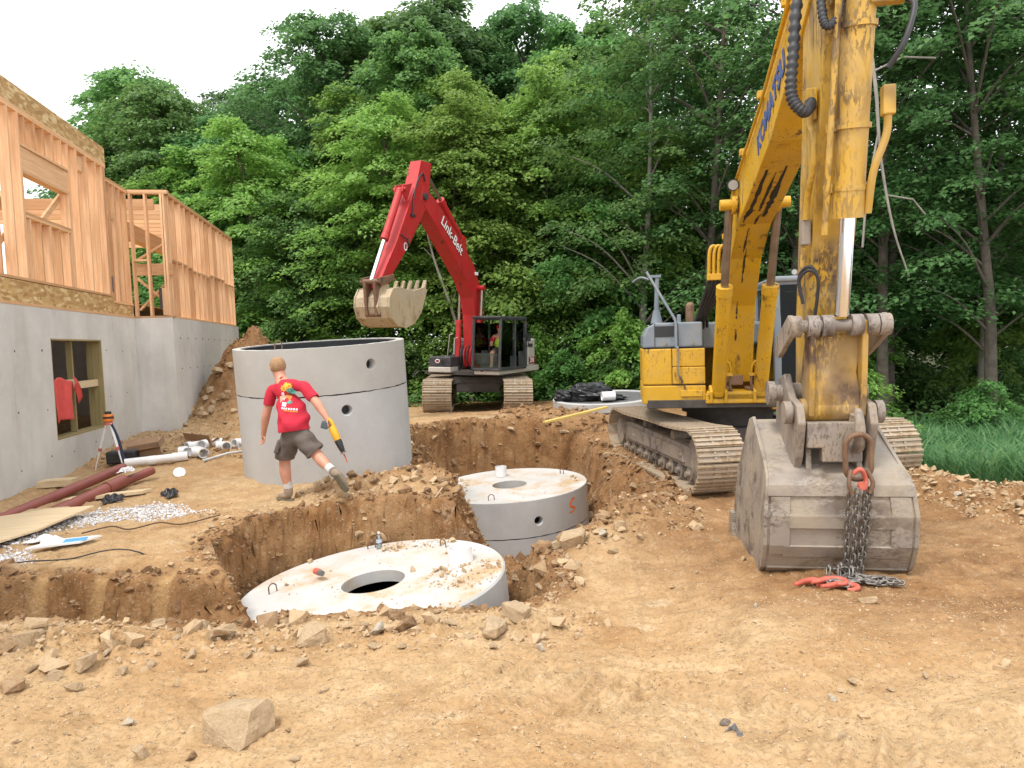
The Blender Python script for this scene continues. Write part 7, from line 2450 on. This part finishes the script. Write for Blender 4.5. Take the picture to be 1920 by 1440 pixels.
ROCKS = [(-2.67, 4.15, 0.18, 'flat'),
 (-3.26, 4.48, 0.141, 'block'),
 (-3.34, 4.42, 0.156, 'red'),
 (-2.72, 5.1, 0.1, ''),
 (-2.06, 4.65, 0.238, 'slab'),
 (-2.29, 4.92, 0.128, ''),
 (-1.42, 4.65, 0.22, 'flat'),
 (-1.45, 3.39, 0.237, 'block'),
 (-1.84, 3.21, 0.087, ''),
 (-1.58, 3.18, 0.053, 'brown'),
 (-2.77, 3.99, 0.117, ''),
 (-2.43, 4.11, 0.078, ''),
 (-2.32, 4.23, 0.073, ''),
 (-2.12, 4.35, 0.093, ''),
 (-1.78, 4.41, 0.073, ''),
 (-1.41, 4.32, 0.092, ''),
 (-2.92, 3.85, 0.152, 'red'),
 (-2.56, 3.84, 0.082, ''),
 (-1.64, 4.47, 0.074, ''),
 (-1.65, 3.84, 0.043, ''),
 (-1.2, 3.42, 0.033, ''),
 (-1.05, 3.06, 0.056, ''),
 (-2.07, 3.51, 0.064, 'grey'),
 (-1.13, 3.9, 0.046, ''),
 (-0.95, 5.27, 0.166, 'brown'),
 (-1.17, 7.43, 0.175, 'brown'),
 (-0.8, 4.8, 0.174, 'brown'),
 (-0.19, 4.77, 0.263, 'slab'),
 (-0.03, 5.01, 0.158, 'block'),
 (-0.18, 4.44, 0.063, ''),
 (-1.02, 4.86, 0.115, 'grey'),
 (-0.51, 4.95, 0.093, ''),
 (-0.37, 4.65, 0.081, ''),
 (-1.0, 4.56, 0.072, ''),
 (0.22, 6.87, 0.162, ''),
 (-2.2, 8.07, 0.025, ''),
 (-2.06, 4.8, 0.091, ''),
 (-1.17, 4.56, 0.065, ''),
 (-0.79, 4.56, 0.079, ''),
 (0.59, 7.28, 0.228, 'block'),
 (0.93, 7.35, 0.161, 'grey'),
 (-0.03, 12.37, 0.174, 'red'),
 (1.51, 13.85, 0.215, ''),
 (0.71, 7.32, 0.137, ''),
 (1.36, 12.39, 0.213, ''),
 (0.92, 7.5, 0.117, ''),
 (1.12, 7.56, 0.142, ''),
 (0.4, 7.25, 0.125, ''),
 (2.04, 11.77, 0.183, ''),
 (1.86, 13.68, 0.212, ''),
 (1.77, 12.94, 0.181, ''),
 (5.54, 8.02, 0.106, ''),
 (5.46, 8.46, 0.092, 'grey'),
 (5.5, 7.45, 0.139, ''),
 (5.4, 8.19, 0.102, ''),
 (1.81, 5.21, 0.049, 'grey'),
 (1.84, 3.78, 0.06, ''),
 (1.64, 3.57, 0.054, 'grey'),
 (1.48, 3.12, 0.047, ''),
 (2.0, 3.66, 0.046, ''),
 (1.65, 6.32, 0.05, ''),
 (2.58, 5.04, 0.135, 'slab'),
 (1.0, 3.33, 0.058, 'dark'),
 (0.12, 4.47, 0.07, 'grey'),
 (2.26, 3.78, 0.054, ''),
 (1.17, 3.24, 0.026, ''),
 (-8.0, 15.65, 0.266, ''),
 (-7.35, 15.05, 0.209, ''),
 (-8.13, 16.38, 0.253, ''),
 (-7.25, 15.42, 0.286, ''),
 (-6.74, 15.0, 0.208, ''),
 (-6.62, 15.27, 0.259, ''),
 (-6.37, 15.44, 0.309, ''),
 (-6.84, 15.72, 0.242, ''),
 (-6.72, 15.92, 0.318, ''),
 (-6.46, 15.9, 0.244, ''),
 (-7.02, 14.71, 0.182, ''),
 (-7.64, 14.72, 0.182, ''),
 (-6.9, 15.56, 0.192, ''),
 (-1.81, 4.62, 0.065, ''),
 (-2.35, 4.62, 0.065, ''),
 (-1.79, 4.77, 0.06, ''),
 (-1.77, 5.15, 0.073, ''),
 (-2.96, 4.09, 0.071, ''),
 (-2.63, 4.3, 0.068, ''),
 (-2.03, 3.96, 0.044, ''),
 (-1.14, 4.92, 0.07, ''),
 (-0.66, 5.42, 0.068, ''),
 (-1.16, 3.87, 0.043, ''),
 (-2.46, 3.25, 0.036, ''),
 (-2.28, 3.34, 0.032, ''),
 (-0.33, 3.81, 0.039, ''),
 (0.26, 5.15, 0.065, ''),
 (0.16, 7.18, 0.101, ''),
 (0.51, 7.01, 0.099, ''),
 (0.99, 7.07, 0.111, ''),
 (1.32, 7.35, 0.092, ''),
 (0.6, 6.77, 0.085, ''),
 (-0.93, 8.81, 0.164, 'brown'),
 (-1.8, 8.72, 0.149, 'brown'),
 (-2.09, 8.79, 0.136, 'brown'),
 (-1.38, 9.09, 0.155, 'brown'),
 (-1.1, 8.45, 0.131, 'brown'),
 (-0.71, 15.54, 0.193, 'brown'),
 (-1.35, 15.16, 0.212, 'brown'),
 (0.55, 15.59, 0.193, 'brown'),
 (-0.04, 15.67, 0.194, ''),
 (1.15, 15.37, 0.214, '')]

BIG = {(443, 1373): 'x'}
BIGL = {
    3: 'small upright tan stone at the lower lip of the trench beside the nearest cap',
    5: 'thin pale stone above the long flat slab at the trench lip',
    10: 'flat tan stone on the edge of the spoil below the pointed flat stone',
    15: 'flat pale stone just below the oval boulder in front of the nearest cap',
    17: 'low tan stone on bare dirt between the spoil and the pointed flat stone',
    22: 'pale grey stone half sunk in the front dirt left of the biggest block',
    25: 'brown stone on the rim of the nearest cap above the dark clod',
    26: 'brown clod just in front of the dark clod at the nearest cap',
    30: 'grey-brown stone between the oval boulder and the dark clod',
    34: 'tan stone alone at the right end of the nearest cap',
    41: 'reddish stone at the foot of the far cap wall',
    64: 'pale grey stone on flat dirt between the nearest cap and the bucket',

    0: 'large flat tan stone with a pointed corner on the spoil in front of the trench',
    1: 'squarish greenish-tan stone at the left end of the spoil bank below the trench',
    2: 'rounded reddish boulder half buried beside the squarish stone',
    4: 'long flat slab propped on the spoil bank left of the nearest cap',
    6: 'pale oval boulder lying right in front of the nearest cap',
    7: 'biggest squared block of tan stone on the bare dirt at the front',
    8: 'tan stone on the bare dirt left of the biggest block',
    9: 'small brown rounded stone between the biggest block and its tan neighbour',
    16: 'low reddish boulder bulging from the dirt at the front left edge of the spoil',
    24: 'dark brown clod lying over the rim of the nearest cap',
    27: 'long angular slab of grey-tan stone right of the nearest cap',
    28: 'blocky brown stone leaning behind the long angular slab',
    39: 'large blocky stone on the bank between the far cap and the yellow bucket',
    40: 'pale rounded stone beside the large blocky one below the far cap',
    62: 'flat tan stone lying just in front of the chain pile',
    63: 'small dark grey lump of stone alone on the dirt below the chain',
}
kinds = {'': 7, 'red': 7, 'brown': 7, 'grey': 7, 'dark': 7}
rr_ = random.Random(3)
_mc = {}
for i, (x, y, s, k) in enumerate(ROCKS):
    shp = k if k in ('block', 'slab', 'flat') else 'g'
    col_ = k if k in SM else ''
    nm_ = shp + str(rr_.randrange(7 if shp == 'g' else 2))
    key = (nm_, col_)
    if key not in _mc:
        me = RK[nm_].copy()
        me.materials.append(SM[col_])
        _mc[key] = me
    h = s * .62
    o = link('stone' if k != 'brown' else 'earth_clod', _mc[key], None, G(x, y, h * (.28 if shp != 'slab' else .22)),
             (rr_.uniform(-.3, .3), rr_.uniform(-.3, .3), rr_.uniform(0, 6.28)), (h, h * rr_.uniform(.85, 1.1), h * rr_.uniform(.8, 1.1)))
    if i in BIGL: tag(o, BIGL[i], 'stone' if k != 'brown' else 'clod')
    elif k == 'brown': tag(o, 'brown clod of damp earth lying with others on the dug banks', 'clod', 'damp brown clods on the dug banks')
    elif y < 5.6: tag(o, 'small tan stone lying among others on the near spoil and bare dirt', 'stone', 'small stones on the near spoil bank and bare dirt')
    elif x < -3.5: tag(o, 'tan stone in the rubble between the house and the concrete ring', 'stone', 'rubble stones between house and ring')
    else: tag(o, 'tan stone on the banks around the far pit and berm', 'stone', 'stones on the banks around the far pit')

# crumbs, clods and pebbles: far too many to count
def scatter(n, xr, yr, dens, size, seed, templ, mt, name, pw=2.2, sink=.25, extra=None):
    rg = np.random.default_rng(seed)
    x = rg.uniform(*xr, n)
    y = rg.uniform(*yr, n)
    h, fr, ro, wo, mk, st = terrain(x, y)
    keep = rg.uniform(0, 1, n) < dens(x, y, fr, ro, wo, mk, st)
    x, y, h = x[keep], y[keep], h[keep]
    s = size[0] * (1 - rg.uniform(0, 1, len(x))) ** (-1 / pw)
    s = np.minimum(s, size[1])
    vs, fs, off = [], [], 0
    tv = []
    for me in templ:
        V = np.array([v.co[:] for v in me.vertices])
        Fc = np.array([p.vertices[:] for p in me.polygons])
        tv.append((V, Fc))
    w = rg.integers(0, len(tv), len(x))
    for k, (V, Fc) in enumerate(tv):
        I = np.nonzero(w == k)[0]
        if not len(I): continue
        q = rg.normal(size=(len(I), 4))
        q /= np.linalg.norm(q, axis=1)[:, None]
        a, b, c, d = q.T
        Rm = np.stack([np.stack([1 - 2 * (c * c + d * d), 2 * (b * c - a * d), 2 * (b * d + a * c)], 1), np.stack([2 * (b * c + a * d), 1 - 2 * (b * b + d * d), 2 * (c * d - a * b)], 1), np.stack([2 * (b * d - a * c), 2 * (c * d + a * b), 1 - 2 * (b * b + c * c)], 1)], 1)
        P = np.einsum('nij,vj->nvi', Rm, V) * s[I][:, None, None] * np.array([1, 1, .8])
        P = P + np.stack([x[I], y[I], h[I] + s[I] * sink], 1)[:, None, :]
        vs.append(P.reshape(-1, 3))
        fs.append((Fc[None] + (np.arange(len(I)) * len(V))[:, None, None] + off).reshape(-1, 3))
        off += len(I) * len(V)
    me = np_mesh(name, np.concatenate(vs), np.concatenate(fs), False)
    me.materials.append(mt)
    return tag(link(name, me), kind='stuff')


small = [rock_mesh(500 + k, 9, (1, .85, .7), .8, 1) for k in range(8)]
not_cap = lambda x, y: (np.hypot(x - S1[0], y - S1[1]) > 1.33) & (np.hypot(x - S2[0], y - S2[1]) > 1.33) & (np.hypot(x - RG[0], y - RG[1]) > 1.2)
m_clodw = stone_mat('damp crumbs', (.15, .075, .03, 1), (.33, .19, .09, 1))
m_clodd = stone_mat('dry crumbs', (.40, .27, .145, 1), (.58, .43, .27, 1))
scatter(26000, (-8, 4), (3.8, 18), lambda x, y, fr, ro, wo, mk, st: (ro > .28) * np.clip(fr, 0, 1) * not_cap(x, y) * (1 - mk) * .75, (.016, .11), 21, small, m_clodw, 'loose_earth', 1.9)
scatter(26000, (-8, 4), (3.4, 15.5), lambda x, y, fr, ro, wo, mk, st: (ro > .2) * np.clip(1.15 - fr, 0.15, 1) * not_cap(x, y) * (1 - mk) * .8, (.014, .095), 22, small, m_clodd, 'rubble', 2.0)
scatter(15000, (-5.5, 8), (1.9, 10), lambda x, y, fr, ro, wo, mk, st: (wo < .2) * np.clip(1.25 - y * .08, .2, 1) * (ro < .6) * np.clip(.35 + 1.3 * fbm(x, y, .9, 2), .06, 1), (.006, .04), 23, small, m_clodd, 'pebbles', 2.3, .12)
scatter(30000, (-3.6, 3.8), (2.2, 5.4), lambda x, y, fr, ro, wo, mk, st: np.clip(.45 + .9 * fbm(x, y, 1.3, 3), .08, 1), (.0035, .016), 27, small, m_clodd, 'pebbles', 2.6, .1)
scatter(90000, (-8, 3.2), (5.4, 16.5), lambda x, y, fr, ro, wo, mk, st: (st > .5) * not_cap(x, y) * (1 - mk) * .55, (.012, .075), 28, small, m_clodw, 'loose_earth', 2.1, .05)
# the berm at the right
scatter(5000, (4.8, 7.8), (5.6, 11), lambda x, y, fr, ro, wo, mk, st: (ro > .25) * (wo < .5), (.014, .08), 26, small, m_clodd, 'rubble', 2.2)
# white gravel spilled by the pipes
m_grav = simple('white crushed stone', (.66, .66, .67), .7, 0, .22, 30)
def patch(cx, cy, rx, ry, rot):
    def f(x, y, *_):
        c, s = math.cos(rot), math.sin(rot)
        a, b = (x - cx) * c + (y - cy) * s, -(x - cx) * s + (y - cy) * c
        r = (a / rx) ** 2 + (b / ry) ** 2 + .5 * perlin(x * 3, y * 3)
        return np.clip(1.3 - r, 0, 1)
    return f
pa = [patch(-4.75, 8.05, .75, .42, .5), patch(-4.02, 7.95, .42, .24, .3), patch(-5.5, 7.3, .55, .75, .2), patch(-5.0, 6.35, .45, .35, 0), patch(-5.0, 5.3, .35, .12, 0)]
scatter(30000, (-6.4, -3.4), (5.0, 8.7), lambda x, y, *a: np.maximum.reduce([f(x, y) for f in pa]) * .8, (.010, .026), 24, small[:4], m_grav, 'gravel', 4, .35)
# soil spilled over the rims of the caps
def on_cap(n, root, c, zc, tilt, dens, size, seed, mt, nm):
    rg = np.random.default_rng(seed)
    mm = M()
    V0 = [[v.co.copy() for v in me.vertices] for me in small]
    F0 = [[tuple(p.vertices) for p in me.polygons] for me in small]
    for _ in range(n):
        r, a = 1.29 * math.sqrt(rg.uniform()), rg.uniform(0, 2 * math.pi)
        x, y = r * math.cos(a), r * math.sin(a)
        if math.hypot(x, y + .02) < .34 or (nm == 'spilled_soil' and root == c1 and math.hypot(x - .86, y - .28) < .17) or rg.uniform() > dens(x, y): continue
        s = min(size[0] * (1 - rg.uniform()) ** (-1 / 2.0), size[1])
        k = rg.integers(0, 8)
        e = Euler(tuple(rg.uniform(0, 6, 3))).to_matrix()
        mm.add([e @ v * s + Vector((x, y, s * .3)) for v in V0[k]], F0[k])
    tag(mm.build(nm, mt, root), kind='stuff')
on_cap(2600, c1, S1, 0, 0, lambda x, y: (.9 if (math.hypot(x - .95, y + .15) < .42 or (y > .9 and -.1 < x < .75) or y < -1.12) else .02 + .16 * max(0, perlin(np.array([x * 2.0]), np.array([y * 2.0]))[0])), (.007, .05), 5, m_clodd, 'spilled_soil')
on_cap(1500, c2, S2, 0, 0, lambda x, y: (.8 if (x < -.75 and abs(y) < .9) or (x > .95 and abs(y) < .25) else .02 + .18 * max(0, perlin(np.array([x * 2.0 + 7]), np.array([y * 2.0]))[0])), (.008, .05), 6, m_clodd, 'spilled_soil')
